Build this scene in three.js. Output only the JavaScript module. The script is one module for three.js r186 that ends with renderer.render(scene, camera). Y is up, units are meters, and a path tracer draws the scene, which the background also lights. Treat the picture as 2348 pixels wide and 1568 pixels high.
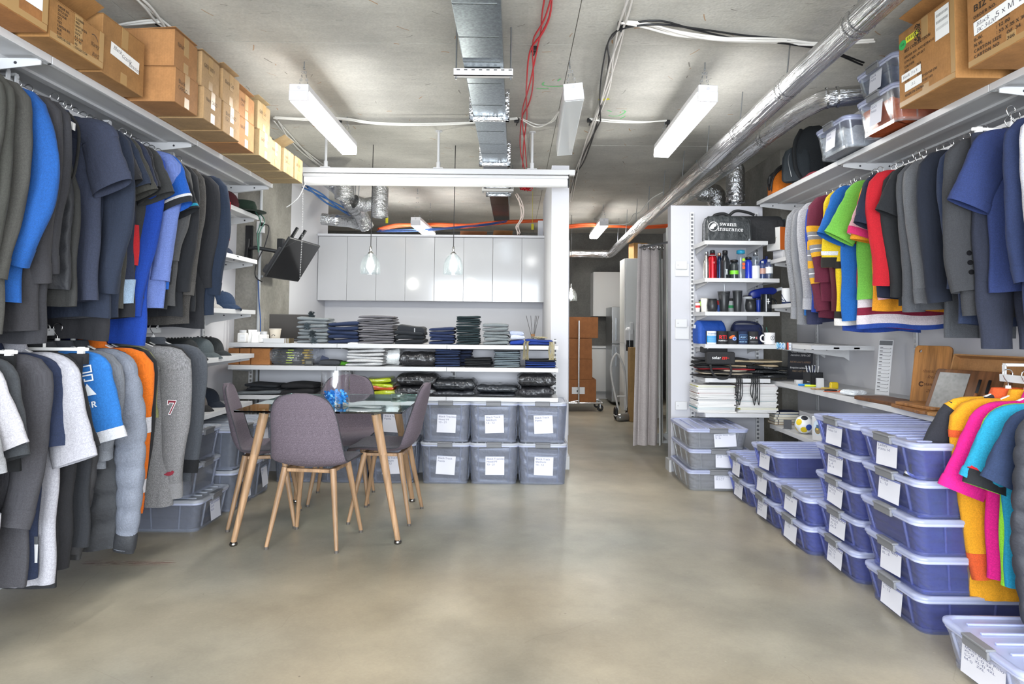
import * as THREE from 'three';
import { RoundedBoxGeometry } from 'three/addons/geometries/RoundedBoxGeometry.js';
import { mergeGeometries } from 'three/addons/utils/BufferGeometryUtils.js';
import { RectAreaLightUniformsLib } from 'three/addons/lights/RectAreaLightUniformsLib.js';

// ---------------------------------------------------------------- camera
const W = 2348, H = 1568, F = 1600, CX = 1180, CY = 667, EYE = 1.24, PITCH = 0.0475, ROLL = 0.0095;
const scene = new THREE.Scene();
const camera = new THREE.PerspectiveCamera(2 * Math.atan(H / 2 / F) * 180 / Math.PI, W / H, 0.05, 60);
camera.position.set(0, EYE, 0);
camera.rotation.set(PITCH, 0, ROLL, 'XYZ');
camera.setViewOffset(W, H, W / 2 - CX, H / 2 - CY, W, H);
camera.updateMatrixWorld(true);
const renderer = new THREE.WebGLRenderer({ antialias: true });
renderer.toneMapping = THREE.LinearToneMapping;
renderer.toneMappingExposure = 2.2;
renderer.shadowMap.enabled = true;
RectAreaLightUniformsLib.init();
// daylight outside the shop window behind the photographer
scene.background = new THREE.Color(0.85, 0.93, 1.0);
const TUBE = 14;         // luminance of the fluorescent diffusers
const DAY = 8;         // luminance of the daylight in the shop window
{
  const l = new THREE.RectAreaLight(new THREE.Color(0.86, 0.93, 1.0), DAY, 4.2, 2.1);
  l.name = 'shop_window_daylight'; l.position.set(0.05, 1.25, 2.34); l.rotation.set(0, 0, 0); l.lookAt(0.05, 1.25, -5);
  l.rotation.y += Math.PI * 0; scene.add(l);
}

// ---------------------------------------------------------------- helpers
const V = (x, y, z) => new THREE.Vector3(x, y, z);
let seed = 7;
const rnd = () => { seed = (seed * 1664525 + 1013904223) >>> 0; return seed / 4294967296; };
const rr = (a, b) => a + (b - a) * rnd();
const PI = Math.PI, sin = Math.sin, cos = Math.cos, lerp = (a, b, t) => a + (b - a) * t, clamp = (x, a, b) => Math.min(b, Math.max(a, x));
const smooth = (a, b, x) => { const t = clamp((x - a) / (b - a), 0, 1); return t * t * (3 - 2 * t); };
// a pixel of the photograph gives a direction; the distance comes from the plane that the thing touches
const ray = (px, py) => V((px - CX) / F, -(py - CY) / F, -1).applyQuaternion(camera.quaternion);
const atX = (px, py, x) => { const d = ray(px, py), t = x / d.x; return V(0, EYE, 0).addScaledVector(d, t); };
const atY = (px, py, y) => { const d = ray(px, py), t = (y - EYE) / d.y; return V(0, EYE, 0).addScaledVector(d, t); };
const atZ = (px, py, z) => { const d = ray(px, py), t = z / d.z; return V(0, EYE, 0).addScaledVector(d, t); };

const used = {};
const nm = (n) => { if (!(n in used)) { used[n] = 0; return n; } used[n]++; return n + '_' + String(used[n]).padStart(3, '0'); };
function clean(g) {
  let o = g.index ? g.toNonIndexed() : g;
  for (const k of Object.keys(o.attributes)) if (!['position', 'normal', 'uv'].includes(k)) o.deleteAttribute(k);
  if (!o.attributes.normal) o.computeVertexNormals();
  if (!o.attributes.uv) o.setAttribute('uv', new THREE.BufferAttribute(new Float32Array(o.attributes.position.count * 2), 2));
  o.morphAttributes = {}; return o;
}
const mg = (list) => { list = list.flat(9).filter(Boolean); if (list.length === 1) return list[0]; const g = mergeGeometries(list.map(clean)); g.userData.uv = list.every((x) => x.userData.uv); return g; };
function uvm(g) { // uv in metres, by the dominant axis of the normal
  if (g.userData.uv) return g;
  if (g.index) { const o = g.toNonIndexed(); g.copy(o); g.setIndex(null); }
  const p = g.attributes.position, n = g.attributes.normal, uv = new Float32Array(p.count * 2);
  for (let i = 0; i < p.count; i++) {
    const ax = Math.abs(n.getX(i)), ay = Math.abs(n.getY(i)), az = Math.abs(n.getZ(i));
    if (ay >= ax && ay >= az) { uv[i * 2] = p.getX(i); uv[i * 2 + 1] = p.getZ(i); } else if (ax >= az) { uv[i * 2] = p.getZ(i); uv[i * 2 + 1] = p.getY(i); } else { uv[i * 2] = p.getX(i); uv[i * 2 + 1] = p.getY(i); }
  }
  g.setAttribute('uv', new THREE.BufferAttribute(uv, 2)); g.userData.uv = true; return g;
}
const keepUv = (g) => { g.userData.uv = true; return g; };
const bx = (w, h, d, x = 0, y = 0, z = 0, r = 0) => (r ? new RoundedBoxGeometry(w, h, d, 2, Math.min(r, w / 2.01, h / 2.01, d / 2.01)) : new THREE.BoxGeometry(w, h, d)).translate(x, y, z);
const bb = (x0, x1, y0, y1, z0, z1, r = 0) => bx(Math.abs(x1 - x0), Math.abs(y1 - y0), Math.abs(z1 - z0), (x0 + x1) / 2, (y0 + y1) / 2, (z0 + z1) / 2, r);
const cyl = (r0, r1, h, x = 0, y = 0, z = 0, n = 20) => new THREE.CylinderGeometry(r1, r0, h, n).translate(x, y + h / 2, z); // r0 at the foot
function rod(a, b, r0, r1 = r0, n = 12) { // tapered bar from a to b
  const d = b.clone().sub(a), g = new THREE.CylinderGeometry(r1, r0, d.length(), n);
  g.applyQuaternion(new THREE.Quaternion().setFromUnitVectors(V(0, 1, 0), d.clone().normalize())); const m = a.clone().add(b).multiplyScalar(0.5); return g.translate(m.x, m.y, m.z);
}
const tube = (pts, r, n = 24, k = 8, closed = false) => new THREE.TubeGeometry(new THREE.CatmullRomCurve3(pts, closed), n, r, k, closed);
const lathe = (pts, n = 28) => new THREE.LatheGeometry(pts.map((p) => new THREE.Vector2(p[0], p[1])), n);
function extr(pts, depth, bevel = 0, holes = []) {
  const s = new THREE.Shape(pts.map((p) => new THREE.Vector2(p[0], p[1])));
  for (const h of holes) s.holes.push(new THREE.Path(h.map((p) => new THREE.Vector2(p[0], p[1]))));
  return new THREE.ExtrudeGeometry(s, { depth: depth - 2 * bevel, bevelEnabled: bevel > 0, bevelSize: bevel, bevelThickness: bevel, bevelSegments: 2, curveSegments: 10 }).translate(0, 0, bevel);
}
// loft: rings of equal length; u runs round the ring, v along the rings; uv in metres
function loft(rings, { closed = true, cap0 = false, cap1 = false, uvs = true } = {}) {
  const n = rings[0].length, m = rings.length, cols = closed ? n + 1 : n, pos = [], uv = [], idx = [];
  let v = 0; const L = [0]; const mid = rings[m >> 1]; for (let i = 1; i <= n; i++) L.push(L[i - 1] + mid[i % n].distanceTo(mid[i - 1]));
  for (let j = 0; j < m; j++) {
    if (j) v += rings[j][0].distanceTo(rings[j - 1][0]);
    for (let i = 0; i < cols; i++) { const p = rings[j][i % n]; pos.push(p.x, p.y, p.z); uv.push(L[i], v); }
  }
  for (let j = 0; j < m - 1; j++) for (let i = 0; i < cols - 1; i++) { const a = j * cols + i, b = a + 1, c = a + cols, d = c + 1; idx.push(a, b, c, b, d, c); }
  for (const [on, j, f] of [[cap0, 0, 1], [cap1, m - 1, 0]]) if (on) {
    const c = V(0, 0, 0); rings[j].forEach((p) => c.add(p)); c.divideScalar(n); const k = pos.length / 3; pos.push(c.x, c.y, c.z); uv.push(0, 0);
    for (let i = 0; i < n; i++) { const p = rings[j][i]; pos.push(p.x, p.y, p.z); uv.push(p.x, p.z); }
    for (let i = 0; i < n; i++) { const a = k + 1 + i, b = k + 1 + ((i + 1) % n); f ? idx.push(k, b, a) : idx.push(k, a, b); }
  }
  const g = new THREE.BufferGeometry(); g.setAttribute('position', new THREE.Float32BufferAttribute(pos, 3)); g.setAttribute('uv', new THREE.Float32BufferAttribute(uv, 2)); g.setIndex(idx); g.computeVertexNormals();
  if (closed) { const nn = g.attributes.normal; for (let j = 0; j < m; j++) { const a = j * cols, b = a + cols - 1, s = V(nn.getX(a) + nn.getX(b), nn.getY(a) + nn.getY(b), nn.getZ(a) + nn.getZ(b)).normalize(); nn.setXYZ(a, s.x, s.y, s.z); nn.setXYZ(b, s.x, s.y, s.z); } }
  return keepUv(g);
}
function rrect(w, d, r, y = 0, k = 4, ox = 0, oz = 0) { // rounded rectangle ring in the xz plane
  const o = []; r = Math.min(r, w / 2 - 1e-4, d / 2 - 1e-4);
  for (const [sx, sz, a0] of [[1, 1, 0], [-1, 1, 1], [-1, -1, 2], [1, -1, 3]]) for (let i = 0; i <= k; i++) { const a = (a0 + i / k) * PI / 2; o.push(V(ox + sx * (w / 2 - r) + r * cos(a), y, oz + sz * (d / 2 - r) + r * sin(a))); }
  return o.reverse();
}
function part(parent, name, geo, mat) { const m = new THREE.Mesh(uvm(Array.isArray(geo) ? mg(geo) : geo), mat); m.name = name; m.castShadow = m.receiveShadow = true; parent.add(m); return m; }
function tag(o, label, category, group, kind) { if (label) o.userData.label = label; if (category) o.userData.category = category; if (group) o.userData.group = group; if (kind) o.userData.kind = kind; return o; }
function thing(name, label, category, pos = [0, 0, 0], turn = 0, group) { const g = new THREE.Group(); g.name = nm(name); pos.isVector3 ? g.position.copy(pos) : g.position.set(...pos); g.rotation.y = turn; scene.add(g); return tag(g, label, category, group); }
function solo(name, label, category, geo, mat, group, pos, turn = 0) { const m = part(scene, nm(name), geo, mat); if (pos) pos.isVector3 ? m.position.copy(pos) : m.position.set(...pos); m.rotation.y = turn; return tag(m, label, category, group); }
function struct(name, geo, mat, label) { const m = part(scene, name, geo, mat); m.userData.kind = 'structure'; m.userData.label = label; m.userData.category = name.split('_')[0]; return m; }

// ---------------------------------------------------------------- textures
function noiseTile(n, cells, oct, s) { // tileable fractal value noise, 0..1
  let sd = s; const r = () => { sd = (sd * 1664525 + 1013904223) >>> 0; return sd / 4294967296; };
  const out = new Float32Array(n * n); let amp = 1, sum = 0;
  for (let o = 0, c = cells; o < oct; o++, c *= 2, amp *= 0.55) {
    const g = Float32Array.from({ length: c * c }, r); sum += amp;
    for (let y = 0; y < n; y++) { const fy = y / n * c, y0 = fy | 0, ty = fy - y0, sy = ty * ty * (3 - 2 * ty); for (let x = 0; x < n; x++) { const fx = x / n * c, x0 = fx | 0, tx = fx - x0, sx = tx * tx * (3 - 2 * tx), x1 = (x0 + 1) % c, y1 = (y0 + 1) % c; out[y * n + x] += amp * lerp(lerp(g[y0 * c + x0], g[y0 * c + x1], sx), lerp(g[y1 * c + x0], g[y1 * c + x1], sx), sy); } }
  }
  for (let i = 0; i < out.length; i++) out[i] /= sum; return out;
}
function dataTex(n, fn, srgb = true, metres = 1) {
  const d = new Uint8Array(n * n * 4); for (let i = 0; i < n * n; i++) { const c = fn(i % n, (i / n) | 0, i); d[i * 4] = clamp(c[0], 0, 255); d[i * 4 + 1] = clamp(c[1], 0, 255); d[i * 4 + 2] = clamp(c[2], 0, 255); d[i * 4 + 3] = 255; }
  const t = new THREE.DataTexture(d, n, n); t.magFilter = THREE.LinearFilter; t.wrapS = t.wrapT = THREE.RepeatWrapping; if (srgb) t.colorSpace = THREE.SRGBColorSpace; t.repeat.set(1 / metres, 1 / metres); t.needsUpdate = true; return t;
}
function canvasTex(w, h, draw) { const c = document.createElement('canvas'); c.width = w; c.height = h; const x = c.getContext('2d'); draw(x, w, h); const t = new THREE.CanvasTexture(c); t.colorSpace = THREE.SRGBColorSpace; t.anisotropy = 4; return t; }
const N1 = noiseTile(512, 4, 7, 11), N2 = noiseTile(512, 8, 6, 29), N3 = noiseTile(256, 64, 2, 53), N4 = noiseTile(512, 3, 3, 71);
const n3 = (x, y) => N3[(y & 255) * 256 + (x & 255)];
// streaky fine noise for concrete formwork
const streak = (x, y) => N2[((y * 5) & 511) * 512 + ((x >> 1) & 511)];
const ceilTex = canvasTex(1024, 1024, (c) => {
  const im = c.createImageData(1024, 1024);
  for (let i = 0; i < 1048576; i++) { const x = i & 1023, y = i >> 10, a = N1[((y >> 1) & 511) * 512 + ((x >> 1) & 511)], b = streak(x, y), g = n3(x, y), k = N4[((y >> 1)) * 512 + (x >> 1)]; let v = 217 + (a - 0.5) * 78 + (b - 0.5) * 12 + (g - 0.5) * 20 + (k - .5) * 34; im.data[i * 4] = v; im.data[i * 4 + 1] = v * 0.992; im.data[i * 4 + 2] = v * 0.972; im.data[i * 4 + 3] = 255; }
  c.putImageData(im, 0, 0);
  for (let i = 0; i < 64; i++) { c.strokeStyle = ['rgba(186,112,46,.7)', 'rgba(160,100,54,.5)', 'rgba(70,64,56,.5)'][i % 3]; c.lineWidth = rr(1, 3); c.beginPath(); const x = rr(0, 1024), y = rr(0, 1024), a = rr(0, 6), l = rr(4, 16); c.moveTo(x, y); c.quadraticCurveTo(x + l * cos(a) + rr(-5, 5), y + l * sin(a), x + 2 * l * cos(a), y + 2 * l * sin(a) + rr(-6, 6)); c.stroke(); }
  for (let i = 0; i < 260; i++) { c.fillStyle = `rgba(70,66,58,${rr(.08, .35)})`; c.fillRect(rr(0, 1024), rr(0, 1024), rr(2, 22), rr(1, 2.2)); }
});
ceilTex.wrapS = ceilTex.wrapT = THREE.RepeatWrapping; ceilTex.repeat.set(1 / 2.6, 1 / 2.6);
const concBump = dataTex(512, (x, y, i) => { const v = 128 + (N2[i] - .5) * 180 + (n3(x, y) - .5) * 70; return [v, v, v]; }, false, 1.3);
const concTex = dataTex(512, (x, y, i) => { const v = 178 + (N1[i] - .5) * 80 + (n3(x, y) - .5) * 24 + (N2[i] - .5) * 40; return [v, v * 0.99, v * 0.97]; }, true, 1.7);
const floorTex = canvasTex(2048, 2048, (c) => {
  const im = c.createImageData(2048, 2048);
  for (let i = 0; i < 4194304; i++) { const x = i & 2047, y = i >> 11, a = N1[(y >> 2) * 512 + (x >> 2)], b = N2[((y >> 1) & 511) * 512 + ((x >> 1) & 511)], k = N4[(y >> 2) * 512 + (x >> 2)], g = n3(x, y); const v = 176 + (a - .5) * 84 + (b - .5) * 44 + (g - .5) * 9, t = (k - .5) * 40; im.data[i * 4] = v + t; im.data[i * 4 + 1] = v * .978 + t * .3; im.data[i * 4 + 2] = v * .918 - t * .5; im.data[i * 4 + 3] = 255; }
  c.putImageData(im, 0, 0);
  for (let i = 0; i < 70; i++) { c.fillStyle = `rgba(225,220,205,${rr(.2, .55)})`; c.beginPath(); c.ellipse(rr(0, 2048), rr(0, 2048), rr(.8, 3), rr(.8, 2), rr(0, 3), 0, 7); c.fill(); }
  for (let i = 0; i < 60; i++) { c.fillStyle = `rgba(70,62,50,${rr(.15, .5)})`; c.beginPath(); c.ellipse(rr(0, 2048), rr(0, 2048), rr(.8, 3), rr(.8, 2), rr(0, 3), 0, 7); c.fill(); }
  for (let i = 0; i < 70; i++) { c.strokeStyle = `rgba(${i % 2 ? '95,82,64' : '205,198,182'},${rr(.05, .2)})`; c.lineWidth = rr(.6, 1.8); c.beginPath(); let x = rr(0, 2048), y = rr(0, 2048); c.moveTo(x, y); const a = rr(0, 6.3); for (let k = 0; k < 4; k++) { x += cos(a + rr(-.5, .5)) * 45; y += sin(a + rr(-.5, .5)) * 45; c.lineTo(x, y); } c.stroke(); }
});
floorTex.wrapS = floorTex.wrapT = THREE.RepeatWrapping; floorTex.repeat.set(1 / 4.1, 1 / 4.1);
const floorRough = dataTex(512, (x, y, i) => { const v = 100 + (N1[i] - .5) * 70 + (N2[i] - .5) * 24; return [v, v, v]; }, false, 2.3);
const weave = dataTex(256, (x, y) => { const v = 222 + (n3(x, y) - .5) * 54 + (((x >> 1) + (y >> 1)) & 1 ? 6 : -6); return [v, v, v]; }, true, 0.16);
const weaveBump = dataTex(256, (x, y) => { const v = 128 + (((x >> 1) + (y >> 1)) & 1 ? 22 : -22) + (n3(x * 3, y * 3) - .5) * 90; return [v, v, v]; }, false, 0.16);
const drape = dataTex(512, (x, y, i) => { const a = N1[((y >> 1) & 511) * 512 + ((x * 2) & 511)], b = N2[((y >> 1) & 511) * 512 + (x & 511)], v = 128 + (Math.abs(a - .5) * 4 - .6) * 95 + (b - .5) * 90; return [v, v, v]; }, false, .62);
const marle = dataTex(256, (x, y) => { const v = 205 + (n3(x * 2, y * 2) - .5) * 150; return [v, v, v]; }, true, 0.2);
const crinkle = dataTex(512, (x, y, i) => { const v = 128 + (Math.abs(N2[i] - .5) * 4 - .5) * 160 + (Math.abs(N1[i] - .5) * 3 - .3) * 120; return [v, v, v]; }, false, 0.55);
const cardTex = dataTex(256, (x, y, i) => { const v = 226 + (n3(x, y) - .5) * 22 + (N2[((y * 2) & 511) * 512 + ((x * 2) & 511)] - .5) * 40 + sin(x * .785) * 2; return [v, v, v]; }, true, 0.4);
const woodTex = dataTex(256, (x, y) => { const n = N2[((y >> 1) & 511) * 512 + ((x * 6) & 511)], v = 205 + (n - .5) * 110 + (n3(x * 2, y >> 3) - .5) * 40; return [v, v * .97, v * .93]; }, true, 0.5);

// ---------------------------------------------------------------- materials
const mats = {};
function std(hex, o = {}) { const k = hex + Object.entries(o).map(([a, b]) => a + (b && b.isTexture ? b.uuid : b && b.isColor ? b.getHex() : b)).join(); if (!mats[k]) { mats[k] = new THREE.MeshPhysicalMaterial({ color: hex, roughness: .6, ...o }); } return mats[k]; }
const fab = (hex, o = {}) => std(hex, { roughness: .92, map: weave, bumpMap: drape, bumpScale: .007, sheen: .12, sheenColor: new THREE.Color(0.12, 0.12, 0.13), sheenRoughness: .6, ...o });
const nylon = (hex) => std(hex, { roughness: .68, map: weave, bumpMap: crinkle, bumpScale: .003 });
const wrap = (hex) => std(hex, { roughness: .6, map: weave, clearcoat: .8, clearcoatRoughness: .2, bumpMap: crinkle, bumpScale: .01 });
const white = std('#cccccd', { roughness: .42 }), whiteWall = std('#cfcfd4', { roughness: .8, bumpMap: concBump, bumpScale: .0004 }), gloss = std('#b9b9bc', { roughness: .09 });
const chrome = std('#d8d8d8', { roughness: .16, metalness: 1 }), steel = std('#a9acb0', { roughness: .34, metalness: 1 }), hangerM = std('#eceae8', { roughness: .38 });
const blackP = std('#1d1d1f', { roughness: .45 }), concrete = std('#c2c0ba', { roughness: .86, map: concTex, bumpMap: concBump, bumpScale: .004 });
const card = (hex) => std(hex, { roughness: .82, map: cardTex }), wood = (hex) => std(hex, { roughness: .5, map: woodTex });
const clear = std('#c3ccf6', { roughness: .2, transmission: .9, ior: 1.45 }), cleanP = std('#dde2ee', { roughness: .16, transmission: .84, ior: 1.45 }), film = std('#f4f6fa', { roughness: .12, transmission: .93, bumpMap: crinkle, bumpScale: .01 });
const glassM = std('#ffffff', { roughness: .02, transmission: 1 });
const foil = std('#cfd0d2', { roughness: .24, metalness: 1, bumpMap: crinkle, bumpScale: .008 }), galv = std('#a9b4bc', { roughness: .3, metalness: 1, map: dataTex(256, (x, y, i) => { const q = N3[((y >> 1) & 255) * 256 + ((x >> 1) & 255)], v = 205 + (q - .5) * 60; return [v, v, v]; }, true, .3) });
function decal(parent, name, w, h, pos, rot, tex, o = {}) { // a flat print or paper label at its real place
  const g = keepUv(new THREE.PlaneGeometry(w, h)), m = new THREE.Mesh(g, new THREE.MeshStandardMaterial({ map: tex, roughness: .75, transparent: !!o.clear, ...(o.m || {}) })); m.name = name; pos.isVector3 ? m.position.copy(pos) : m.position.set(...pos); m.rotation.set(...rot); parent.add(m); m.receiveShadow = true; if (o.label) m.userData.label = o.label; return m;
}
const write = (w, h, lines, { bg = null, fg = '#222', font = 'sans-serif', size = 40, align = 'left', x = 10, y = 8, lh = 1.12, bold = false, tilt = 0 } = {}) => canvasTex(w, h, (c) => {
  if (bg) { c.fillStyle = bg; c.fillRect(0, 0, w, h); } else c.clearRect(0, 0, w, h);
  c.textBaseline = 'top'; c.textAlign = align; c.translate(align === 'center' ? w / 2 : x, y); c.rotate(tilt); let yy = 0;
  for (const l of lines) { const [t, o = {}] = Array.isArray(l) ? l : [l]; const s = o.size || size; c.font = `${o.bold ?? bold ? 'bold ' : ''}${o.italic ? 'italic ' : ''}${s}px ${o.font || font}`; c.fillStyle = o.fg || fg; c.fillText(t, o.x || 0, yy); yy += s * lh; }
});
// ---------------------------------------------------------------- the room
const XL = -2.35, XR = 2.55, CEIL = 2.85, ZB = -12.2, ZF = 2.4;
struct('floor', bb(-3.4, 4.2, -0.15, 0, ZB - .2, ZF + .2), std('#e0dcd2', { map: floorTex, roughness: 1, roughnessMap: floorRough, bumpMap: concBump, bumpScale: .0004 }), 'polished concrete floor with mottled patches and scratches');
{ // cast ceiling: formwork bays with open joints
  const g = new THREE.Group(); g.name = 'ceiling'; tag(g, 'raw concrete ceiling with formwork joints and rust flecks', 'ceiling', null, 'structure'); scene.add(g);
  const cm = std('#e2e1dc', { roughness: .88, map: ceilTex, bumpMap: concBump, bumpScale: .003 });
  part(g, 'slab', bb(-3.4, 4.2, CEIL + .012, CEIL + .25, ZB - .2, ZF + .2), std('#77746c', { roughness: .9 }));
  const zs = [ZF + .2, .9, -.7, -2.35, -3.95, -5.47, -6.2, -7.7, -9.3, -10.8, ZB - .2], xs = [-3.4, -2.05, .32, 1.86, 4.2];
  for (let i = 0; i < zs.length - 1; i++) for (let j = 0; j < 4; j++) part(g, 'panel', bb(xs[j] + .002, xs[j + 1] - .002, CEIL + rr(0, .002), CEIL + .03, zs[i] - .002, zs[i + 1] + .002), cm);
}
struct('wall_left', bb(XL - .15, XL, 0, CEIL + .05, ZF, -6.1), whiteWall, 'white plastered wall behind the hanging rail and cap shelves');
{ const g = new THREE.Group(); g.name = 'column_left'; tag(g, 'bare concrete column with pitted edge beside the cap shelves', 'column', null, 'structure'); scene.add(g); part(g, 'shaft', bb(XL - .1, -2.14, 0, CEIL + .02, -5.86, -6.62), concrete); }
struct('wall_kitchen_left', bb(XL - .15, -2.145, 0, CEIL + .05, -6.622, -7.95), whiteWall, 'white side wall of the kitchenette');
struct('wall_kitchen_back', bb(-2.3, .62, 0, 2.2, -7.9, -8.02), whiteWall, 'white kitchenette wall that stops short of the ceiling');
struct('trim_1', bb(.26, .46, 2.2, 2.42, -7.9, -8.02), whiteWall, 'short raised white block at the end of the kitchenette wall');
struct('wall_pier', bb(.316, .468, 0, 2.63, -6.05, -7.9), whiteWall, 'slim white pier wall stopping below the ceiling');
struct('baseboard_pier', [bb(.3, .484, 0, .11, -6.035, -6.07, .004), bb(.468, .484, 0, .11, -6.05, -7.9)], white, 'white skirting round the foot of the pier');
struct('wall_half', bb(-2.13, .315, 0, 1.02, -5.87, -5.99), whiteWall, 'white half wall behind the clothes shelves');
struct('wall_right', bb(XR, XR + .15, 0, CEIL + .05, ZF, -6.3), whiteWall, 'white wall behind the right hanging rail and shelves');
struct('wall_right_concrete', bb(2.41, XR + .2, 0, CEIL + .05, -6.3, -7.4), concrete, 'bare concrete wall stretch in the right corner');
{ const g = new THREE.Group(); g.name = 'wall_partition'; tag(g, 'white partition panel carrying the drinkware shelves', 'wall', null, 'structure'); scene.add(g);
  part(g, 'panel', bb(1.345, 2.14, 0, 2.28, -6.0, -6.12, .003), std('#bebec4', { roughness: .5 }));
  part(g, 'skirting', bb(1.325, 1.345, 0, .1, -5.98, -6.13), white);
  for (const y of [1.72, 1.18, .4]) part(g, 'batten', bb(1.38, 1.5, y - .055, y + .055, -6.0, -5.99, .003), white);
}
struct('wall_back', bb(-3.4, 4.2, 0, CEIL + .05, ZB, ZB - .2), std('#9a9a98', { roughness: .86, map: concTex, bumpMap: concBump, bumpScale: .004 }), 'dark bare concrete wall at the far end');
struct('wall_back_left', bb(-3.6, -3.4, 0, CEIL + .05, -7.9, ZB), whiteWall, 'white side wall of the far store room');
struct('wall_back_right', bb(2.6, 2.8, 0, CEIL + .05, -7.4, ZB), whiteWall, 'white side wall of the far room');
// fitting room behind the curtain
struct('wall_fitting_room', [bb(1.64, 2.6, 0, 2.3, -7.45, -7.55), bb(1.63, 1.66, 0, .1, -7.40, -7.56)], std('#dfe6e4', { roughness: .55 }), 'pale wall of the fitting room behind the curtain');
// the shop front behind the photographer: wall with a glazed opening
struct('wall_front', [bb(XL - .15, -2.05, 0, CEIL + .05, ZF, ZF + .15), bb(2.15, XR + .15, 0, CEIL + .05, ZF, ZF + .15), bb(-2.05, 2.15, 2.3, CEIL + .05, ZF, ZF + .15), bb(-2.05, 2.15, 0, .2, ZF, ZF + .15)], whiteWall, 'white shop front wall around the window');
{ const g = new THREE.Group(); g.name = 'window_1'; tag(g, 'shop window with slim frame behind the photographer', 'window', null, 'structure'); scene.add(g);
  for (let i = 0; i < 3; i++) part(g, 'pane', bb(-2.05 + i * 1.4 + .02, -2.05 + (i + 1) * 1.4 - .02, .22, 2.28, ZF + .06, ZF + .066), glassM);
  for (let i = 0; i < 4; i++) part(g, 'mullion', bx(.05, 2.1, .06, -2.05 + i * 1.4, 1.25, ZF + .06), std('#55585c', { roughness: .4, metalness: .6 }));
}
struct('trim_2', bb(-2.13, .3, 1.02, 1.075, -5.86, -6.5, .006), std('#5c5c60', { roughness: .35 }), 'dark grey raised counter on the half wall');
struct('trim_3', bb(-2.13, .3, .94, 1.0, -6.5, -7.9), std('#6d6d70', { roughness: .4 }), 'grey kitchenette benchtop');
// ---------------------------------------------------------------- lamps
const glowT = new THREE.MeshStandardMaterial({ color: '#f4f6f8', emissive: new THREE.Color(1, 1, .99), emissiveIntensity: 9, roughness: .5 });
const tubeOff = std('#dfe4e6', { roughness: .35 });
function batten(label, x0, z0, x1, z1, y, lit, tilt = 0) {
  const L = Math.hypot(x1 - x0, z1 - z0), g = thing('batten_light', label, 'light', [(x0 + x1) / 2, y, (z0 + z1) / 2], Math.atan2(x0 - x1, z0 - z1), 'suspended batten lights');
  g.rotation.order = 'YXZ'; g.rotation.z = tilt;
  part(g, 'housing', bx(.116, .044, L, 0, .08, 0, .004), std('#e2e0e2', { roughness: .45 }));
  const d = part(g, 'diffuser', extr([[-.052, 0], [.052, 0], [.058, .012], [.058, .058], [-.058, .058], [-.058, .012]], L - .03, .002).translate(0, 0, -(L - .03) / 2), lit ? glowT : tubeOff);
  for (const s of [-1, 1]) {
    const c = part(g, 'end_cap', bx(.119, .062, .014, 0, .031, s * (L / 2 - .005), .003), std('#d6d4d6', { roughness: .45 }));
    part(c, 'sensor', new THREE.CylinderGeometry(.01, .01, .004, 18).rotateX(PI / 2).translate(0, .08, s * (L / 2 + .001)), std('#c9c7ca', { roughness: .4 }));
    const h = [], top = CEIL - y; for (let i = 0; i < 6; i++) for (const q of [-1, 1]) { const t = (i + .5) / 6, a = V(q * .032 * (1 - t), lerp(.1, top - .03, t), s * (L / 2 - .1)); h.push(new THREE.TorusGeometry(.0075, .0016, 5, 8).rotateY(i % 2 ? PI / 2 : 0).translate(a.x, a.y, a.z)); }
    h.push(rod(V(0, top - .04, s * (L / 2 - .1)), V(0, top, s * (L / 2 - .1)), .004)); part(g, 'chain', h, steel);
  }
  if (lit) { const l = new THREE.RectAreaLight(0xfffdf8, TUBE * lit, .1, L - .05); l.position.set(0, -.004, 0); l.rotation.x = -PI / 2; g.add(l); }
  return g;
}
batten('lit batten light hanging beside the stacked cartons', -1.315, -4.15, -1.325, -5.5, 2.575, 1);
batten('unlit batten light hanging tilted near the red cables', .345, -4.09, .385, -5.46, 2.575, 0, .1);
batten('lit batten light hanging beside the silver ducts', 1.14, -4.1, 1.155, -5.5, 2.575, 1, -.04);
{ const a = atZ(967, 525, -8.6); batten('lit batten light above the kitchenette wall cupboards', a.x - .02, -8.2, a.x + .02, -9.4, atZ(950, 517, -8.2).y, 1); }
{ const a = atZ(1385, 518, -9.2); batten('lit batten light over the passage to the far room', a.x, -9.2, a.x + .02, -10.6, a.y, 1); }
for (const [x, s] of [[-1.3, 'by the left rail'], [.35, 'in the middle row'], [1.15, 'by the right rail']]) batten('lit batten light behind the photographer ' + s, x, .35, x, -1.05, 2.575, 1);

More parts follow.
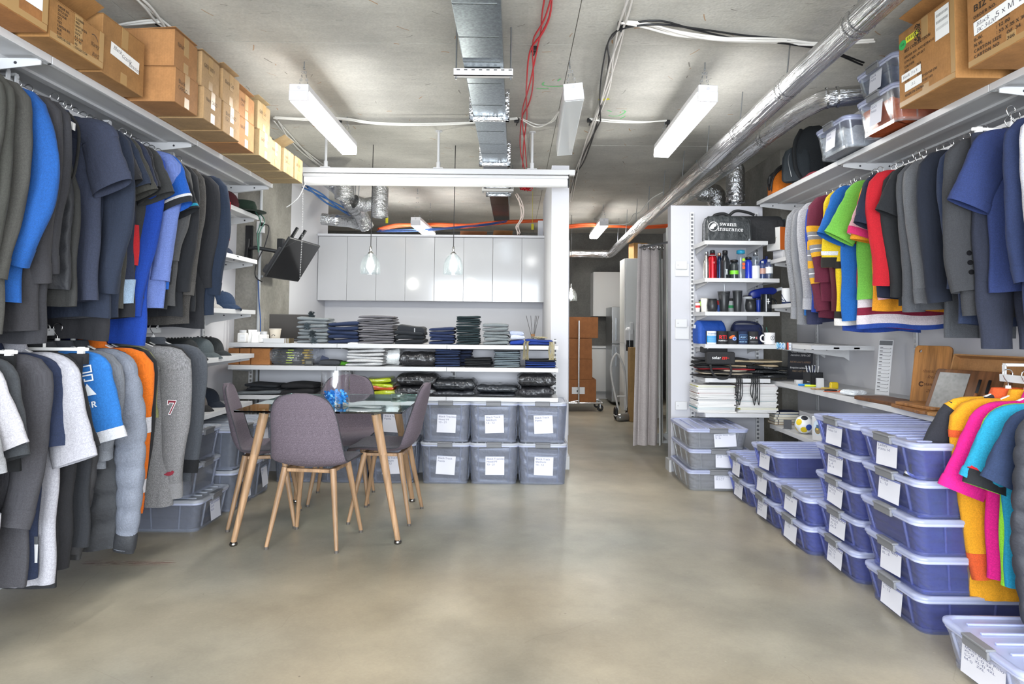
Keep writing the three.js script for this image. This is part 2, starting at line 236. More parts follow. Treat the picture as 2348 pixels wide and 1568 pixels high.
function pendant(px, py, z, label, lit) {
  const p = atZ(px, py, z), g = thing('pendant_lamp', label, 'lamp', p, 0, lit ? 'glass pendant lamps over the counter' : undefined);
  part(g, 'shade', lathe([[.088, 0], [.09, .004], [.09, .06], [.084, .1], [.07, .14], [.05, .165], [.026, .182], [.022, .19], [.024, .18], [.047, .16], [.066, .137], [.08, .098], [.086, .06], [.086, .003], [.088, 0]], 40), std('#f6fafb', { roughness: .05, transmission: 1, bumpMap: concBump, bumpScale: .003 }));
  const f = part(g, 'fitting', lathe([[0, .18], [.026, .18], [.026, .19], [.012, .2], [.012, .215], [.016, .22], [.012, .226], [.009, .25], [0, .25]], 20), chrome);
  part(f, 'socket', cyl(.016, .018, .05, 0, .13, 0), steel);
  part(g, 'bulb', lathe([[0, .03], [.02, .034], [.034, .055], [.034, .075], [.02, .105], [.014, .13], [0, .13]], 20), new THREE.MeshStandardMaterial({ color: '#ffffff', emissive: '#fffaf0', emissiveIntensity: 9 }));
  part(g, 'cord', rod(V(0, .25, 0), V(.005, CEIL - p.y, 0), .0035), blackP);
  const l = new THREE.PointLight(0xfff6e8, .7, 0, 2); l.position.set(0, .06, 0); l.shadow.radius = 1.6; l.castShadow = true; g.add(l);
}
pendant(849, 628, -6.25, 'glass bell pendant lamp above the grey folded jumpers', 1);
pendant(1039, 629, -6.25, 'glass bell pendant lamp above the dark green stack', 1);
pendant(1309, 690, -10.2, 'glass pendant lamp in the far room above the carton trolley', 0);

// ---------------------------------------------------------------- beam and roller blind
{
  const zb = -5.78, a = atZ(690, 390, zb), b = atZ(1318, 397, zb), y = (a.y + b.y) / 2;
  const g = thing('blind_beam', 'white square beam hung from the ceiling on three rods', 'beam', [(a.x + b.x) / 2, y, zb]);
  part(g, 'bar', bx(b.x - a.x, .045, .05, 0, 0, 0, .004), white);
  for (const px of [747, 1005, 1220]) { const x = atZ(px, 380, zb).x - g.position.x; part(g, 'hanger_rod', [rod(V(x, .02, 0), V(x, CEIL - y, 0), .011), cyl(.017, .017, .05, x, .03, 0, 14), bx(.08, .006, .06, x, .026, 0), cyl(.03, .03, .006, x, CEIL - y - .006, 0)], white); }
  const c = atZ(697, 413, zb), d = atZ(1303, 418, zb), r = thing('roller_blind', 'rolled up white blind under the ceiling beam', 'blind', [(c.x + d.x) / 2, (c.y + d.y) / 2, zb]), L = d.x - c.x;
  part(r, 'roll', new THREE.CylinderGeometry(.043, .043, L - .02, 28).rotateZ(PI / 2), std('#e6e5e4', { roughness: .7 }));
  part(r, 'cassette', bx(L, .03, .095, 0, .035, 0, .012), white);
  for (const s of [-1, 1]) part(r, 'bracket', bx(.008, .1, .07, s * (L / 2 + .003), .01, 0, .002), s > 0 ? blackP : std('#9a9a9c'));
  const ch = []; for (let i = 0; i < 58; i++) ch.push(new THREE.IcosahedronGeometry(.0042, 0).translate(-L / 2 + .006 + sin(i * .07) * .006, -.04 - i * .0137, .05)); part(r, 'bead_chain', ch, white);
  const p = V(-L / 2 + .03, -.03, .05); part(r, 'tie_cord', tube([p, V(p.x - .02, p.y - .06, .06), V(p.x - .05, p.y - .13, .07), V(p.x - .12, p.y - .19, .06), V(p.x - .15, p.y - .21, .06)], .004), white);
}

// ---------------------------------------------------------------- ducts and cables under the ceiling
{
  const y0 = 2.62, y1 = 2.775, xa = -.285, xb = -.075, g = thing('rectangular_duct', 'galvanised rectangular air duct running along the ceiling', 'duct', [0, 0, 0]);
  const zs = [.5, -1.3, -2.25, -2.95, -3.3, -3.62, -3.95, -4.35, -4.62, -4.95, -5.3, -5.6, -5.9, -6.4, -6.85, -7.3, -8, -9.4];
  for (let i = 0; i < zs.length - 1; i++) part(g, 'duct_section', bb(xa, xb, y0, y1, zs[i] - .0015, zs[i + 1] + .0015, .006), galv);
  part(g, 'standing_seam', bb(xb - .012, xb + .004, y0 - .005, y0 + .002, .5, -5.6), galv);
  for (const z of [-4.6, -5.92, -6.9, -7.35]) { const f = []; f.push(bb(xa - .03, xb + .03, y0 - .03, y0, z - .02, z + .02, .004), bb(xa - .03, xa, y0 - .03, y1 + .03, z - .02, z + .02, .004), bb(xb, xb + .03, y0 - .03, y1 + .03, z - .02, z + .02, .004)); const fl = part(g, 'flange', f, foil); for (const x of [xa - .012, xb + .012]) part(fl, 'bolt', new THREE.CylinderGeometry(.013, .013, .012, 10).rotateX(PI / 2).translate(x, y0 - .012, z + .025), steel); }
  for (const z of [-3.72, -7.0]) { const h = thing('duct_hanger', 'slotted white channel on threaded rods carrying the rectangular duct' + (z < -5 ? ' above the kitchenette' : ' near the red cables'), 'bracket', [0, 0, z]);
    part(h, 'channel', [bb(xa - .055, xb + .055, y0 - .045, y0 - .005, -.02, -.016), bb(xa - .055, xb + .055, y0 - .045, y0 - .041, -.02, .02), bb(xa - .055, xb + .055, y0 - .045, y0 - .005, .016, .02)], std('#dcdad8', { roughness: .45 }));
    const sl = []; for (let i = 0; i < 8; i++) sl.push(bx(.018, .006, .001, xa - .03 + i * .04, y0 - .013, .0206)); part(h, 'slot', sl, std('#4a4a4a'));
    for (const x of [xa - .043, xb + .043]) part(h, 'threaded_rod', rod(V(x, y0 - .06, 0), V(x, CEIL, 0), .0045), steel); }
}
function ductRun(label, pts, r, name = 'round_duct') { // spiral of foil sleeves with taped joints
  const g = thing(name, label, 'duct', [0, 0, 0]); const c = new THREE.CatmullRomCurve3(pts, false, 'catmullrom', .05);
  part(g, 'sleeve', keepUv(new THREE.TubeGeometry(c, 160, r, 26)), foil);
  const L = c.getLength(); for (let s = .5; s < L; s += .82) { const p = c.getPointAt(s / L), t = c.getTangentAt(s / L), q = new THREE.Quaternion().setFromUnitVectors(V(0, 1, 0), t); for (const o of [-.03, .03]) { const jn = new THREE.CylinderGeometry(r + .006, r + .006, .014, 26, 1, true).applyQuaternion(q).translate(p.x + t.x * o, p.y + t.y * o, p.z + t.z * o); part(g, 'joint_band', jn, foil); } if (Math.abs(t.z) > .8) part(g, 'strap', rod(V(p.x, p.y + r, p.z), V(p.x + .02, CEIL, p.z), .004), steel); }
  return g;
}
{
  const n = atZ(1990, 30, -3.0), f = atZ(1398, 582, -11.2), far = n.clone().lerp(f, -.25);
  ductRun('long silver foil air duct running from the ceiling to the far room', [far, n, n.clone().lerp(f, .33), n.clone().lerp(f, .66), f.clone().add(V(.02, .01, .25)), f, f.clone().add(V(-.3, 0, -.02)), f.clone().add(V(-1.3, 0, -.02))], .064);
  const a = atZ(1862, 235, -4.35), b = atZ(1558, 462, -7.2);
  ductRun('shorter silver foil duct that turns behind the clear tubs', [V(2.46, a.y + .02, a.z + .12), V(2.2, a.y + .02, a.z + .12), a.clone().add(V(.06, .01, .05)), a.clone().lerp(b, .06), a.clone().lerp(b, .5), b, b.clone().add(V(-.05, .05, -.4))], .06);
  const o = atZ(1686, 395, -6.5); ductRun('foil duct stub hanging beside the concrete wall', [V(o.x - .1, CEIL - .02, o.z - .1), V(o.x - .06, o.y + .12, o.z), V(o.x, o.y + .02, o.z), V(o.x, o.y - .12, o.z), V(o.x, o.y - .28, o.z)], .085);
  const p = atZ(1610, 440, -7.3); ductRun('crumpled foil duct end behind the partition panel', [V(p.x - .14, CEIL - .01, p.z), V(p.x - .1, p.y + .08, p.z), V(p.x, p.y, p.z), V(p.x + .14, p.y - .02, p.z), V(p.x + .18, p.y - .16, p.z)], .1);
  const z = -7.1, P = (x, y, dz = 0) => atZ(x, y, z + dz);
  ductRun('horizontal foil duct by the blue cables', [P(738, 502), P(770, 505), P(800, 508, -.2), P(830, 515, -.4)], .06);
  ductRun('bent foil duct rising to the ceiling over the kitchenette', [P(745, 408, .3), P(775, 430, .2), P(805, 470, 0), P(826, 492, -.2), P(842, 522, -.3)], .075);
  ductRun('upright foil duct drum over the left pendant', [P(788, 395, .35), P(789, 420, .35), P(790, 456, .35)], .095);
  ductRun('upright foil duct drum next to the pendant cord', [P(872, 430, 0), P(871, 455, 0), P(870, 498, 0)], .085);
  ductRun('crumpled foil duct linking the two drums', [P(812, 462, .1), P(835, 470, 0), P(858, 466, -.05)], .07);
}
function cable(label, pts, r, hex, name = 'cable', n = 3, o = .006, cat = 'cable') { // a loose bundle of n runs
  const g = thing(name, label, cat, [0, 0, 0]), m = std(hex, { roughness: .5 });
  for (let i = 0; i < n; i++) part(g, 'wire', tube(pts.map((p, k) => p.clone().add(V(sin(i * 2.1 + k * 1.3) * o * 2, cos(i * 2.1 + k * .9) * o, sin(i * 3.3 + k) * o))), r, 60, 6), m); return g;
}
const yc = CEIL - .03, C = (x, y, d = 0) => atY(x, y, yc - d);
cable('loose bundle of bright red cables running along the ceiling', [C(1268, -60), C(1250, 40), C(1235, 80), C(1224, 108), C(1215, 190, .05), C(1206, 245), C(1201, 268), C(1199, 330, .06), C(1203, 385, .05)], .005, '#c8202a', 'red_cable', 4, .012);
{ const c = atY(1205, 424, 2.74), pts = [V(c.x, CEIL, c.z)]; for (let i = 0; i < 30; i++) pts.push(V(c.x + sin(i * 1.7) * (.05 + .03 * sin(i)), c.y - .02 + cos(i * 2.3) * .05, c.z + cos(i * 1.7) * .05)); cable('tangled coil of red cable above the roller blind', pts, .005, '#c8202a', 'red_cable', 1); }
cable('red and white twisted cable drop beside the duct end', [atZ(1185, 445, -7), atZ(1192, 462, -7.1), atZ(1199, 485, -7.2), atZ(1194, 505, -7.3), atZ(1186, 520, -7.4), atZ(1190, 536, -7.5)], .006, '#d8c8c0', 'white_cable', 3, .008);
cable('bundle of flat white cables crossing from the ceiling centre to the silver duct', [C(1430, 52), C(1480, 58), C(1560, 78, .03), C(1640, 88, .04), C(1720, 92, .03), C(1800, 95), C(1870, 100), C(2000, 95)], .007, '#dcd8d2', 'white_cable', 4, .008);
cable('pair of black cables looping off the white cable bundle', [C(1372, 275), C(1378, 210), C(1392, 140), C(1402, 90), C(1430, 62), C(1500, 53), C(1590, 68), C(1700, 86), C(1800, 94), C(1900, 115), C(1975, 145)], .006, '#1c1c1e', 'black_cable', 2, .01);
cable('white cable bundle running down the ceiling past the lamps', [C(1450, -60), C(1440, 0), C(1428, 55), C(1408, 130), C(1392, 200), C(1360, 290), C(1335, 360), C(1318, 410), C(1308, 460)], .006, '#dedad4', 'white_cable', 4, .01);
cable('black cable strapped to the white bundle by the pier', [C(1372, 275), C(1350, 330), C(1334, 375), C(1322, 400), C(1312, 440)], .006, '#1c1c1e', 'black_cable', 2, .01);
cable('white cable strung across the ceiling behind the left lamp', [C(630, 270), C(700, 273), C(778, 272), C(840, 280, .02), C(920, 285, .03), C(1000, 285, .03), C(1080, 281, .02), C(1185, 272)], .006, '#e2e0da', 'white_cable', 3, .006);
cable('loose white cable loop feeding the unlit lamp', [C(1190, 272), C(1230, 288, .03), C(1262, 280, .04), C(1286, 252, .05)], .005, '#e2e0da', 'white_cable', 2, .008);
cable('white cable feeding the lamp by the silver ducts', [C(1352, 273), C(1400, 277), C(1470, 279), C(1530, 276)], .006, '#e2e0da', 'white_cable', 2, .006);
cable('white cable bundle running from the ceiling towards the cartons', [C(270, -40), C(330, 10), C(366, 48), C(390, 70), C(420, 95)], .007, '#dcdad4', 'white_cable', 4, .008);
cable('white cable branching over the carton pile', [C(366, 48), C(330, 50), C(290, 54), C(262, 58)], .007, '#e2e0da', 'white_cable', 2, .006);
cable('white cable dropping to the end of the carton shelf', [C(632, 275), C(660, 310), C(700, 350), C(745, 385)], .006, '#e2e0da', 'white_cable', 3, .01);
cable('blue data cable bundle sloping above the television', [atZ(700, 428, -6.3), atZ(730, 446, -6.6), atZ(760, 466, -6.9), atZ(800, 488, -7.3), atZ(840, 505, -7.8)], .008, '#2a5c9a', 'blue_cable', 5, .014);
cable('orange conduit crossing above the kitchenette wall', [atZ(868, 528, -8.4), atZ(900, 518, -8.6), atZ(940, 515, -8.8), atZ(1000, 514, -9), atZ(1070, 518, -9), atZ(1130, 512, -9), atZ(1260, 506, -9)], .02, '#d8581f', 'orange_conduit', 2, .012, 'conduit');
cable('orange conduit crossing the far room behind the pier', [atZ(1300, 520, -9.6), atZ(1355, 515, -9.7), atZ(1400, 517, -9.7), atZ(1470, 520, -9.7), atZ(1545, 517, -9.7)], .018, '#d8581f', 'orange_conduit', 2, .014, 'conduit');
cable('blue and white cables lying on the kitchenette wall', [atZ(868, 530, -8.3), atZ(940, 528, -8.5), atZ(1000, 526, -8.6), atZ(1060, 520, -8.7), atZ(1120, 514, -8.8), atZ(1160, 508, -8.9)], .006, '#2b4f8c', 'blue_cable', 3, .012);
cable('white cable looped along the silver duct', [atZ(1390, 516, -8.6), atZ(1440, 512, -8.2), atZ(1452, 492, -8), atZ(1468, 486, -7.8), atZ(1495, 455, -7.4), atZ(1520, 440, -7.2)], .006, '#e2e0da', 'white_cable', 1, .004);
for (const [x, y, l] of [[778, 272, 'behind the left lamp'], [1185, 272, 'beside the red cables'], [1352, 272, 'on the black cable run'], [1530, 276, 'by the duct side lamp'], [1425, 50, 'where the white cables cross'], [366, 46, 'above the cartons'], [1225, 107, 'holding the red cables']]) { const p = atY(x, y, CEIL); solo('cable_clip', 'black cable clip screwed to the ceiling ' + l, 'clip', [bx(.04, .03, .03, 0, -.015, 0, .004), rod(V(.005, -.03, 0), V(-.004, -.055, 0), .004)], blackP, 'cable clips on the ceiling', p); }
solo('smoke_detector', 'round white ceiling disc beside the pier behind the blind', 'detector', lathe([[0, -.03], [.07, -.028], [.1, -.012], [.105, 0], [0, 0]], 32), white, null, [atY(1248, 428, CEIL).x, CEIL, atY(1248, 428, CEIL).z]);
for (const [x, y, z] of [[887, 505, -8.2], [1221, 520, -8.4]]) { const p = atZ(x, y, z); solo('cable_marker', 'yellow marker tape hanging from cables above the kitchenette', 'tape', [bx(.03, .07, .003), rod(V(0, .03, 0), V(0, CEIL - p.y, 0), .002)], std('#dcd31c'), 'yellow cable markers', p); }
{ // spray marks on the slab, as in the photograph
  const t = canvasTex(256, 256, (c) => { c.clearRect(0, 0, 256, 256); c.strokeStyle = 'rgba(120,230,140,.8)'; c.lineWidth = 9; c.beginPath(); c.moveTo(60, 120); c.quadraticCurveTo(30, 190, 120, 190); c.quadraticCurveTo(200, 185, 180, 150); c.stroke(); c.beginPath(); c.moveTo(150, 60); c.lineTo(135, 100); c.stroke(); c.beginPath(); c.moveTo(20, 230); c.lineTo(90, 228); c.stroke(); });
  const cg = scene.getObjectByName('ceiling'); for (const [x, y, r] of [[1275, 190, 0], [1410, 258, 1.2]]) { const p = atY(x, y, CEIL - .001); decal(cg, 'spray_mark', .3, .3, p, [PI / 2, 0, r], t, { clear: true }); }
  const y = canvasTex(64, 64, (c) => { c.fillStyle = '#d8d020'; c.fillRect(4, 20, 56, 26); }); const p = atY(1385, 228, CEIL - .001); decal(cg, 'tape_mark', .09, .09, p, [PI / 2, 0, .4], y, { clear: true });
}

// ---------------------------------------------------------------- shelving on wall standards
function standard(name, parentLabel, x, y0, y1, z, axis) { // slotted upright: real gaps between rungs
  const g = []; const w = .026; const rung = (a) => axis === 'x' ? bx(w, .014, .006, x, a, z) : bx(.006, .014, w, x, a, z);
  for (const s of [-1, 1]) g.push(axis === 'x' ? bx(.007, y1 - y0, .012, x + s * w / 2, (y0 + y1) / 2, z) : bx(.012, y1 - y0, .007, x, (y0 + y1) / 2, z + s * w / 2));
  for (let a = y0 + .02; a < y1; a += .034) g.push(rung(a));
  const t = solo(name, parentLabel, 'shelf upright', g, white, 'slotted shelf uprights'); part(t, 'back_strip', axis === 'x' ? bx(w, y1 - y0, .002, x, (y0 + y1) / 2, z - .008) : bx(.002, y1 - y0, w, x + (x < 0 ? -.008 : .008), (y0 + y1) / 2, z), std('#6e6e72', { roughness: .6 })); return t;
}
function wallShelf(label, x0, x1, yTop, z0, z1, axis, brackets, group) { // steel shelf with front lip and brackets; axis: direction of its length
  const g = thing('wall_shelf', label, 'shelf', [0, 0, 0], 0, group), th = .012, lip = .032;
  const gs = [];
  if (axis === 'z') { const xf = Math.abs(x0) < Math.abs(x1) ? x0 : x1, xi = xf === x0 ? x1 : x0, s = Math.sign(xi - xf); gs.push(bb(xf + s * .0065, xi, yTop - th, yTop, z0, z1), bb(xf, xf + s * .006, yTop - lip, yTop, z0, z1, .002), bb(xf + s * .0065, xf + s * .02, yTop - lip, yTop - lip + .005, z0, z1)); for (const t of [.36, .68]) { const x = lerp(xf, xi, t); gs.push(bb(x, x + s * .04, yTop - th - .012, yTop - th, z0, z1)); } gs.push(bb(xf + s * .0065, xi, yTop - lip, yTop - th - .0005, z0, z0 - .005), bb(xf + s * .0065, xi, yTop - lip, yTop - th - .0005, z1, z1 + .005)); }
  else { gs.push(bb(x0, x1, yTop - th, yTop, z0 - .0065, z1), bb(x0, x1, yTop - lip, yTop, z0, z0 - .006, .002), bb(x0, x0 + .005, yTop - lip, yTop - th - .0005, z0 - .0065, z1), bb(x1 - .005, x1, yTop - lip, yTop - th - .0005, z0 - .0065, z1)); }
  part(g, 'board', gs, white);
  for (const b of brackets) {
    const q = axis === 'z' ? (() => { const xf = Math.abs(x0) < Math.abs(x1) ? x0 : x1, xi = xf === x0 ? x1 : x0, s = Math.sign(xf - xi), L = Math.abs(xf - xi) - .02; return extr([[0, 0], [L, 0], [L, -.025], [.04, -.075], [0, -.1]], .005).translate(0, yTop - th - .012, 0).scale(s, 1, 1).translate(xi, 0, b); })() : (() => { const L = Math.abs(z0 - z1) - .02; return extr([[0, 0], [L, 0], [L, -.025], [.04, -.06], [0, -.075]], .005).translate(0, yTop - th, 0).rotateY(-PI / 2).translate(b, 0, z1); })();
    if (axis === 'z' && q.index === null) q.computeVertexNormals();
    const br = part(g, 'bracket', q, white);
    if (axis === 'z') { const xf = Math.abs(x0) < Math.abs(x1) ? x0 : x1, xi = xf === x0 ? x1 : x0; for (const t of [.25, .62]) part(br, 'bolt', new THREE.CylinderGeometry(.006, .006, .012, 8).rotateX(PI / 2).translate(lerp(xf, xi, t), yTop - th - .03, b + .002), std('#55565a', { metalness: .8, roughness: .4 })); }
  }
  return g;
}
const SH = 2.30;
[[1.2, -1.3], [-1.3, -2.76], [-2.765, -4.05], [-4.055, -5.33]].forEach(([a, b], i) => wallShelf('long white steel shelf under the left cartons, ' + ['behind the photographer', 'section under the order number carton', 'section above the dark hanging clothes', 'end section above the cap shelves'][i], XL, -1.87, SH, a, b, 'z', [b + .03, ...(i === 3 ? [-5.28] : [])], 'left carton shelf'));
[[1.2, -1.4], [-1.4, -2.98], [-2.985, -4.4], [-4.405, -5.89]].forEach(([a, b], i) => wallShelf('long white steel shelf on the right wall, ' + ['behind the photographer', 'section under the printed cartons', 'section under the clear tubs', 'end section under the orange backpack'][i], 2.05, XR, SH, a, b, 'z', [b + .03], 'right carton shelf'));
for (const z of [-2.8, -4.08, -5.26]) standard('shelf_upright', 'slotted white upright on the left wall', XL + .012, .1, 2.3, z, 'z');
for (const z of [-3.0, -4.42, -5.86]) standard('shelf_upright', 'slotted white upright on the right wall', XR - .012, .1, 2.3, z, 'z');
// cap shelves
const capY = [[593, 500], [590, 601], [586, 716], [583, 815], [579, 924]].map(([x, y]) => { const p = atX(x, y, -1.99); return [p.y + .016, p.z]; });
capY.forEach(([y, z], i) => wallShelf('short white cap shelf ' + ['holding the scarf and green hat', 'holding the flat navy caps', 'with the single navy cap', 'crowded with black caps', 'holding the brown cap behind a chair'][i], XL, -1.99, y, -4.36, z, 'z', [-4.45, z + .04], 'cap shelves'));
// back shelves, three boards per level
const backY = [[773, 1.075], [842, .9], [910, .671]].map((q) => q[1]);
const bx0 = [-2.222, -1.376, -.522], bx1 = [-1.378, -.524, .345];
backY.forEach((y, i) => bx0.forEach((x, j) => wallShelf(['top', 'middle', 'bottom'][i] + ' clothes shelf board on the half wall, ' + ['end by the concrete column', 'centre length', 'end by the pier'][j], x, bx1[j], y, -5.44, -5.855, 'x', [x + .03], 'clothes shelves')));
for (const px of [575, 808, 1041]) { const p = atZ(px, 870, -5.86); standard('shelf_upright', 'slotted white upright on the half wall', p.x, .1, 1.06, -5.858, 'x'); }
standard('shelf_upright', 'slotted white upright at the end of the clothes shelves by the pier', atZ(1273, 850, -5.75).x, .1, 1.12, -5.80, 'x');
// partition shelves
const parY = [[552], [638], [715], [790], [868], [948]].map(([y]) => atZ(1700, y, -5.6).y);
parY.forEach((y, i) => wallShelf('white shelf on the partition panel holding ' + ['the insulated bags', 'the drink bottles', 'the tumblers', 'the can coolers', 'the tote bags', 'the magazines'][i], 1.53, [2.04, 2.13, 2.13, 2.13, 2.05, 2.04][i], y, -5.6, -5.99, 'x', [1.56, 2.0], 'partition shelves'));
standard('shelf_upright', 'slotted white upright on the partition panel, passage side', 1.525, .12, 2.22, -5.985, 'x');
standard('shelf_upright', 'slotted white upright on the partition panel, wall side', 2.08, .12, 2.22, -5.985, 'x');
// small shelves on the right wall
const rs = [['holding the white gift box', 1765, 600, 2.1, -4.95], ['holding the printed tumbler', 1765, 702, 2.1, -4.95], ['with the round badges on its edge', 1760, 788, 2.1, -4.95], ['carrying the cutting boards and pens', 1763, 874, 2.1, -3.04], ['low over the floor holding notebooks and ball', 1765, 975, 2.1, -4.6]];
const rsY = rs.map(([l, px, py, x, zn], i) => { const p = atX(px, py, x); wallShelf('white right wall shelf ' + l, x, XR, p.y + .012, zn, p.z, 'z', [p.z + .05, lerp(zn, p.z, .45)], 'right wall shelves'); return [p.y + .012, p.z]; });

// hanging rails
function rail(label, x, y, z0, z1) { const g = thing('hanging_rail', label, 'rail', [x, y, 0]); part(g, 'bar', bb(-.009, .009, -.016, .016, z0, z1, .003), white); for (const z of [z0 - .02, (z0 + z1) / 2, z1 + .02]) part(g, 'rail_hook', [bx(.006, .05, .02, 0, .03, z), bb(0, Math.sign(x) * (Math.abs(x < 0 ? XL : XR) - Math.abs(x)), .05, .062, z - .01, z + .01)], white); return g; }
rail('white hanging rail under the left shelf, length nearest the window', -2.08, 2.205, .8, -2.83);
rail('white hanging rail under the left shelf ending at the dark jumper', -2.08, 2.2, -2.84, -4.22);
rail('lower white hanging rail on the left wall', -2.08, 1.185, .6, -4.1);
rail('white hanging rail under the right shelf with the coloured clothes', 2.22, 2.155, .8, -4.75);
rail('lower white hanging rail on the right wall near the white tub', 2.1, 1.03, .2, -3.02);
// ---------------------------------------------------------------- table and chairs
const oak = wood('#c8a583');
{
  const g = thing('glass_table', 'square glass table on splayed wooden legs', 'table', [-1.075, 0, -4.325], 0);
  const s = rrect(.93, .95, .025, 0, 5).map((p) => [p.x, p.z]);
  part(g, 'glass_top', extr(s, .01, .0015).rotateX(-PI / 2).translate(0, .742, 0), std('#ffffff', { roughness: .015, transmission: 1, thickness: .01, ior: 1.5, attenuationColor: new THREE.Color(.3, .72, .6), attenuationDistance: .045 }));
  for (const [a, b, c, d] of [[-.47, .395, -.33, .36], [.43, .33, .3, .36], [.375, -.6, .29, -.36], [-.42, -.55, -.32, -.36]]) {
    const l = part(g, 'leg', rod(V(a, .02, b), V(c, .725, d), .0155, .027, 20), oak);
    part(l, 'foot', lathe([[0, 0], [.019, 0], [.023, .008], [.019, .018], [.014, .022], [0, .022]], 18).translate(a, 0, b), std('#8d8a86', { roughness: .25, metalness: 1 }));
    part(l, 'mount', cyl(.024, .03, .017, c, .725, d), chrome);
  }
}
function shellPoint(s, t, off) { // s: 0 seat front .. 1 back top, t: -1..1 across
  const cz = [.215, .2, .12, .02, -.08, -.15, -.19, -.212, -.235, -.255], cy = [.425, .45, .455, .447, .445, .465, .53, .63, .74, .855];
  const hw = [.15, .195, .215, .222, .222, .218, .21, .198, .172, .1], curl = [.0, .008, .018, .026, .032, .045, .05, .04, .028, .012];
  const f = s * 9, i = Math.min(8, f | 0), u = f - i, cr = (A) => { const p0 = A[Math.max(0, i - 1)], p1 = A[i], p2 = A[i + 1], p3 = A[Math.min(9, i + 2)]; return .5 * (2 * p1 + (p2 - p0) * u + (2 * p0 - 5 * p1 + 4 * p2 - p3) * u * u + (3 * p1 - p0 - 3 * p2 + p3) * u * u * u); };
  const e = .001, dz = s < .99 ? 1 : 0; let w = cr(hw); if (s > .78) w = Math.max(w, lerp(.2, .178, (s - .78) / .22)) * Math.sqrt(Math.max(0.05, 1 - ((s - .78) / .222) ** 4.5)); if (s < .08) w = Math.max(w, .12 + .06 * Math.sqrt(s / .08));
  const k = clamp((s - .35) / .35, 0, 1), up = smooth(0, 1, k), c = cr(curl) * t * t; // curl edges: up for the seat, forward for the back
  return V(w * t, cr(cy) + c * (1 - up) + off * (1 - up), cr(cz) + c * up + off * up);
}
const chairGeo = (() => {
  const S = 36, T = 18, rings = [], th = .017;
  for (let j = 0; j <= S; j++) { const s = j / S, r = []; for (let i = 0; i <= T; i++) { const t = -1 + 2 * i / T; r.push(shellPoint(s, t * .995, th * Math.sqrt(Math.max(0, 1 - t ** 8)))); } for (let i = T; i >= 0; i--) { const t = -1 + 2 * i / T; r.push(shellPoint(s, t, -th * Math.sqrt(Math.max(0, 1 - t ** 8)))); } rings.push(r); }
  return loft(rings, { cap0: true, cap1: true });
})();
const seam = (() => { const p = []; for (let j = 1; j <= 40; j++) p.push(shellPoint(j / 41, 1.0, 0)); for (let j = 40; j >= 1; j--) p.push(shellPoint(j / 41, -1.0, 0)); return tube(p, .0035, 160, 5); })();
const chairFab = std('#81747f', { roughness: .92, map: marle, bumpMap: weaveBump, bumpScale: .001, sheen: .4, sheenColor: new THREE.Color(.2, .18, .22), sheenRoughness: .5 });
function chair(label, x, z, turn) { // faces +z at turn 0
  const g = thing('dining_chair', label, 'chair', [x, 0, z], turn, 'upholstered dining chairs');
  const sh = part(g, 'seat_shell', chairGeo, chairFab); part(sh, 'edge_piping', seam, std('#3c3b40', { roughness: .9 }));
  part(g, 'under_frame', [bx(.3, .02, .03, 0, .418, .11, .005), bx(.3, .02, .03, 0, .418, -.11, .005), bx(.03, .02, .25, -.13, .418, 0, .005), bx(.03, .02, .25, .13, .418, 0, .005)], oak);
  for (const [a, b, c, d] of [[-.2, .19, -.14, .11], [.2, .19, .14, .11], [-.2, -.19, -.14, -.11], [.2, -.19, .14, -.11]]) { const l = part(g, 'leg', rod(V(a, .012, b), V(c, .43, d), .011, .0185, 16), oak); part(l, 'foot', cyl(.0118, .0118, .014, a, 0, b, 14), std('#5b5652', { roughness: .4 })); }
}
chair('grey upholstered chair with its back to the open floor, pulled up to the glass table', -1.12, -4.035, PI - .13);
chair('grey upholstered chair at the glass table on the passage side', -.81, -4.55, -PI / 2 - .06);
chair('grey upholstered chair at the glass table beside the hanging clothes', -1.54, -4.42, PI / 2 + .22);
chair('grey upholstered chair at the glass table beside the clothes shelves', -1.2, -4.97, .1);
{ // vase of blue sweets
  const p = V(-1.07, .753, -4.33), q = atY(768, 930, .753), g = thing('glass_vase', 'clear glass cylinder vase half filled with blue sweets', 'vase', q);
  part(g, 'vessel', lathe([[0, 0], [.078, 0], [.082, .004], [.082, .13], [.082, .198], [.0825, .2], [.079, .2], [.079, .14], [.079, .014], [.07, .01], [0, .01]], 48), std('#ffffff', { roughness: .02, transmission: 1, ior: 1.45 }));
  const sw = mg([new THREE.OctahedronGeometry(.012, 0).scale(1.6, .8, .9), bx(.012, .002, .014, .022, 0, 0), bx(.012, .002, .014, -.022, 0, 0)]); uvm(sw); const ms = [std('#1f86d8', { roughness: .25 }), std('#53aef0', { roughness: .25 }), std('#1668b8', { roughness: .25 })];
  for (let i = 0; i < 110; i++) { const m = new THREE.Mesh(sw, ms[i % 3]); m.name = nm('wrapped_sweet'); tag(m, 'blue wrapped sweet in the glass cylinder vase', 'sweet', 'blue sweets in the vase'); const a = rr(0, 6.3), r = Math.sqrt(rnd()) * .058; m.position.set(q.x + r * cos(a), q.y + .022 + (i / 110) * .05, q.z + r * sin(a)); m.rotation.set(rr(0, 6), rr(0, 6), rr(0, 6)); m.castShadow = true; scene.add(m); }
  const t = thing('glass_dish', 'small round glass dish on the glass table', 'dish', atY(915, 911, .753)); part(t, 'dish', lathe([[0, 0], [.05, 0], [.055, .006], [.055, .022], [.05, .024], [.047, .01], [0, .008]], 32), std('#dfeae6', { roughness: .03, transmission: .95 })); part(t, 'disc', cyl(.026, .026, .004, 0, .009, 0, 24), std('#5a5f60', { metalness: .7, roughness: .3 }));
}

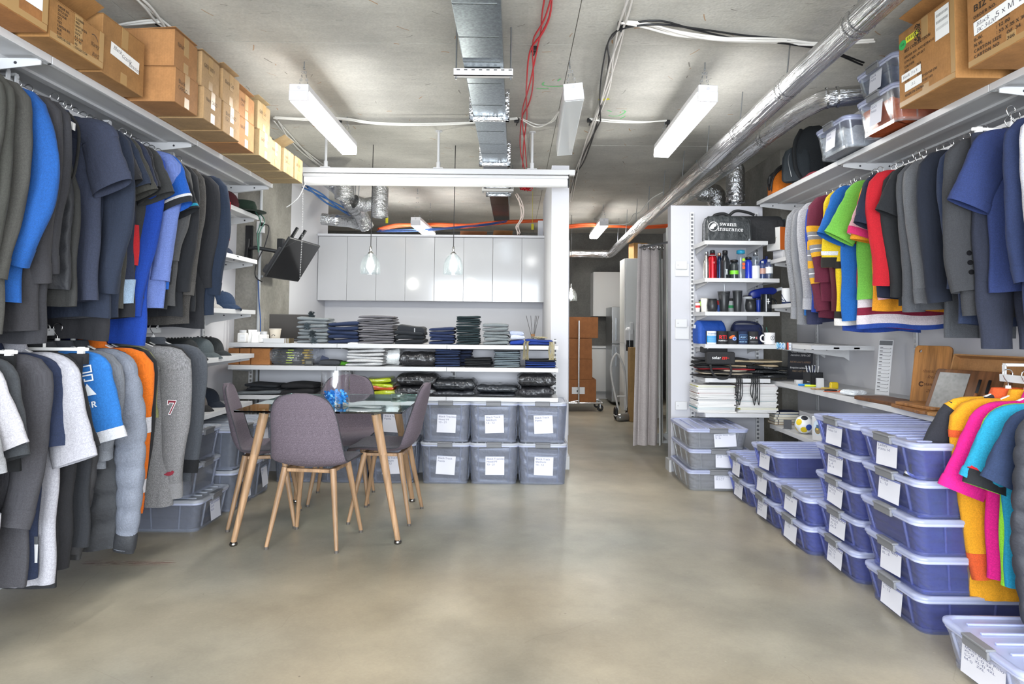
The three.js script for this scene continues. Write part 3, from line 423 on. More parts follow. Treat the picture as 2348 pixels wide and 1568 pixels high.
// ---------------------------------------------------------------- storage tubs
const binParts = {};
function binGeo(w, l, h) { // long axis z, clip handles on the short ends
  const k = [w, l, h].join(); if (binParts[k]) return binParts[k];
  const ring = (f, y, rib = 0) => { const t = lerp(.9, .99, f); const r = rrect(w * t, l * t, .045, y, 5); return r; };
  const body = loft([rrect(w * .86, l * .88, .03, .012, 5), rrect(w * .9, l * .9, .045, .0, 5).map((p) => p.setY(.004)), ring(.05, .02), ring(.35, h * .35), ring(.7, h * .7), ring(.95, h - .03), ring(1, h - .022)], { cap0: true });
  const rim = loft([rrect(w * .985, l * .985, .045, h - .03, 5), rrect(w * 1.0, l * 1.0, .05, h - .026, 5), rrect(w * 1.0, l * 1.0, .05, h - .018, 5), rrect(w * .985, l * .985, .045, h - .016, 5)]);
  const ribs = []; for (const s of [-1, 1]) { for (const x of [-.32, .32]) ribs.push(rod(V(x * w * .92, .02, s * l * .453), V(x * w, h - .03, s * l * .497), .006, .006, 6)); for (const z of [-.3, 0, .3]) ribs.push(rod(V(s * w * .453, .02, z * l * .92), V(s * w * .497, h - .03, z * l), .005, .005, 6)); }
  const foot = loft([rrect(w * .91, l * .91, .045, 0, 5), rrect(w * .915, l * .915, .045, .02, 5)]);
  const lid = mg([loft([rrect(w * 1.01, l * 1.01, .05, h - .018, 5), rrect(w * 1.02, l * 1.02, .052, h - .012, 5), rrect(w * 1.015, l * 1.015, .05, h - .002, 5), rrect(w * .95, l * .95, .045, h, 5), rrect(w * .93, l * .93, .04, h - .008, 5)], { cap1: true }), ...[-.34, -.17, 0, .17, .34].map((x) => bx(.012, .008, l * .82, x * w, h - .004, 0, .003))]);
  const clip = (s) => mg([bx(w * .3, .03, .014, 0, h - .018, s * (l * .51), .005), bx(w * .3, .01, .035, 0, h + .001, s * (l * .5), .004)]);
  return binParts[k] = { body: mg([body, ribs, foot]), rim, lid, clipF: clip(1), clipB: clip(-1) };
}
const clipM = std('#76777b', { roughness: .5 });
const bundles = {};
function bundleGeo(w, l, h, s) { // clothes packed in a tub, in soft layers
  const k = [w, l, h, s].join(); if (bundles[k]) return bundles[k];
  const rings = [], n = 16; for (let j = 0; j <= n; j++) { const f = j / n, y = .012 + f * h, lay = .5 + .5 * Math.abs(sin(f * PI * 5 + s)); const t = lerp(.86, .93, f) * (.95 + .05 * lay); rings.push(rrect(w * t, l * t, .05, y, 6).map((p, i) => { const a = i / 28 * 6.283; p.x += sin(a * 5 + j * .9 + s) * .004; p.z += cos(a * 6 + j * 1.2 + s) * .004; p.y += (j === n ? .012 : .004) * sin(a * 3 + s) * (j ? 1 : 0); return p; })); }
  return bundles[k] = loft(rings, { cap0: true, cap1: true });
}
function paper(parent, w, h, pos, rot, lines, o = {}) { return decal(parent, 'paper_label', w, h, pos, rot, write(192, Math.round(192 * h / w), lines, { bg: '#f3f3f6', fg: '#3a3f66', size: 30, font: 'sans-serif', x: 14, y: 12, ...o })); }
const labelCache = {};
function tub(label, x, y, z, turn, [w, l, h], fill, paperLines, group, o = {}) {
  const G = binGeo(w, l, h), g = thing('storage_tub', label, 'storage tub', [x, y, z], turn, group), plastic = o.plastic || clear;
  part(g, 'body', G.body, plastic); part(g, 'rim', G.rim, std('#d6dcf6', { roughness: .3, transmission: .3 })); const ld = part(g, 'lid', G.lid, o.lid || std('#d3daf8', { roughness: .28, transmission: .5 }));
  part(ld, 'clip', G.clipF, clipM); part(ld, 'clip', G.clipB, clipM);
  if (paperLines) { const k = paperLines.join('|') + (o.ink || ''); labelCache[k] ??= write(160, 176, paperLines, { bg: '#d9d9e2', fg: o.ink || '#454a6e', size: o.size || 27, x: 10, y: 10 }); const m = decal(g, 'paper_label', w * (o.pw || .36), Math.min(h * .62, .14), [o.px ?? w * .02, h * .46, l * .478 + .0075], [-.1, 0, rr(-.06, .06)], labelCache[k]); }
  if (fill) { const c = part(scene, nm('packed_clothes'), bundleGeo(w, l, h * (o.fillTo || .78), ((x * 10) | 0) % 3), o.bagged ? wrap(fill) : fab(fill)); c.position.set(x, y, z); c.rotation.y = turn; tag(c, ((o.fillName || 'folded dark clothes') + ' inside the ' + label).replace(/,/g, '').split(' ').slice(0, 16).join(' '), 'clothes', 'clothes packed in tubs'); }
  return g;
}
const ML = [.46, .62, .158], navyF = '#26357e';
// right hand columns: the short end with the clip faces the aisle
const colX = (front) => front + .31;
const Tm = { b: ['MENS BLACK', 'POLOS', 'S . 4', 'XS . 4'], c: ['MENS BLACK', 'POLOS', 'M - 15'], d: ['MENS BLACK', 'POLOS', 'XL 10', '2XL 8'], e: ['MENS BLACK', 'POLOS', '3XL 12', '5XL . 3'], p: ['Polos', 'L . 12'], q: ['Mens Navy', 'XL . 6'], w: ['Ladies', 'Polos 14'] };
const gR = 'clear tubs stacked along the right wall', ord = ['bottom', 'second from the floor', 'third from the floor', 'fourth from the floor', 'top'];
const stackR = (front, zc, n, papers, tell, fill, pitch = .153) => { for (let i = 0; i < n; i++) tub(`clear tub, ${ord[n - 1 === i ? 4 : i]} of the ${tell}`, colX(front + rr(-.012, .012)), i * pitch, zc + rr(-.008, .008), -PI / 2 + rr(-.02, .02), ML, fill[i % fill.length], papers[i % papers.length], gR, { size: 25, ink: i % 2 ? '#303560' : '#4a4f74', fillName: 'navy folded polos' }); };
stackR(1.635, -3.1, 5, [Tm.p, Tm.q, null, Tm.p, Tm.w], 'five-high stack beside the white-filled tub', [navyF, '#243276']);
stackR(1.645, -3.63, 5, [Tm.e, Tm.d, Tm.c, Tm.b, Tm.w], 'five-high stack with handwritten polo labels', ['#2c3c84', navyF]);
stackR(1.59, -4.07, 2, [Tm.p, Tm.w], 'two-high stack between the taller right wall stacks', ['#3a4890']);
stackR(1.6, -4.55, 3, [Tm.d, Tm.p, Tm.w], 'three-high stack below the notebooks', ['#33417e']);
stackR(1.6, -5.07, 2, [Tm.c, Tm.p], 'two-high stack next to the grey-filled tubs', ['#3b4784']);
for (let i = 0; i < 3; i++) tub(`clear tub full of grey garments, ${['bottom', 'middle', 'top'][i]} of the stack under the partition shelves`, 1.545 + (i % 2) * .01, i * .155, -5.6, 0, ML, '#8b8a92', [['Laundry Grey Tops', 'XS.2 S.2', 'M.3 L.1'], ['Grey Tops', 'S . 3'], ['Adults Grey Tees', '6 . S', '9 . M']][i], gR, { size: 18, px: .05, plastic: std('#eceef0', { roughness: .22, transmission: .86 }), fillName: 'grey folded tops' });
tub('clear tub full of white polos standing alone beside the hanging polos', 1.6 + .33, 0, -2.44, -PI / 2 - .02, [.46, .66, .165], '#e8e8ee', ['Mens White Polo', 'XS-0  L-D 3XL', 'S-2   XL-D 4XL', 'M-0   2XL'], gR, { size: 19, pw: .5, plastic: std('#e4e8f6', { roughness: .2, transmission: .8 }), fillName: 'white folded polos' });
{ const l = thing('sticker_card', 'black and orange sticker on the lid of the white-filled tub', 'sticker', [1.86, .168, -2.4], .3); part(l, 'card', bx(.1, .001, .05), std('#222')); part(l, 'print', bx(.05, .0012, .02, -.015, .0002, 0), std('#c4562a')); }
// deep tubs under the back shelves
const DP = [.385, .41, .318], gB = 'deep tubs under the clothes shelves';
const deepT = [['Black Track', 'Pants'], ['Black Trackies', 'Hood PF', '10 - 21'], ['Black Track', 'Medium', '14 - 12'], null];
[680, 785, 895, 1020, 1131, 1243].forEach((px, c) => { const p = atZ(px, 1100, -5.46); for (let i = 0; i < 2; i++) tub(`deep clear tub under the clothes shelves, ${i ? 'upper' : 'floor'} row, ${['by the left wall tubs', 'behind the table', 'behind the passage side chair', 'third from the pier', 'second from the pier', 'next to the pier'][c]}`, p.x, i * .32, -5.655, rr(-.02, .02), DP, ['#4a4d5e', '#40434f', '#4d4f60', '#55576a', '#51556c', '#565a74'][c], c > 1 ? deepT[(c + i) % 3] : deepT[3], gB, { plastic: cleanP, lid: std('#dfe3ec', { roughness: .28, transmission: .5 }), pw: .38, size: 24, bagged: 1, fillName: 'bagged dark track pants', fillTo: .82 }); });
// left wall tubs
for (const [z, n, sz, t] of [[-4.36, 1, [.44, .58, .19], 'below the hanging clothes'], [-4.78, 2, [.4, .5, .27], 'behind the chair by the clothes'], [-5.12, 2, [.36, .48, .27], 'in the corner by the column']]) for (let i = 0; i < n; i++) tub(`clear tub ${t}, ${i ? 'upper one' : 'on the floor'}`, -1.83 - sz[1] / 2 + (n > 1 ? .03 : 0), i * (sz[2] + .003), z, PI / 2, sz, n === 1 ? '#474a5c' : '#5c5f68', n === 1 ? ['J&W Jumpers', 'DS-9', 'XS.4'] : ['Polo', '12'], 'tubs along the left wall', { plastic: cleanP, lid: std('#dfe3ec', { roughness: .28, transmission: .5 }), pw: .32, size: 26, ink: '#2a3a80', fillName: 'grey folded clothes' });
for (const [z, y, i] of [[-4.36, .193, 0], [-4.36, .386, 1]]) tub(`clear tub stacked ${i ? 'highest' : 'second'} below the hanging grey hoodie`, -2.14, y, z, PI / 2, [.44, .5, .19], '#4f525e', null, 'tubs along the left wall', { plastic: cleanP, lid: std('#dfe3ec', { roughness: .28, transmission: .5 }), fillName: 'grey folded clothes' });
// clear tubs on the right shelf
const topTub = (label, px0, px1, y, X, sz, fill, fn) => { const a = atX(px0, 300, X), b = atX(px1, 300, X), z = (a.z + b.z) / 2; return tub(label, X + sz[1] / 2, y, z, -PI / 2, sz, fill, ['Stock', 'Polos'], 'clear tubs on the right shelf', { plastic: std('#f0f3f5', { roughness: .12, transmission: .92 }), size: 30, pw: .3, fillName: fn, fillTo: .6 }); };
topTub('clear tub on the right shelf beside the black backpack', 1945, 1862, SH, 1.93, [.42, .55, .19], '#c9cdd6', 'pale folded clothes');
topTub('clear tub with orange clothes on the right shelf, under another tub', 2062, 1955, SH, 1.93, [.42, .55, .2], '#d9652a', 'orange folded clothes');
topTub('clear tub with blue clothes on top of the orange-filled tub', 2062, 1955, SH + .203, 1.95, [.42, .55, .17], '#5a6788', 'blue folded clothes');

// ---------------------------------------------------------------- cartons
const tapeM = std('#a98655', { roughness: .4 });
function carton(label, x, y, z, w, h, d, turn, hex, o = {}) { // w along local x, d along local z, front +z
  const g = thing('carton', label, 'carton', [x, y, z], turn, o.group), m = card(hex);
  part(g, 'box', bx(w, h, d, 0, h / 2, 0, .004), m);
  const f = []; f.push(bx(w - .004, .003, d / 2 - .002, 0, h + .0015, d / 4), bx(w - .004, .003, d / 2 - .002, 0, h + .0015, -d / 4)); part(g, 'flap', f[0], m); part(g, 'flap', f[1], m);
  if (o.open) { const q = bx(w * .96, .003, d * .42); q.rotateX(-o.open).translate(0, h + .003 + d * .21 * sin(o.open), d / 2 - d * .21 * cos(o.open)); part(g, 'lifted_flap', q, m); }
  part(g, 'bottom_flap_seam', bx(w - .01, .002, .012, 0, -.0005, 0), std('#8b6a44', { roughness: .9 }));
  if (o.tape !== 0) part(g, 'tape', [bx(.05, .001, d - .002, o.tx || 0, h + .0038, 0), bx(.05, .09, .001, o.tx || 0, h - .046, d / 2 + .0008), bx(.05, .05, .001, o.tx || 0, .027, d / 2 + .0008)], tapeM);
  if (o.tex) decal(g, 'print', o.tw || w * .9, o.th || h * .9, [o.ox || 0, h / 2 + (o.oy || 0), d / 2 + .0018], [0, 0, o.tr || 0], o.tex, { clear: true });
  if (o.side) part(g, 'edge_tape', [bx(.03, h - .03, .001, w / 2 - .017, h / 2 + .014, d / 2 + .001), bx(w - .008, .024, .001, 0, .015, d / 2 + .001)], tapeM);
  return g;
}
const marker = (t, o = {}) => write(256, 192, t, { fg: '#4a3a2c', size: 34, x: 20, y: 40, ...o });
const leftBox = (label, X, z0, z1, y, h, hex, o = {}) => carton(label, (X - .46 + X) / 2, y, (z0 + z1) / 2, Math.abs(z1 - z0) - .006, h, .46, PI / 2, hex, { group: 'cartons on the left shelf', ...o });
leftBox('carton with white address label at the end of the left shelf', -1.74, -2.18, -2.54, SH, .2, '#ac7440', { side: 1, tex: canvasTex(256, 160, (c) => { c.clearRect(0, 0, 256, 160); c.fillStyle = '#f4f4f2'; c.fillRect(170, 0, 74, 110); c.fillStyle = '#555'; for (let i = 0; i < 5; i++) c.fillRect(178, 12 + i * 9, 50 - i * 6, 3); c.fillStyle = '#3a2c1e'; c.font = '22px sans-serif'; c.fillText('AUSTRALIA', 30, 60); }) });
leftBox('taped carton printed with order number, colour and size', -1.755, -2.565, -2.915, SH, .155, '#ac7c46', { side: 1, open: .6, tw: .32, th: .14, tex: canvasTex(640, 280, (c) => { c.clearRect(0, 0, 640, 280); c.fillStyle = '#2c241a'; c.font = 'bold 26px sans-serif';['ORDER NO.', 'STYLE NO', 'COLOUR', 'QTY.', 'SIZE', 'CARTON NO.', 'N.W.', 'G.W.', 'CARTON SIZE:'].forEach((t, i) => c.fillText(t, 60, 30 + i * 29));['S-324060', '9967', 'NAVY W/GN', '26 PCS', 'OSFA', '4.3  1 OF', '4.7  KG', 'KG', '32X32X13 CM'].forEach((t, i) => c.fillText(': ' + t, 260, 30 + i * 29)); c.strokeStyle = '#33343c'; c.lineWidth = 5; c.font = 'italic 46px serif'; c.fillText('Navy', 480, 150); c.fillText('B@2', 500, 230); c.beginPath(); c.moveTo(490, 60); c.bezierCurveTo(530, 40, 560, 60, 575, 95); c.stroke(); }) });
leftBox('carton with a white handwritten paper strip on the left shelf', -1.775, -2.93, -3.275, SH, .255, '#ad7e4a', { tw: .33, th: .24, tex: canvasTex(400, 300, (c) => { c.clearRect(0, 0, 400, 300); c.save(); c.translate(70, 110); c.rotate(.06); c.fillStyle = '#efedea'; c.fillRect(0, 0, 280, 70); c.fillStyle = '#3a3a3e'; c.font = 'italic 30px serif'; c.fillText('Black', 24, 32); c.fillText('Gravik', 104, 44); c.fillText('Beanies', 176, 60); c.restore(); }) });
const tanA = '#b5814f', tanB = '#bd996c', tanC = '#b1986e';
const W2 = .236; const texts = [['Black', 'CARGO'], ['Navy CAGO'], ['Black CAGO', '(32)'], ['NAVY'], ['GREY INDY'], ['Black Cap'], ['NAVY', 'CAP'], ['GREY CAP']];
[[-3.325, -3.575, 2, tanA, 'nearest the beanie carton'], [-3.6, -3.825, 2, tanB, 'second along'], [-3.845, -4.085, 2, tanB, 'with torn top flaps'], [-4.1, -4.36, 1.6, tanA, 'with a crumpled box on it'], [-4.4, -4.63, 2, tanC, 'behind the crumpled box'], [-4.645, -4.855, 1, tanC, 'single, near the white cable'], [-4.88, -5.1, 1, tanC, 'single with raised flap'], [-5.12, -5.31, 1, tanC, 'last by the blind beam']].forEach(([a, b, n, hex, t], i) => {
  leftBox('plain brown carton on the left shelf, ' + t + (n > 1 ? ', lower one' : ''), -1.645 + rr(-.012, .012), a, b, SH, .17, hex, { tex: marker(texts[i]), open: i === 6 ? .5 : 0 });
  if (n > 1) leftBox('plain brown carton on the left shelf, ' + t + ', upper one', -1.655 + rr(-.012, .012), a, b, SH + .176, n === 2 ? .18 : .15, hex, { tex: marker(texts[(i + 3) % 8]), open: i > 1 ? .18 : .06 });
});
// printed cartons on the right shelf
const rightBox = (label, X, z0, z1, y, h, hex, o) => carton(label, X + .25, y, (z0 + z1) / 2, Math.abs(z1 - z0), h, .5, -PI / 2, hex, { group: 'cartons on the right shelf', ...o });
const bizA = canvasTex(640, 700, (c, w, h) => { c.clearRect(0, 0, w, h); c.fillStyle = '#3a2b1c'; c.font = 'bold 40px sans-serif'; c.fillText('BIZ COLLECTION', 70, 200); c.font = 'bold 30px sans-serif';['ORDER NO: NF2107RA1-S', 'STYLE NO: S312LT', 'COLOUR', 'QTY            PCS', 'N.W.           KGS', 'G.W.           KGS', 'CARTON SIZE 55*35*30 CM', 'CARTON NO.  47 OF 141', 'MADE IN CHINA'].forEach((t, i) => c.fillText(t, 70, 260 + i * 46)); c.fillStyle = '#f2f2f0'; c.fillRect(440, 20, 150, 270); c.fillRect(30, 400, 240, 70); c.fillRect(70, 500, 210, 80); c.fillStyle = '#333'; for (let i = 0; i < 26; i++) c.fillRect(452 + i * 5, 60, (i * 7) % 3 + 1, 24), c.fillRect(452 + i * 5, 120, (i * 5) % 3 + 1, 24), c.fillRect(452 + i * 5, 180, (i * 3) % 3 + 1, 24); c.font = 'italic 34px serif'; c.fillText('Black  5 x S', 44, 446); c.fillText('3.L', 150, 552); c.fillStyle = '#e8e43c'; c.fillRect(90, 60, 160, 60); c.fillStyle = '#222'; for (let i = 0; i < 20; i++) c.fillRect(104 + i * 6, 70, (i * 7) % 4 + 1, 30); c.fillStyle = '#35b45c'; c.beginPath(); c.arc(50, 110, 46, 0, 7); c.fill(); c.fillStyle = '#1d3a24'; c.font = 'bold 26px sans-serif'; c.fillText('SYD', 26, 118); c.fillStyle = '#2a2118'; for (let i = 0; i < 130; i++) { c.beginPath(); c.arc(235 + rr(-38, 38), 95 + rr(-85, 85), rr(2, 7), 0, 7); c.fill(); } });
const bizB = canvasTex(640, 640, (c, w, h) => { c.clearRect(0, 0, w, h); c.fillStyle = '#2f2418'; c.font = 'bold 68px sans-serif'; c.fillText('BIZ COLLECTION', 40, 250); c.font = 'bold 34px sans-serif';['ORDER NO.   : KI2111RA1', 'STYLE NO.', 'COLOUR', 'QTY.           : 13.40', 'G.W.           : 12.00', 'N.W.           : 55 X 35 X 30 CM', 'CARTON SIZE    OF  34', 'CARTON NO      366'].forEach((t, i) => c.fillText(t, 40, 305 + i * 42)); c.beginPath(); c.ellipse(180, 110, 60, 80, .2, 0, 7); c.fill(); c.fillStyle = '#f0f0ee'; c.save(); c.translate(40, 330); c.rotate(-.04); c.fillRect(0, 0, 500, 100); c.fillStyle = '#3a3a44'; c.font = 'italic 40px serif'; c.fillText('Black', 20, 42); c.fillText('BC 3420', 20, 88); c.font = '56px sans-serif'; c.fillText('5 x M  2x XL', 170, 70); c.restore(); c.fillStyle = '#f2f2f0'; c.fillRect(520, 10, 110, 190); });
{ const X1 = 1.86, a = atX(2062, 200, X1).z, b = atX(2192, 150, X1).z; rightBox('printed carton with green and yellow stickers on the right shelf', X1, a, b, SH, .36, '#b8834a', { side: 1, tex: bizA, tw: Math.abs(a - b) * .98, th: .35, open: .4 });
  const X2 = 1.85, c = atX(2220, 150, X2).z; rightBox('large printed carton with handwritten strip on the right shelf', X2, c, c + .5, SH, .36, '#b47f48', { side: 1, tex: bizB, tw: .48, th: .35 }); }

// ---------------------------------------------------------------- kitchenette, television, far room
const cabW = .3165, cz = -7.56, cx0 = -2.14;
for (let i = 0; i < 4; i++) { const g = thing('wall_cupboard', ['glossy white wall cupboard against the side wall', 'glossy white wall cupboard behind the left pendant', 'glossy white wall cupboard behind the right pendant', 'glossy white wall cupboard against the pier'][i], 'cupboard', [cx0 + i * 2 * cabW, 0, cz], 0, 'kitchenette wall cupboards'); const y0 = 1.48, y1 = 2.175; part(g, 'carcass', bb(.002, 2 * cabW - .002, y0 + .004, y1, -.02, -.34), std('#cfcfd2', { roughness: .4 })); for (let k = 0; k < 2; k++) part(g, 'door', bb(k * cabW + .0015, (k + 1) * cabW - .0015, y0, y1, 0, -.018, .0015), gloss); }
struct('trim_4', bb(-2.14, .40, 2.178, 2.2, -7.52, -7.9), whiteWall, 'white bulkhead strip above the wall cupboards');
{ // television on its arm
  const g = thing('television', 'flat black television tilted on an arm, seen from behind', 'television', [0, 0, 0]);
  const A = V(-2.0, 1.6, -5.55), u = V(.07, 0, -.62), v = V(.2, .32, 0), n = u.clone().cross(v).normalize(); // n points to +x, the screen side
  const B = new THREE.Matrix4().makeBasis(u.clone().normalize(), v.clone().sub(u.clone().multiplyScalar(v.dot(u) / u.lengthSq())).normalize(), n); const c = A.clone().addScaledVector(u, .5).addScaledVector(v, .5);
  const w = u.length(), h = v.length(); const q = new THREE.Group(); q.name = 'screen_unit'; g.position.copy(c); g.quaternion.setFromRotationMatrix(B);
  part(g, 'panel', bx(w, h, .02, 0, 0, 0, .006), std('#2a2b2d', { roughness: .35 }));
  part(g, 'screen', bx(w - .02, h - .02, .002, 0, 0, .0105), std('#0a0b0d', { roughness: .08 }));
  part(g, 'back_housing', [bx(w * .86, h * .62, .05, 0, -h * .12, -.03, .012), bx(w * .84, h * .2, .07, 0, -h * .36, -.035, .012)], std('#333437', { roughness: .5 }));
  for (const x of [-.1, .06]) part(g, 'mount_rail', bx(.028, h * 1.12, .02, x, .05, -.075, .003), std('#242527', { roughness: .4, metalness: .5 }));
  const gr = []; for (let i = 0; i < 8; i++) gr.push(bx(.02, .035, .003, -.2 + i * .05, -h * .37, -.0715)); part(g, 'vent', gr, std('#151517'));
  const arm = thing('swivel_wall_mount', 'black swivel wall arm holding the television', 'bracket', [0, 0, 0]); const dk = std('#2b2c2e', { roughness: .45, metalness: .5 }); const w0 = atZ(570, 560, -5.84);
  part(arm, 'wall_plate', bx(.06, .32, .02, w0.x, w0.y, -5.85, .004), dk); part(arm, 'arm', [rod(V(w0.x, w0.y - .04, -5.84), V(w0.x + .1, w0.y - .04, -5.72), .016), rod(V(w0.x + .1, w0.y - .04, -5.72), V(c.x - .09, c.y + .06, c.z + .1), .016), rod(V(w0.x, w0.y + .04, -5.84), V(w0.x, w0.y - .12, -5.8), .02)], dk); part(arm, 'tilt_head', bx(.05, .2, .07, c.x - .08, c.y + .07, c.z + .08, .006), dk);
}
{ // conduit, socket and cord on the column
  const p0 = atZ(600, 432, -5.83), x = p0.x, g = thing('conduit_pipe', 'grey conduit running down the concrete column', 'pipe', [x, 0, -5.83]); part(g, 'pipe', cyl(.012, .012, 2.83, 0, 0, 0, 14), std('#a8abae', { roughness: .45 })); for (const y of [2.05, 1.62, 1.13]) part(g, 'clamp', bx(.05, .02, .012, 0, y, -.012, .003), steel);
  const s = thing('power_outlet', 'white power outlet box on the conduit with a black plug', 'outlet', atZ(598, 521, -5.81)); part(s, 'box', bx(.06, .1, .045, 0, 0, 0, .006), white); part(s, 'plug', bx(.03, .03, .03, .02, .02, .03, .004), blackP);
  const a = s.position; solo('black_cable', 'black power cord hanging from outlet to television', 'cable', tube([a.clone().add(V(.02, .02, .04)), a.clone().add(V(.09, .0, .07)), a.clone().add(V(.07, -.15, .08)), a.clone().add(V(0, -.32, .08)), a.clone().add(V(-.01, -.42, .06)), a.clone().add(V(.03, -.46, .02))], .0045, 40), blackP);
  solo('blue_cable', 'blue cord running down behind the white jars', 'cord', tube([atZ(592, 640, -5.8), atZ(594, 690, -5.8), atZ(597, 730, -5.8), atZ(597, 760, -5.8)], .005), std('#274b82'));
}
{ // counter objects behind the shelves
  const g = thing('laptop', 'dark open laptop on the counter by the column', 'laptop', [atZ(672, 760, -6.3).x, 1.075, -6.2], .3); part(g, 'base', bx(.33, .018, .23, 0, .009, 0, .005), std('#3a3a3d', { roughness: .4, metalness: .4 })); const l = part(g, 'lid', bx(.33, .22, .008, 0, .11, 0, .003), std('#4a4745', { roughness: .4, metalness: .3 })); l.position.set(0, .018, .11); l.rotation.x = .25;
  const c = atZ(1222, 757, -6.1), d = thing('reed_diffuser', 'glass reed diffuser with black sticks on the counter', 'diffuser', [c.x, 1.075, c.z]); part(d, 'bottle', bx(.06, .06, .06, 0, .03, 0, .008), std('#f4f4ee', { roughness: .03, transmission: .95 })); part(d, 'oil', bx(.05, .03, .05, 0, .018, 0, .005), std('#d8b44a', { roughness: .1, transmission: .6 })); part(d, 'collar', cyl(.017, .017, .022, 0, .06, 0), wood('#b98a5a')); for (const [x, z] of [[-.06, .01], [-.02, -.02], [.02, .02], [.05, 0], [.035, -.03]]) part(d, 'reed', rod(V(x * .1, .03, z * .1), V(x, .24, z), .0022, .0022, 6), std('#2b2624'));
  solo('business_card', 'small black card with a round white emblem on the counter', 'card', bx(.055, .04, .003), std('#202022'), null, [c.x + .075, 1.098, c.z + .02], -.1).rotation.x = -.2;
}
// passage: trolley of cartons, cupboards, fridge, curtain
{
  const zt = -10.3, a = atY(1309, 930, 0), g = thing('carton_trolley', 'chrome wheeled trolley carrying four stacked cartons', 'trolley', [1.0, 0, zt]); const L = .75;
  part(g, 'deck', [rod(V(-L / 2, .12, .24), V(L / 2 - .1, .12, .24), .013), rod(V(-L / 2, .12, -.24), V(L / 2 - .1, .12, -.24), .013), rod(V(L / 2 - .1, .12, .24), V(L / 2 - .1, .12, -.24), .013), rod(V(-L / 2, .12, .24), V(-L / 2, .12, -.24), .013), rod(V(-.05, .12, .24), V(-.05, .12, -.24), .012)], chrome);
  part(g, 'upright', [rod(V(-.07, .12, .27), V(-.07, 1.3, .27), .014), rod(V(-.07, .16, .27), V(-.28, .12, .27), .01)], chrome);
  for (const [x, z] of [[L / 2 - .13, .2], [L / 2 - .13, -.2], [-L / 2 + .05, .2], [-L / 2 + .05, -.2]]) { const c = part(g, 'caster', new THREE.TorusGeometry(.034, .014, 10, 20).translate(x, .05, z), blackP); part(c, 'fork', bx(.02, .07, .05, x, .085, z, .004), steel); }
  const ys = [.135, .46, .75, 1.05], hs = [.32, .285, .29, .3], xr = [1368, 1359, 1358, 1372];
  ys.forEach((y, i) => { const xe = atZ(xr[i], 780, zt + .28).x; carton('brown taped carton on the trolley, ' + ['lowest with a white address label', 'second from the deck', 'third from the deck', 'topmost'][i], xe - .33, y, zt, .66, hs[i], .5, 0, '#a96c3e', { group: 'cartons on the trolley', tape: 0, tex: i === 0 ? canvasTex(256, 128, (c) => { c.clearRect(0, 0, 256, 128); c.fillStyle = '#e8e8ea'; c.fillRect(120, 40, 80, 44); c.fillStyle = '#444'; c.fillRect(150, 60, 12, 12); }) : undefined }); });
}
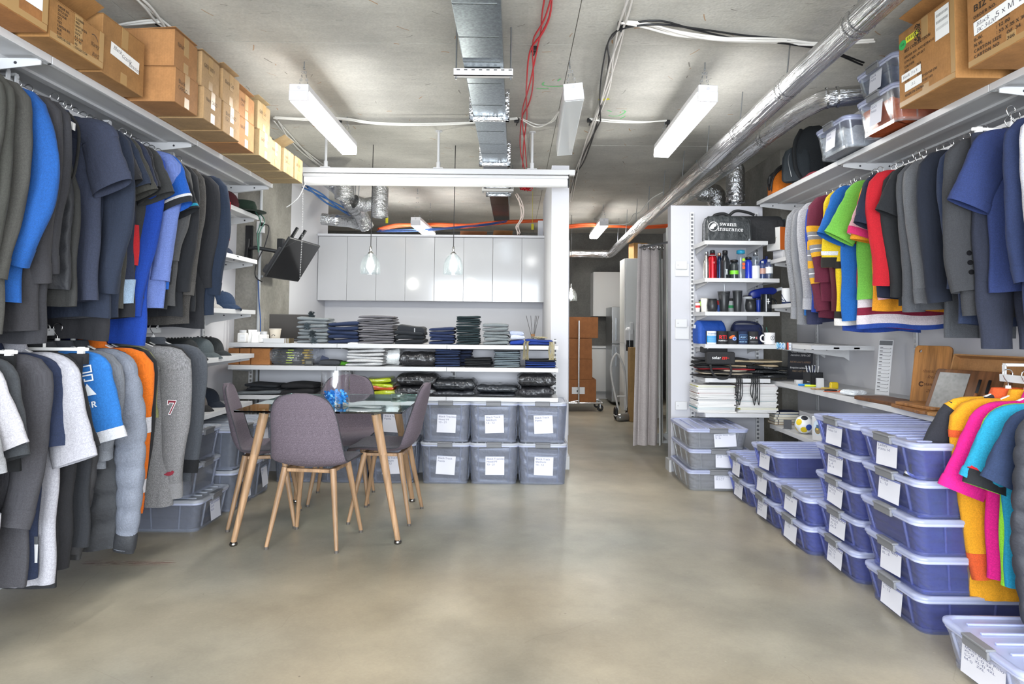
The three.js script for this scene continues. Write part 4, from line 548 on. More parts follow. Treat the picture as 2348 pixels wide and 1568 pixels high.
{
  const zk = -11.75, p = atZ(1361, 620, zk), q = atZ(1428, 620, zk), X0 = p.x, X1 = q.x + .25, mk = std('#c9c8c6', { roughness: .12 });
  let g = thing('wall_cupboard', 'tall glossy wall cupboard in the far room beside the fridge', 'cupboard', [0, 0, 0]); const t = atZ(1370, 623, zk).y, b = atZ(1370, 725, zk).y; part(g, 'carcass', bb(X0, X1, b, t, zk - .02, ZB), std('#dcdcdc', { roughness: .4 })); part(g, 'door', bb(X0 + .004, X0 + .45, b, t, zk, zk - .02, .002), mk); part(g, 'door', bb(X0 + .454, X1, b, t, zk, zk - .02, .002), mk);
  g = thing('floor_cupboard', 'glossy grey floor cupboard in the far room beside the fridge', 'cupboard', [0, 0, 0]); const cy = atZ(1370, 798, zk).y; part(g, 'carcass', bb(X0 - .6, X1, .12, cy, zk - .02, ZB), std('#d0d0d0', { roughness: .4 })); for (let i = 0; i < 3; i++) part(g, 'door', bb(X0 - .6 + i * .5, X0 - .6 + i * .5 + .496, .13, cy - .01, zk, zk - .02, .002), mk); part(g, 'kickboard', bb(X0 - .6, X1, 0, .12, zk - .05, zk - .06), std('#bdbdbd'));
  solo('worktop', 'white worktop on the far floor cupboards', 'worktop', bb(X0 - .62, X1, cy, cy + .03, zk + .02, ZB, .004), white);
  const f0 = atY(1404, 930, 0), fx = f0.x, fr = thing('fridge', 'stainless two door fridge standing in the far room', 'fridge', [0, 0, 0]); const ft = atZ(1410, 704, -11).y; part(fr, 'body', bb(fx, fx + .62, .04, ft, -10.9, -11.6, .01), std('#8e9092', { roughness: .35, metalness: .9 })); part(fr, 'upper_door', bb(fx - .005, fx + .62, .95, ft, -10.84, -10.895, .008), std('#b4b6b8', { roughness: .25, metalness: .9 })); part(fr, 'lower_door', bb(fx - .005, fx + .62, .06, .94, -10.84, -10.895, .008), std('#b4b6b8', { roughness: .25, metalness: .9 })); for (const [y0, y1] of [[1.0, 1.35], [.6, .9]]) part(fr, 'handle', bx(.02, y1 - y0, .025, fx + .06, (y0 + y1) / 2, -10.82, .006), steel);
  const tx = atZ(1435, 600, -9.4).x, tt = atZ(1428, 592, -9.4).y; g = thing('tall_cabinet', 'tall white glossy cabinet along the passage behind the curtain', 'cabinet', [0, 0, 0]); part(g, 'body', bb(tx, tx + .5, 0, tt, -9.4, -9.84, .004), std('#e2e3e2', { roughness: .18 })); for (let i = 0; i < 2; i++) part(g, 'door', bb(tx - .016, tx - .001, i ? 1.0 : .1, i ? tt : .996, -9.41, -9.83, .002), std('#dcdcda', { roughness: .12 }));
  // cleaning things leaning there
  const h = thing('hand_trolley', 'pale hand trolley leaning against the cabinet', 'trolley', [tx - .1, 0, -9.25]); part(h, 'frame', [tube([V(-.02, .12, 0), V(-.1, .7, -.12), V(-.02, .86, -.14), V(.06, .7, -.12), V(.09, .12, 0)], .014, 40), rod(V(-.03, .3, -.03), V(.08, .3, -.03), .01), bx(.2, .01, .14, .02, .06, .05, .003)], std('#c9c8c6', { roughness: .4 })); for (const s of [-.05, .11]) part(h, 'wheel', new THREE.TorusGeometry(.06, .022, 10, 22).rotateY(PI / 2).translate(s, .085, -.02), blackP);
  const v0 = atY(1436, 965, 0), vc = thing('stick_vacuum', 'grey stick vacuum with silver floor head by the curtain', 'vacuum', [v0.x, 0, v0.z]); part(vc, 'floor_head', [new THREE.CapsuleGeometry(.05, .2, 6, 16).rotateZ(PI / 2).rotateY(.5).translate(0, .05, 0), bx(.1, .06, .12, .06, .07, -.06, .02)], std('#a7a6a4', { roughness: .25, metalness: .7 })); part(vc, 'wand', rod(V(.06, .08, -.08), V(.08, .95, -.25), .018), std('#8d8f92', { metalness: .7, roughness: .3 })); part(vc, 'motor_body', [new THREE.CapsuleGeometry(.06, .16, 6, 16).translate(.08, 1.08, -.24), bx(.04, .16, .04, .1, 1.2, -.2, .01)], std('#d8d8da', { roughness: .3 })); part(vc, 'dust_bin', cyl(.05, .05, .14, .08, .9, -.22), std('#26282a', { roughness: .2 }));
  carton('tall narrow carton standing behind the stick vacuum', tx + .06, 0, -9.1, .13, .95, .13, .1, '#b9935f', { tape: 1 });
  carton('small carton standing on the tall cabinet', tx + .2, tt, -9.6, .2, .22, .2, .2, '#c39257', {});
}
{ // curtain on its track
  const a = atY(1462, 1022, .02), N = 90, rings = []; const z0 = -7.0, x0 = 1.265, x1 = 1.42;
  const g = thing('curtain', 'heavy grey-mauve fitting room curtain drawn to the side', 'curtain', [0, 0, 0]);
  const mk = (u0, u1, fn, mat, name) => { const rs = []; for (let j = 0; j <= 30; j++) { const t = j / 30, y = lerp(2.06, .04 + .02 * sin(t * 9), t), r = []; for (let i = 0; i <= 60; i++) { const u = lerp(u0, u1, i / 60); r.push(fn(u, y, t)); } rs.push(r); } return part(g, name, loft(rs, { closed: false }), mat); };
  const cm = fab('#c3bab8');
  mk(0, 1, (u, y, t) => V(lerp(1.235 - .05 * t * (1 - u), 1.465 - .03 * t, u) + sin(u * 15) * .012 * (1 - .3 * t), y, -7.0 + cos(u * 15) * .03 * (.5 + .5 * t) - u * .03), cm, 'panel');
  mk(0, 1, (u, y, t) => V(lerp(1.45, 1.55, u) + .04 * t * u + .015 * sin(u * 5), y, lerp(-7.0, -7.38, u) + sin(u * 16) * .02 * t), std('#d9d8d4', { roughness: .9 }), 'lining');
  mk(0, 1, (u, y, t) => V(1.554 + .06 * t * u, .04 + .06 * (1 - t), lerp(-7.35, -7.38, u)), cm, 'hem');
  for (let i = 0; i < 5; i++) part(g, 'eyelet', new THREE.TorusGeometry(.022, .007, 8, 18).rotateY(PI / 2 - .9).translate(1.3 + i * .045, 2.02, -6.985 + (i % 2) * .05), chrome);
  const tr = solo('curtain_rod', 'steel rod carrying the fitting room curtain', 'rod', rod(V(1.2, 2.02, -7.1), V(2.0, 2.3, -6.6), .011), steel);
  tr.geometry = uvm(rod(V(1.25, 2.02, -7.0), V(1.75, 2.06, -6.2), .011));
  struct('baseboard_fitting', bb(1.5, 2.6, 0, .1, -7.44, -7.45), white, 'skirting of the fitting room');
  const s = thing('stool', 'dark low stool inside the fitting room', 'stool', [1.86, 0, -7.2]); part(s, 'seat', bx(.3, .05, .3, 0, .43, 0, .015), std('#3a4246', { roughness: .6 })); for (const [x, z] of [[-.12, -.12], [.12, -.12], [-.12, .12], [.12, .12]]) part(s, 'leg', rod(V(x, 0, z), V(x, .41, z), .012), std('#2e3336'));
  solo('frosted_screen', 'pale frosted glass screen of the fitting room', 'screen', bb(1.6, 2.2, .12, 1.62, -7.3, -7.308), std('#cfdedb', { roughness: .4, transmission: .5 }));
}
// cartons stored above the kitchenette wall
for (const [px, w, h, t, hex] of [[1085, .34, .12, 'with open flaps', '#a06a44'], [1165, .36, .08, 'lying flat', '#8a5636'], [1150, .26, .2, 'behind the duct', '#b08050']]) { const p = atZ(px, 535, -8.6); carton('brown carton on the store room shelf above the kitchenette, ' + t, p.x, 2.06, t === 'behind the duct' ? -9.1 : -8.6, w, h + .12, .3, .1, hex, { open: .5, tape: 0, group: 'cartons above the kitchenette' }); }
{ const g = thing('store_rack', 'white store room rack behind the kitchenette wall', 'shelf'); part(g, 'deck', bb(-3.0, .4, 2.03, 2.06, -8.3, -9.4), white); for (const x of [-2.9, -1.3, .3]) for (const z of [-8.4, -9.3]) part(g, 'post', bx(.04, 2.03, .04, x, 1.015, z), white); }
// ---------------------------------------------------------------- clothes on hangers
const RAIL = { LT: { x: -2.08, y: 2.2, s: 1, e: -1.815 }, LB: { x: -2.08, y: 1.185, s: 1, e: -1.815 }, RT: { x: 2.22, y: 2.155, s: -1, e: 1.96 }, RB: { x: 2.1, y: 1.03, s: -1, e: 1.86 } };
const hookG = (() => { const p = []; for (let i = 0; i <= 14; i++) { const a = -.6 + i / 14 * 3.9; p.push(V(.02 * cos(a), .002 + .02 * sin(a), 0)); } p.push(V(-.012, -.02, 0), V(-.001, -.035, 0), V(0, -.065, 0)); return tube(p, .0022, 40, 6); })();
const hangG = (() => { const t = [], b = []; for (let i = 0; i <= 12; i++) { const u = -1 + i / 6, x = u * .205, y = -.062 - .085 * Math.pow(Math.abs(u), 1.35); t.push([x, y]); b.push([x * (1 - .0), y - .026 - .01 * (1 - Math.abs(u))]); } return mg([extr([...t, ...b.reverse()], .014, .003).translate(0, 0, -.007), cyl(.012, .01, .02, 0, -.066, 0, 12)]); })();
const clipG = mg([bx(.36, .014, .012, 0, -.085, 0, .003), bx(.008, .03, .008, 0, -.065, 0), ...[-.15, .15].map((x) => bx(.024, .04, .022, x, -.095, 0, .003))]);
function hanger(R, z, turn, label, clip) { const g = thing(clip ? 'clip_hanger' : 'clothes_hanger', label, 'hanger', [R.x, R.y + .018, z], turn, 'hangers on the rails'); part(g, 'hook', hookG, chrome); part(g, clip ? 'clip_bar' : 'shoulder_bar', clip ? clipG : hangG, hangerM); return g; }
const ell = (a, b, n, e = 2.4) => { const o = []; for (let i = 0; i < n; i++) { const t = i / n * 2 * PI, c = cos(t), s = sin(t); o.push([Math.sign(c) * Math.pow(Math.abs(c), 2 / e) * a, Math.sign(s) * Math.pow(Math.abs(s), 2 / e) * b]); } return o.reverse(); };
function bodyFn(o, q) { // returns ring(v) for v in 0..1
  const len = o.len, puff = o.puff || 0;
  return (v, k = 1, n = 48) => {
    const y = v < .12 ? lerp(-.062, -.155, v / .12) : lerp(-.155, -.1 - len, (v - .12) / .88);
    let a = v < .12 ? lerp(.07, o.w * .9, Math.sin(v / .12 * PI / 2)) : lerp(o.w * .9, o.hem, smooth(.12, .5, v)); if (o.kind === 'vest' && v > .03 && v < .42) a *= 1 - .16 * sin((v - .03) / .39 * PI);
    let b = (v < .12 ? lerp(.028, .03, v / .12) : lerp(.03, o.b, smooth(.12, .6, v))); if (puff) b += puff * Math.abs(sin(v * PI * (o.rows || 8)));
    const am = o.fold * (.15 + .85 * smooth(.1, .8, v));
    return ell(a * k, b * k + (k - 1) * .03, n).map(([x, z]) => V(x + .004 * sin(y * 21 + q), y + .006 * sin(x * 17 + q * 2) * v, z + am * (sin(x * 34 + q + y * 2.2) * .65 + sin(x * 63 + q * 2.7 - y * 3) * .35)));
  };
}
function sleeveFn(o, q, side) { // returns ring(t)
  const long = o.kind === 'long' || o.kind === 'puffer' || o.kind === 'jacket', L = o.sl || (long ? .64 : .21), sw = o.swing ?? 0, el = o.elbow || 0;
  const t0 = long ? .17 : .4, xs = o.w * (o.in ? .74 : .93) + .012, ys = -.185; // the sleeve leaves the shoulder sideways, then turns down
  const P = (t) => {
    const u = Math.min(1, t / t0), d = Math.max(0, (t - t0) / (1 - t0)); const hx = o.w * .42 + (xs - o.w * .42) * sin(u * PI / 2), hy = -.128 + (ys + .128) * (1 - cos(u * PI / 2));
    return long ? V(side * (hx + .03 * sin(Math.min(1, d * 1.6) * PI / 2) + el * sin(d * PI) - .03 * d + (o.out || 0) * d), hy - (L - .05) * d, sw * d * d + .02 * d * sin(d * 5 + q)) : V(side * (hx + (L - .03) * (o.in ? .1 : .42 + (o.out || 0)) * d), hy - (L - .03) * d * .95, sw * d + .004);
  };
  return (t, k = 1, n = 22) => {
    const p = P(t), T = P(Math.min(1, t + .03)).sub(P(Math.max(0, t - .03))).normalize(), e2 = V(0, 0, 1), e1 = T.clone().cross(e2).normalize(), e3 = e1.clone().cross(T).normalize();
    const bl = smooth(0, t0, t); let ra = lerp(.052, long ? lerp(.088, o.cuffw || .05, smooth(t0, 1, t)) : .09, bl), rb = lerp(.03, long ? lerp(.042, .034, t) : .033, bl); if (o.puff) { const f = Math.sqrt(Math.abs(sin(t * PI * 10))); ra *= .92 + .1 * f; rb *= .7 + .42 * f; }
    return ell(ra * k, rb * k, n, 2.1).map(([u, w], i) => { const f = 1 + .035 * sin(t * (long ? 8 : 5) + i * .6 + q) + .025 * sin(t * 15 - i * 1.1 + q * 2) + .012 * sin(t * 31 + i * .8 + q * 3); return p.clone().addScaledVector(e1, u * f).addScaledVector(e3, w * f); });
  };
}
const span = (f, a, b, n, k = 1) => { const r = []; for (let j = 0; j <= n; j++) r.push(f(lerp(a, b, j / n), k)); return r; };
function garment(rk, label, kind, hex, z, o = {}) {
  const R = RAIL[rk], q = rr(0, 6.28), turn = o.turn ?? rr(-.09, .09), cat = { tee: 'shirt', long: 'jumper', jacket: 'jacket', puffer: 'jacket', vest: 'vest', trousers: 'trousers', skirt: 'skirt' }[kind];
  const name = o.name || { tee: 'hanging_shirt', long: 'hanging_jumper', jacket: 'hanging_jacket', puffer: 'puffer_jacket', vest: 'hanging_vest', trousers: 'hanging_trousers', skirt: 'hanging_skirt' }[kind];
  const dx = o.dx || 0; const g = thing(name, label, cat, [R.x + dx, R.y, z], turn, { LT: 'clothes on the left upper rail', LB: 'clothes on the left lower rail', RT: 'clothes on the right upper rail', RB: 'clothes on the right lower rail' }[rk]);
  hanger({ ...R, x: R.x + dx }, z, turn, (kind === 'skirt' || kind === 'trousers' ? 'white clip hanger' : 'white hanger') + ' holding the ' + label.replace(/,/g, '').split(' ').slice(0, 11).join(' ').replace(/ (on|the|of|at|with|by|near|behind|and|a|in)$/, ''), kind === 'skirt' || kind === 'trousers');
  const m = o.mat || (kind === 'puffer' ? nylon(hex) : fab(hex, o.marle ? { map: marle } : {}));
  if (kind === 'trousers') { for (const s of [-1, 1]) { const rs = []; for (let j = 0; j <= 18; j++) { const t = j / 18; rs.push(ell(lerp(.1, .075, t) * (1 + .05 * sin(t * 20 + q)), lerp(.04, .028, t), 22).map(([x, zz]) => V(x + s * lerp(.075, .07, t), -.1 - (o.len || .85) * t, zz + .012 * sin(x * 30 + q + t * 4) + s * .02))); } part(g, 'trouser_leg', loft(rs, { cap0: true, cap1: true }), m); } part(g, 'waistband', loft(span((t) => ell(.18, .045, 30).map(([x, zz]) => V(x, -.085 - t * .045, zz)), 0, 1, 3)), m); return g; }
  if (kind === 'skirt') { part(g, 'panel', loft(span((t) => ell(lerp(.17, o.hem || .2, t), lerp(.03, .045, t), 36).map(([x, zz]) => V(x, -.085 - (o.len || .5) * t, zz + .01 * sin(x * 40 + q) * t)), 0, 1, 16), { cap1: true }), m); part(g, 'waistband', loft(span((t) => ell(.173, .033, 36).map(([x, zz]) => V(x, -.08 - t * .04, zz)), 0, 1, 3)), m); return g; }
  const S = { kind, len: .66, w: .225, hem: .24, b: .04, fold: .014, puff: kind === 'puffer' ? .02 : 0, ...o };
  const bf = bodyFn(S, q), body = part(g, 'body', loft(span(bf, 0, 1, S.puff ? 60 : 26)), m);
  for (const [a, b, c, nme] of o.bands || []) part(body, nme || 'panel', loft(span(bf, a, b, 8, 1.035)), fab(c));
  if (kind !== 'vest') for (const s of [-1, 1]) {
    const SS = { ...S, swing: s === R.s ? (o.swing ?? rr(-.03, .05)) : rr(-.03, .03), elbow: s === R.s ? o.elbow : 0, in: s !== R.s, out: s === R.s ? o.out : 0 }, sf = sleeveFn(SS, q + s, s), sl = part(g, 'sleeve', loft(span(sf, 0, 1, S.puff ? 64 : 26), { cap0: true }), o.sleeve ? (kind === 'puffer' ? nylon(o.sleeve) : fab(o.sleeve, o.marle ? { map: marle } : {})) : m);
    const long = kind !== 'tee'; if (o.cuff !== 0 && long) part(sl, 'cuff', loft(span(sf, .9, 1.0, 5, kind === 'long' ? 1.04 : 1.03)), o.cuff ? fab(o.cuff) : kind === 'puffer' ? m : fab(hex, { bumpScale: .002 }));
    if (!long) part(sl, 'hem', loft(span(sf, .9, 1.0, 3, 1.025)), fab(o.trim || hex));
    for (const [a, b, c] of o.stripes || []) part(sl, 'stripe', loft(span(sf, a, b, 4, 1.03)), fab(c));
    if (o.buttons && s === R.s) for (let i = 0; i < 3; i++) { const p = sf(.88 - i * .06)[0]; const c = sf(.88 - i * .06).reduce((A, v) => A.add(v), V(0, 0, 0)).divideScalar(22); part(sl, 'button', new THREE.CylinderGeometry(.011, .011, .006, 14).rotateX(PI / 2).translate(c.x - s * .005, c.y, c.z + .036), std('#151517', { roughness: .15 })); }
    if (o.print && s === R.s) { const [tx, w, h, t, rot] = o.print, rg = sf(t), c = rg.reduce((A, v) => A.add(v), V(0, 0, 0)).divideScalar(22), zm = Math.max(...rg.map((p) => p.z)); decal(sl, 'print', w, h, [c.x, c.y, zm + .01], [0, 0, rot || 0], tx, { clear: true }); }
    if (o.print2 && s === R.s) { const [tx, w, h, t, rot] = o.print2, rg = sf(t), c = rg.reduce((A, v) => A.add(v), V(0, 0, 0)).divideScalar(22), zm = Math.max(...rg.map((p) => p.z)); decal(sl, 'emblem', w, h, [c.x, c.y, zm + .006], [0, 0, rot || 0], tx, { clear: true }); }
  } else for (const s of [-1, 1]) part(body, 'armhole_binding', tube([V(s * .19, -.09, .02), V(s * .205, -.14, .03), V(s * .19, -.3, .035), V(s * .22, -.38, .03), V(s * .205, -.25, -.03), V(s * .2, -.13, -.03)], .006, 40, 6, true), fab(hex));
  if (o.hood) { const rs = []; for (let j = 0; j <= 10; j++) { const t = j / 10 * PI; rs.push(ell(.012 + .1 * sin(t), .008 + .042 * sin(t), 20).map(([x, zz]) => V(x, -.05 - .13 * (1 - cos(t)) / 2 + .012 * sin(x * 40 + q), zz + .045 + .012 * sin(t * 3 + x * 30)))); } part(g, 'hood', loft(rs, { cap0: true, cap1: true }), m); }
  else { const c = o.collar || hex, hgt = o.ch || (kind === 'tee' ? .03 : .04); part(g, 'collar', loft(span((t) => ell(lerp(.066, .084, t), lerp(.032, .046, t), 30).map(([x, zz]) => V(x, -.038 - hgt * t - .02 * (x / .08) ** 2 * t, zz)), 0, 1, 4)), fab(c)); }
  if (o.zip) { const p = []; for (let j = 0; j <= 14; j++) { const r = bf(.03 + .95 * j / 14); let best = r[0]; for (const v of r) if (v.z > 0 && Math.abs(v.x) < Math.abs(best.x) + 1e-6) best = v; p.push(V(0, best.y, Math.max(...r.filter((v) => Math.abs(v.x) < .05).map((v) => v.z)) + .002)); } part(g, 'zip', tube(p, .004, 40, 5), std('#17181a', { roughness: .4 })); }
  return g;
}
const zpx = (rk, px, py = 520) => atX(px, py, RAIL[rk].e).z;
const G = (rk, list) => list.forEach(([label, kind, hex, px, o = {}]) => garment(rk, label, kind, hex, o.z ?? zpx(rk, px, o.py || (rk === 'LT' ? 520 : rk === 'RT' ? 600 : 1000)), o));
const BK = '#35353a', CH = '#484848', NV = '#2c3349', OL = '#44443f';
// left upper rail
G('LT', [
  ['dark olive hooded jumper at the open end of the left upper rail', 'long', OL, 0, { z: -2.36, len: .95, hood: 1 }],
  ['dark olive work jumper with chest pocket on the left upper rail', 'long', OL, 0, { z: -2.44, len: .95, sl: .68 }],
  ['charcoal zip jumper next to the bright blue one', 'long', '#4b4a46', 0, { z: -2.52, len: .92, sl: .68, zip: 1 }],
  ['bright royal blue long sleeved jumper on the left upper rail', 'long', '#16549e', 70, { len: .8, elbow: .05, sl: .62, swing: .0 }],
  ['black hooded jumper beside the bright blue one', 'long', '#37363a', 106, { len: .9, hood: 1, sl: .68 }],
  ['black hooded jumper before the quilted vest', 'long', BK, 122, { len: .95, hood: 1 }],
  ['black quilted puffer vest on the left upper rail', 'vest', '#2f3034', 160, { len: .74, puff: .018, rows: 9, mat: nylon('#303136'), b: .035, w: .24, hem: .25, z: -2.86 }],
  ['black fleece vest with cord pull on the left upper rail', 'vest', '#3a3a39', 190, { len: .8, w: .24, hem: .25, zip: 1, z: -2.93 }],
  ['slate navy polo with wide short sleeves after the vests', 'tee', '#343a4e', 230, { dx: 0.04, sl: .25, len: .78 }],
  ['black polo tucked behind the slate navy one', 'tee', BK, 222, { sl: .2, len: .85, z: -3.15 }],
  ['navy sweatshirt with long ribbed cuffs on the left upper rail', 'long', '#262f42', 262, { dx: 0.03, len: .85, sl: .7, elbow: .02 }],
  ['black work shirt behind the navy sweatshirt', 'tee', '#2c2c30', 278, { len: .95 }],
  ['navy tee in the dark run of the left upper rail', 'tee', '#2a3448', 290, { len: .85 }],
  ['charcoal tee in the dark run of the left upper rail', 'tee', '#45443f', 308, { len: .8, sl: .23 }],
  ['navy polo with pale blue shirt tail showing', 'tee', NV, 322, { len: .78, bands: [[.86, 1, '#a9c2dc']] }],
  ['black polo with a red side panel', 'tee', '#2b2c31', 332, { len: .85, bands: [[.5, .72, '#c8232c', 'red_panel']] }],
  ['charcoal polo next to the royal blue shirts', 'tee', '#3c3d3e', 344, { len: .75 }],
  ['vivid royal blue long shirt hanging low', 'long', '#1747ae', 338, { len: .98, sl: .8, out: -.04, z: -3.5 }],
  ['vivid blue polo with black and white sleeve edge', 'tee', '#1a5fc0', 388, { dx: 0.03, sl: .24, stripes: [[.86, .9, '#e8e8ec'], [.9, 1, '#26282c']], len: .7 }],
  ['periwinkle blue business shirt with cuffs', 'long', '#7186c8', 382, { dx: 0.03, len: .8, sl: .62, z: -3.59, swing: .03, cuffw: .045 }],
  ['black tee with wide sleeves by the periwinkle shirt', 'tee', '#2f3031', 392, { sl: .24, len: .8, z: -3.68 }],
  ['black polo with cyan trimmed sleeves', 'tee', '#26282c', 412, { sl: .25, stripes: [[.93, .97, '#27a4c4']], trim: '#26282c', collar: '#27a4c4' }],
  ['grey jacket with an orange collar inside', 'jacket', '#5b5b5c', 420, { len: .78, collar: '#e0561f', sl: .5 }],
  ['black long sleeved jumper near the end of the left upper rail', 'long', '#26282d', 438, { len: .84, sl: .66 }],
  ['charcoal marle jumper hanging behind the black one', 'long', '#55524f', 432, { len: .88, sl: .68, marle: 1, z: -3.94 }],
  ['black soft shell vest with zip at the end of the left upper rail', 'vest', '#26272b', 462, { len: .8, zip: 1 }],
  ['black jacket second from the end of the left upper rail', 'jacket', '#2a2b30', 474, { len: .9, sl: .62, z: -4.13 }],
  ['navy crew neck sweatshirt last on the left upper rail', 'long', '#222f44', 508, { len: .82, sl: .66, z: -4.2, dx: .03, elbow: .02 }],
]);
// left lower rail
const seven = canvasTex(128, 192, (c) => { c.clearRect(0, 0, 128, 192); c.font = 'bold 170px serif'; c.strokeStyle = '#f0eef0'; c.lineWidth = 12; c.strokeText('7', 16, 160); c.fillStyle = '#7c1f30'; c.fillText('7', 16, 160); });
const fam = write(256, 48, ['YES FAMILIAR'], { fg: '#7a4a50', size: 34, bold: true, align: 'center', font: 'serif' });
const bird = canvasTex(96, 96, (c) => { c.clearRect(0, 0, 96, 96); c.fillStyle = '#8a2436'; c.beginPath(); c.ellipse(50, 48, 34, 16, -.2, 0, 7); c.ellipse(74, 34, 13, 11, 0, 0, 7); c.fill(); c.fillRect(8, 48, 30, 10); });
const grt = canvasTex(96, 256, (c) => { c.clearRect(0, 0, 96, 256); c.strokeStyle = '#e9eef4'; c.lineWidth = 7; c.strokeRect(14, 10, 66, 34); c.beginPath(); c.moveTo(14, 60); c.lineTo(80, 60); c.lineTo(80, 90); c.lineTo(40, 90); c.lineTo(40, 76); c.stroke(); c.fillStyle = '#e9eef4'; c.beginPath(); c.moveTo(10, 170); c.lineTo(48, 104); c.lineTo(86, 170); c.fill(); c.font = 'bold 46px sans-serif'; c.fillText('GR', 16, 236); });
const flag = canvasTex(96, 96, (c) => { c.clearRect(0, 0, 96, 96); for (let i = 0; i < 6; i++) { c.fillStyle = i % 2 ? '#e8e8e8' : '#b03040'; c.fillRect(16, 16 + i * 10, 64, 10); } });
G('LB', [
  ['pale grey polo with lime side panel on the left lower rail', 'tee', '#a9aaad', 0, { z: -2.3, stripes: [[.9, 1, '#e8662a']], sl: .3, bands: [[.3, .5, '#7ed23c', 'lime_panel']], len: .75 }],
  ['pale grey long polo with orange lower half', 'tee', '#9b9c9f', 0, { z: -2.37, sl: .34, out: -.2, len: .82, bands: [[.55, .8, '#e8702a', 'orange_panel']] }],
  ['white polo with orange inset near the clip hanger', 'tee', '#c4c2c8', 0, { z: -2.44, len: .85, sl: .26, bands: [[.62, .84, '#ef7328', 'orange_panel']] }],
  ['charcoal polo with white panels on the left lower rail', 'tee', '#43464a', 0, { z: -2.52, sl: .3, out: -.15, len: .7, bands: [[.78, 1, '#e0dfe6', 'white_panel']] }],
  ['black velvet skirt on a clip hanger', 'skirt', '#141619', 0, { z: -2.6, dx: .05, len: .42, hem: .21 }],
  ['dark grey rolled sleeve work shirt', 'long', '#47464b', 0, { dx: 0.02, z: -2.68, sl: .58, len: .84, cuffw: .055 }],
  ['navy blue tee before the white tee', 'tee', '#27324f', 0, { z: -2.74, sl: .3, out: -.3, len: .85 }],
  ['white tee with broad sleeves on the left lower rail', 'tee', '#b9b8c0', 0, { dx: 0.05, z: -2.81, sl: .36, out: -.1, len: .88 }],
  ['black tee behind the white tee', 'tee', '#2b2c2f', 0, { z: -2.87, sl: .34, out: -.1, len: .92 }],
  ['black track pants with a blue stripe', 'trousers', '#26262a', 0, { z: -2.92, dx: .12, len: .86 }],
  ['black polo with a bright blue lettered sleeve', 'tee', '#2c2e33', 0, { dx: 0.05, z: -2.98, sl: .32, out: -.15, sleeve: '#2a78c8', len: .8, stripes: [[.92, 1, '#e4e6ee']], print: [grt, .08, .2, .5, .2], trim: '#e4e6ee' }],
  ['black quilted puffer jacket hanging long', 'puffer', '#37373a', 0, { z: -3.05, len: .86, sl: .8, out: -.02, swing: .02 }],
  ['grey soft shell jacket with flag badge on the left lower rail', 'jacket', '#868a92', 0, { dx: 0.03, z: -3.14, len: .5, sl: .42, swing: -.01, collar: '#3a3d44', print: [flag, .05, .05, .05, 0] }],
  ['two tone grey and black puffer jacket with long pale sleeve', 'puffer', '#34363b', 0, { dx: 0.05, z: -3.22, swing: 0, len: .88, sl: .86, elbow: .04, out: .04, sleeve: '#858b99' }],
  ['navy soft shell jacket behind the hi vis shirt', 'jacket', '#27355c', 0, { z: -3.3, len: .78, sl: .62, swing: -.04 }],
  ['orange hi vis work shirt with white reflective bands', 'long', '#f07818', 0, { dx: 0.05, z: -3.36, swing: .0, sl: .72, len: .78, stripes: [[.44, .53, '#e6e6ee'], [.8, .88, '#e6e6ee']], cuff: '#f07818', collar: '#f07818' }],
  ['deep navy work shirt after the hi vis shirt', 'long', '#28305e', 0, { z: -3.42, swing: -.03, sl: .74, len: .85 }],
  ['black sleeveless vest with frilled collar', 'vest', '#26272b', 0, { z: -3.45, len: .84, w: .235 }],
  ['black soft shell jacket folded open on the left lower rail', 'jacket', '#292b2f', 0, { z: -3.5, len: .82, sl: .7 }],
  ['olive green tee showing between dark jackets', 'tee', '#9a9d68', 0, { z: -3.57, dx: -.05, sl: .3, out: -.35, len: .7 }],
  ['grey marle varsity jumper with a maroon seven', 'long', '#9b9a9c', 0, { dx: 0.075, z: -3.66, marle: 1, sl: .73, len: .8, print: [seven, .062, .11, .42, -.05], print2: [bird, .06, .06, .84, 0], ch: .06 }],
  ['grey marle hooded jumper behind the varsity jumper', 'long', '#8f8e92', 0, { z: -3.71, marle: 1, hood: 1, sl: .5 }],
  ['black quilted vest behind the varsity jumper', 'vest', '#2d3036', 0, { z: -3.78, puff: .012, rows: 9, mat: nylon('#2d3036') }],
  ['black fleece jacket before the end of the left lower rail', 'jacket', '#2a2b2e', 0, { z: -3.86, sl: .66, len: .78 }],
  ['slate grey soft shell jacket last on the left lower rail', 'jacket', '#5c6068', 0, { z: -3.97, sl: .66, len: .74, cuff: '#26272b', dx: .03 }],
]);
decal(scene.children.find((o) => /^grey marle varsity/.test(o.userData.label || '')), 'collar_print', .16, .03, [.04, -.115, .06], [-.3, 0, -.25], fam, { clear: true });
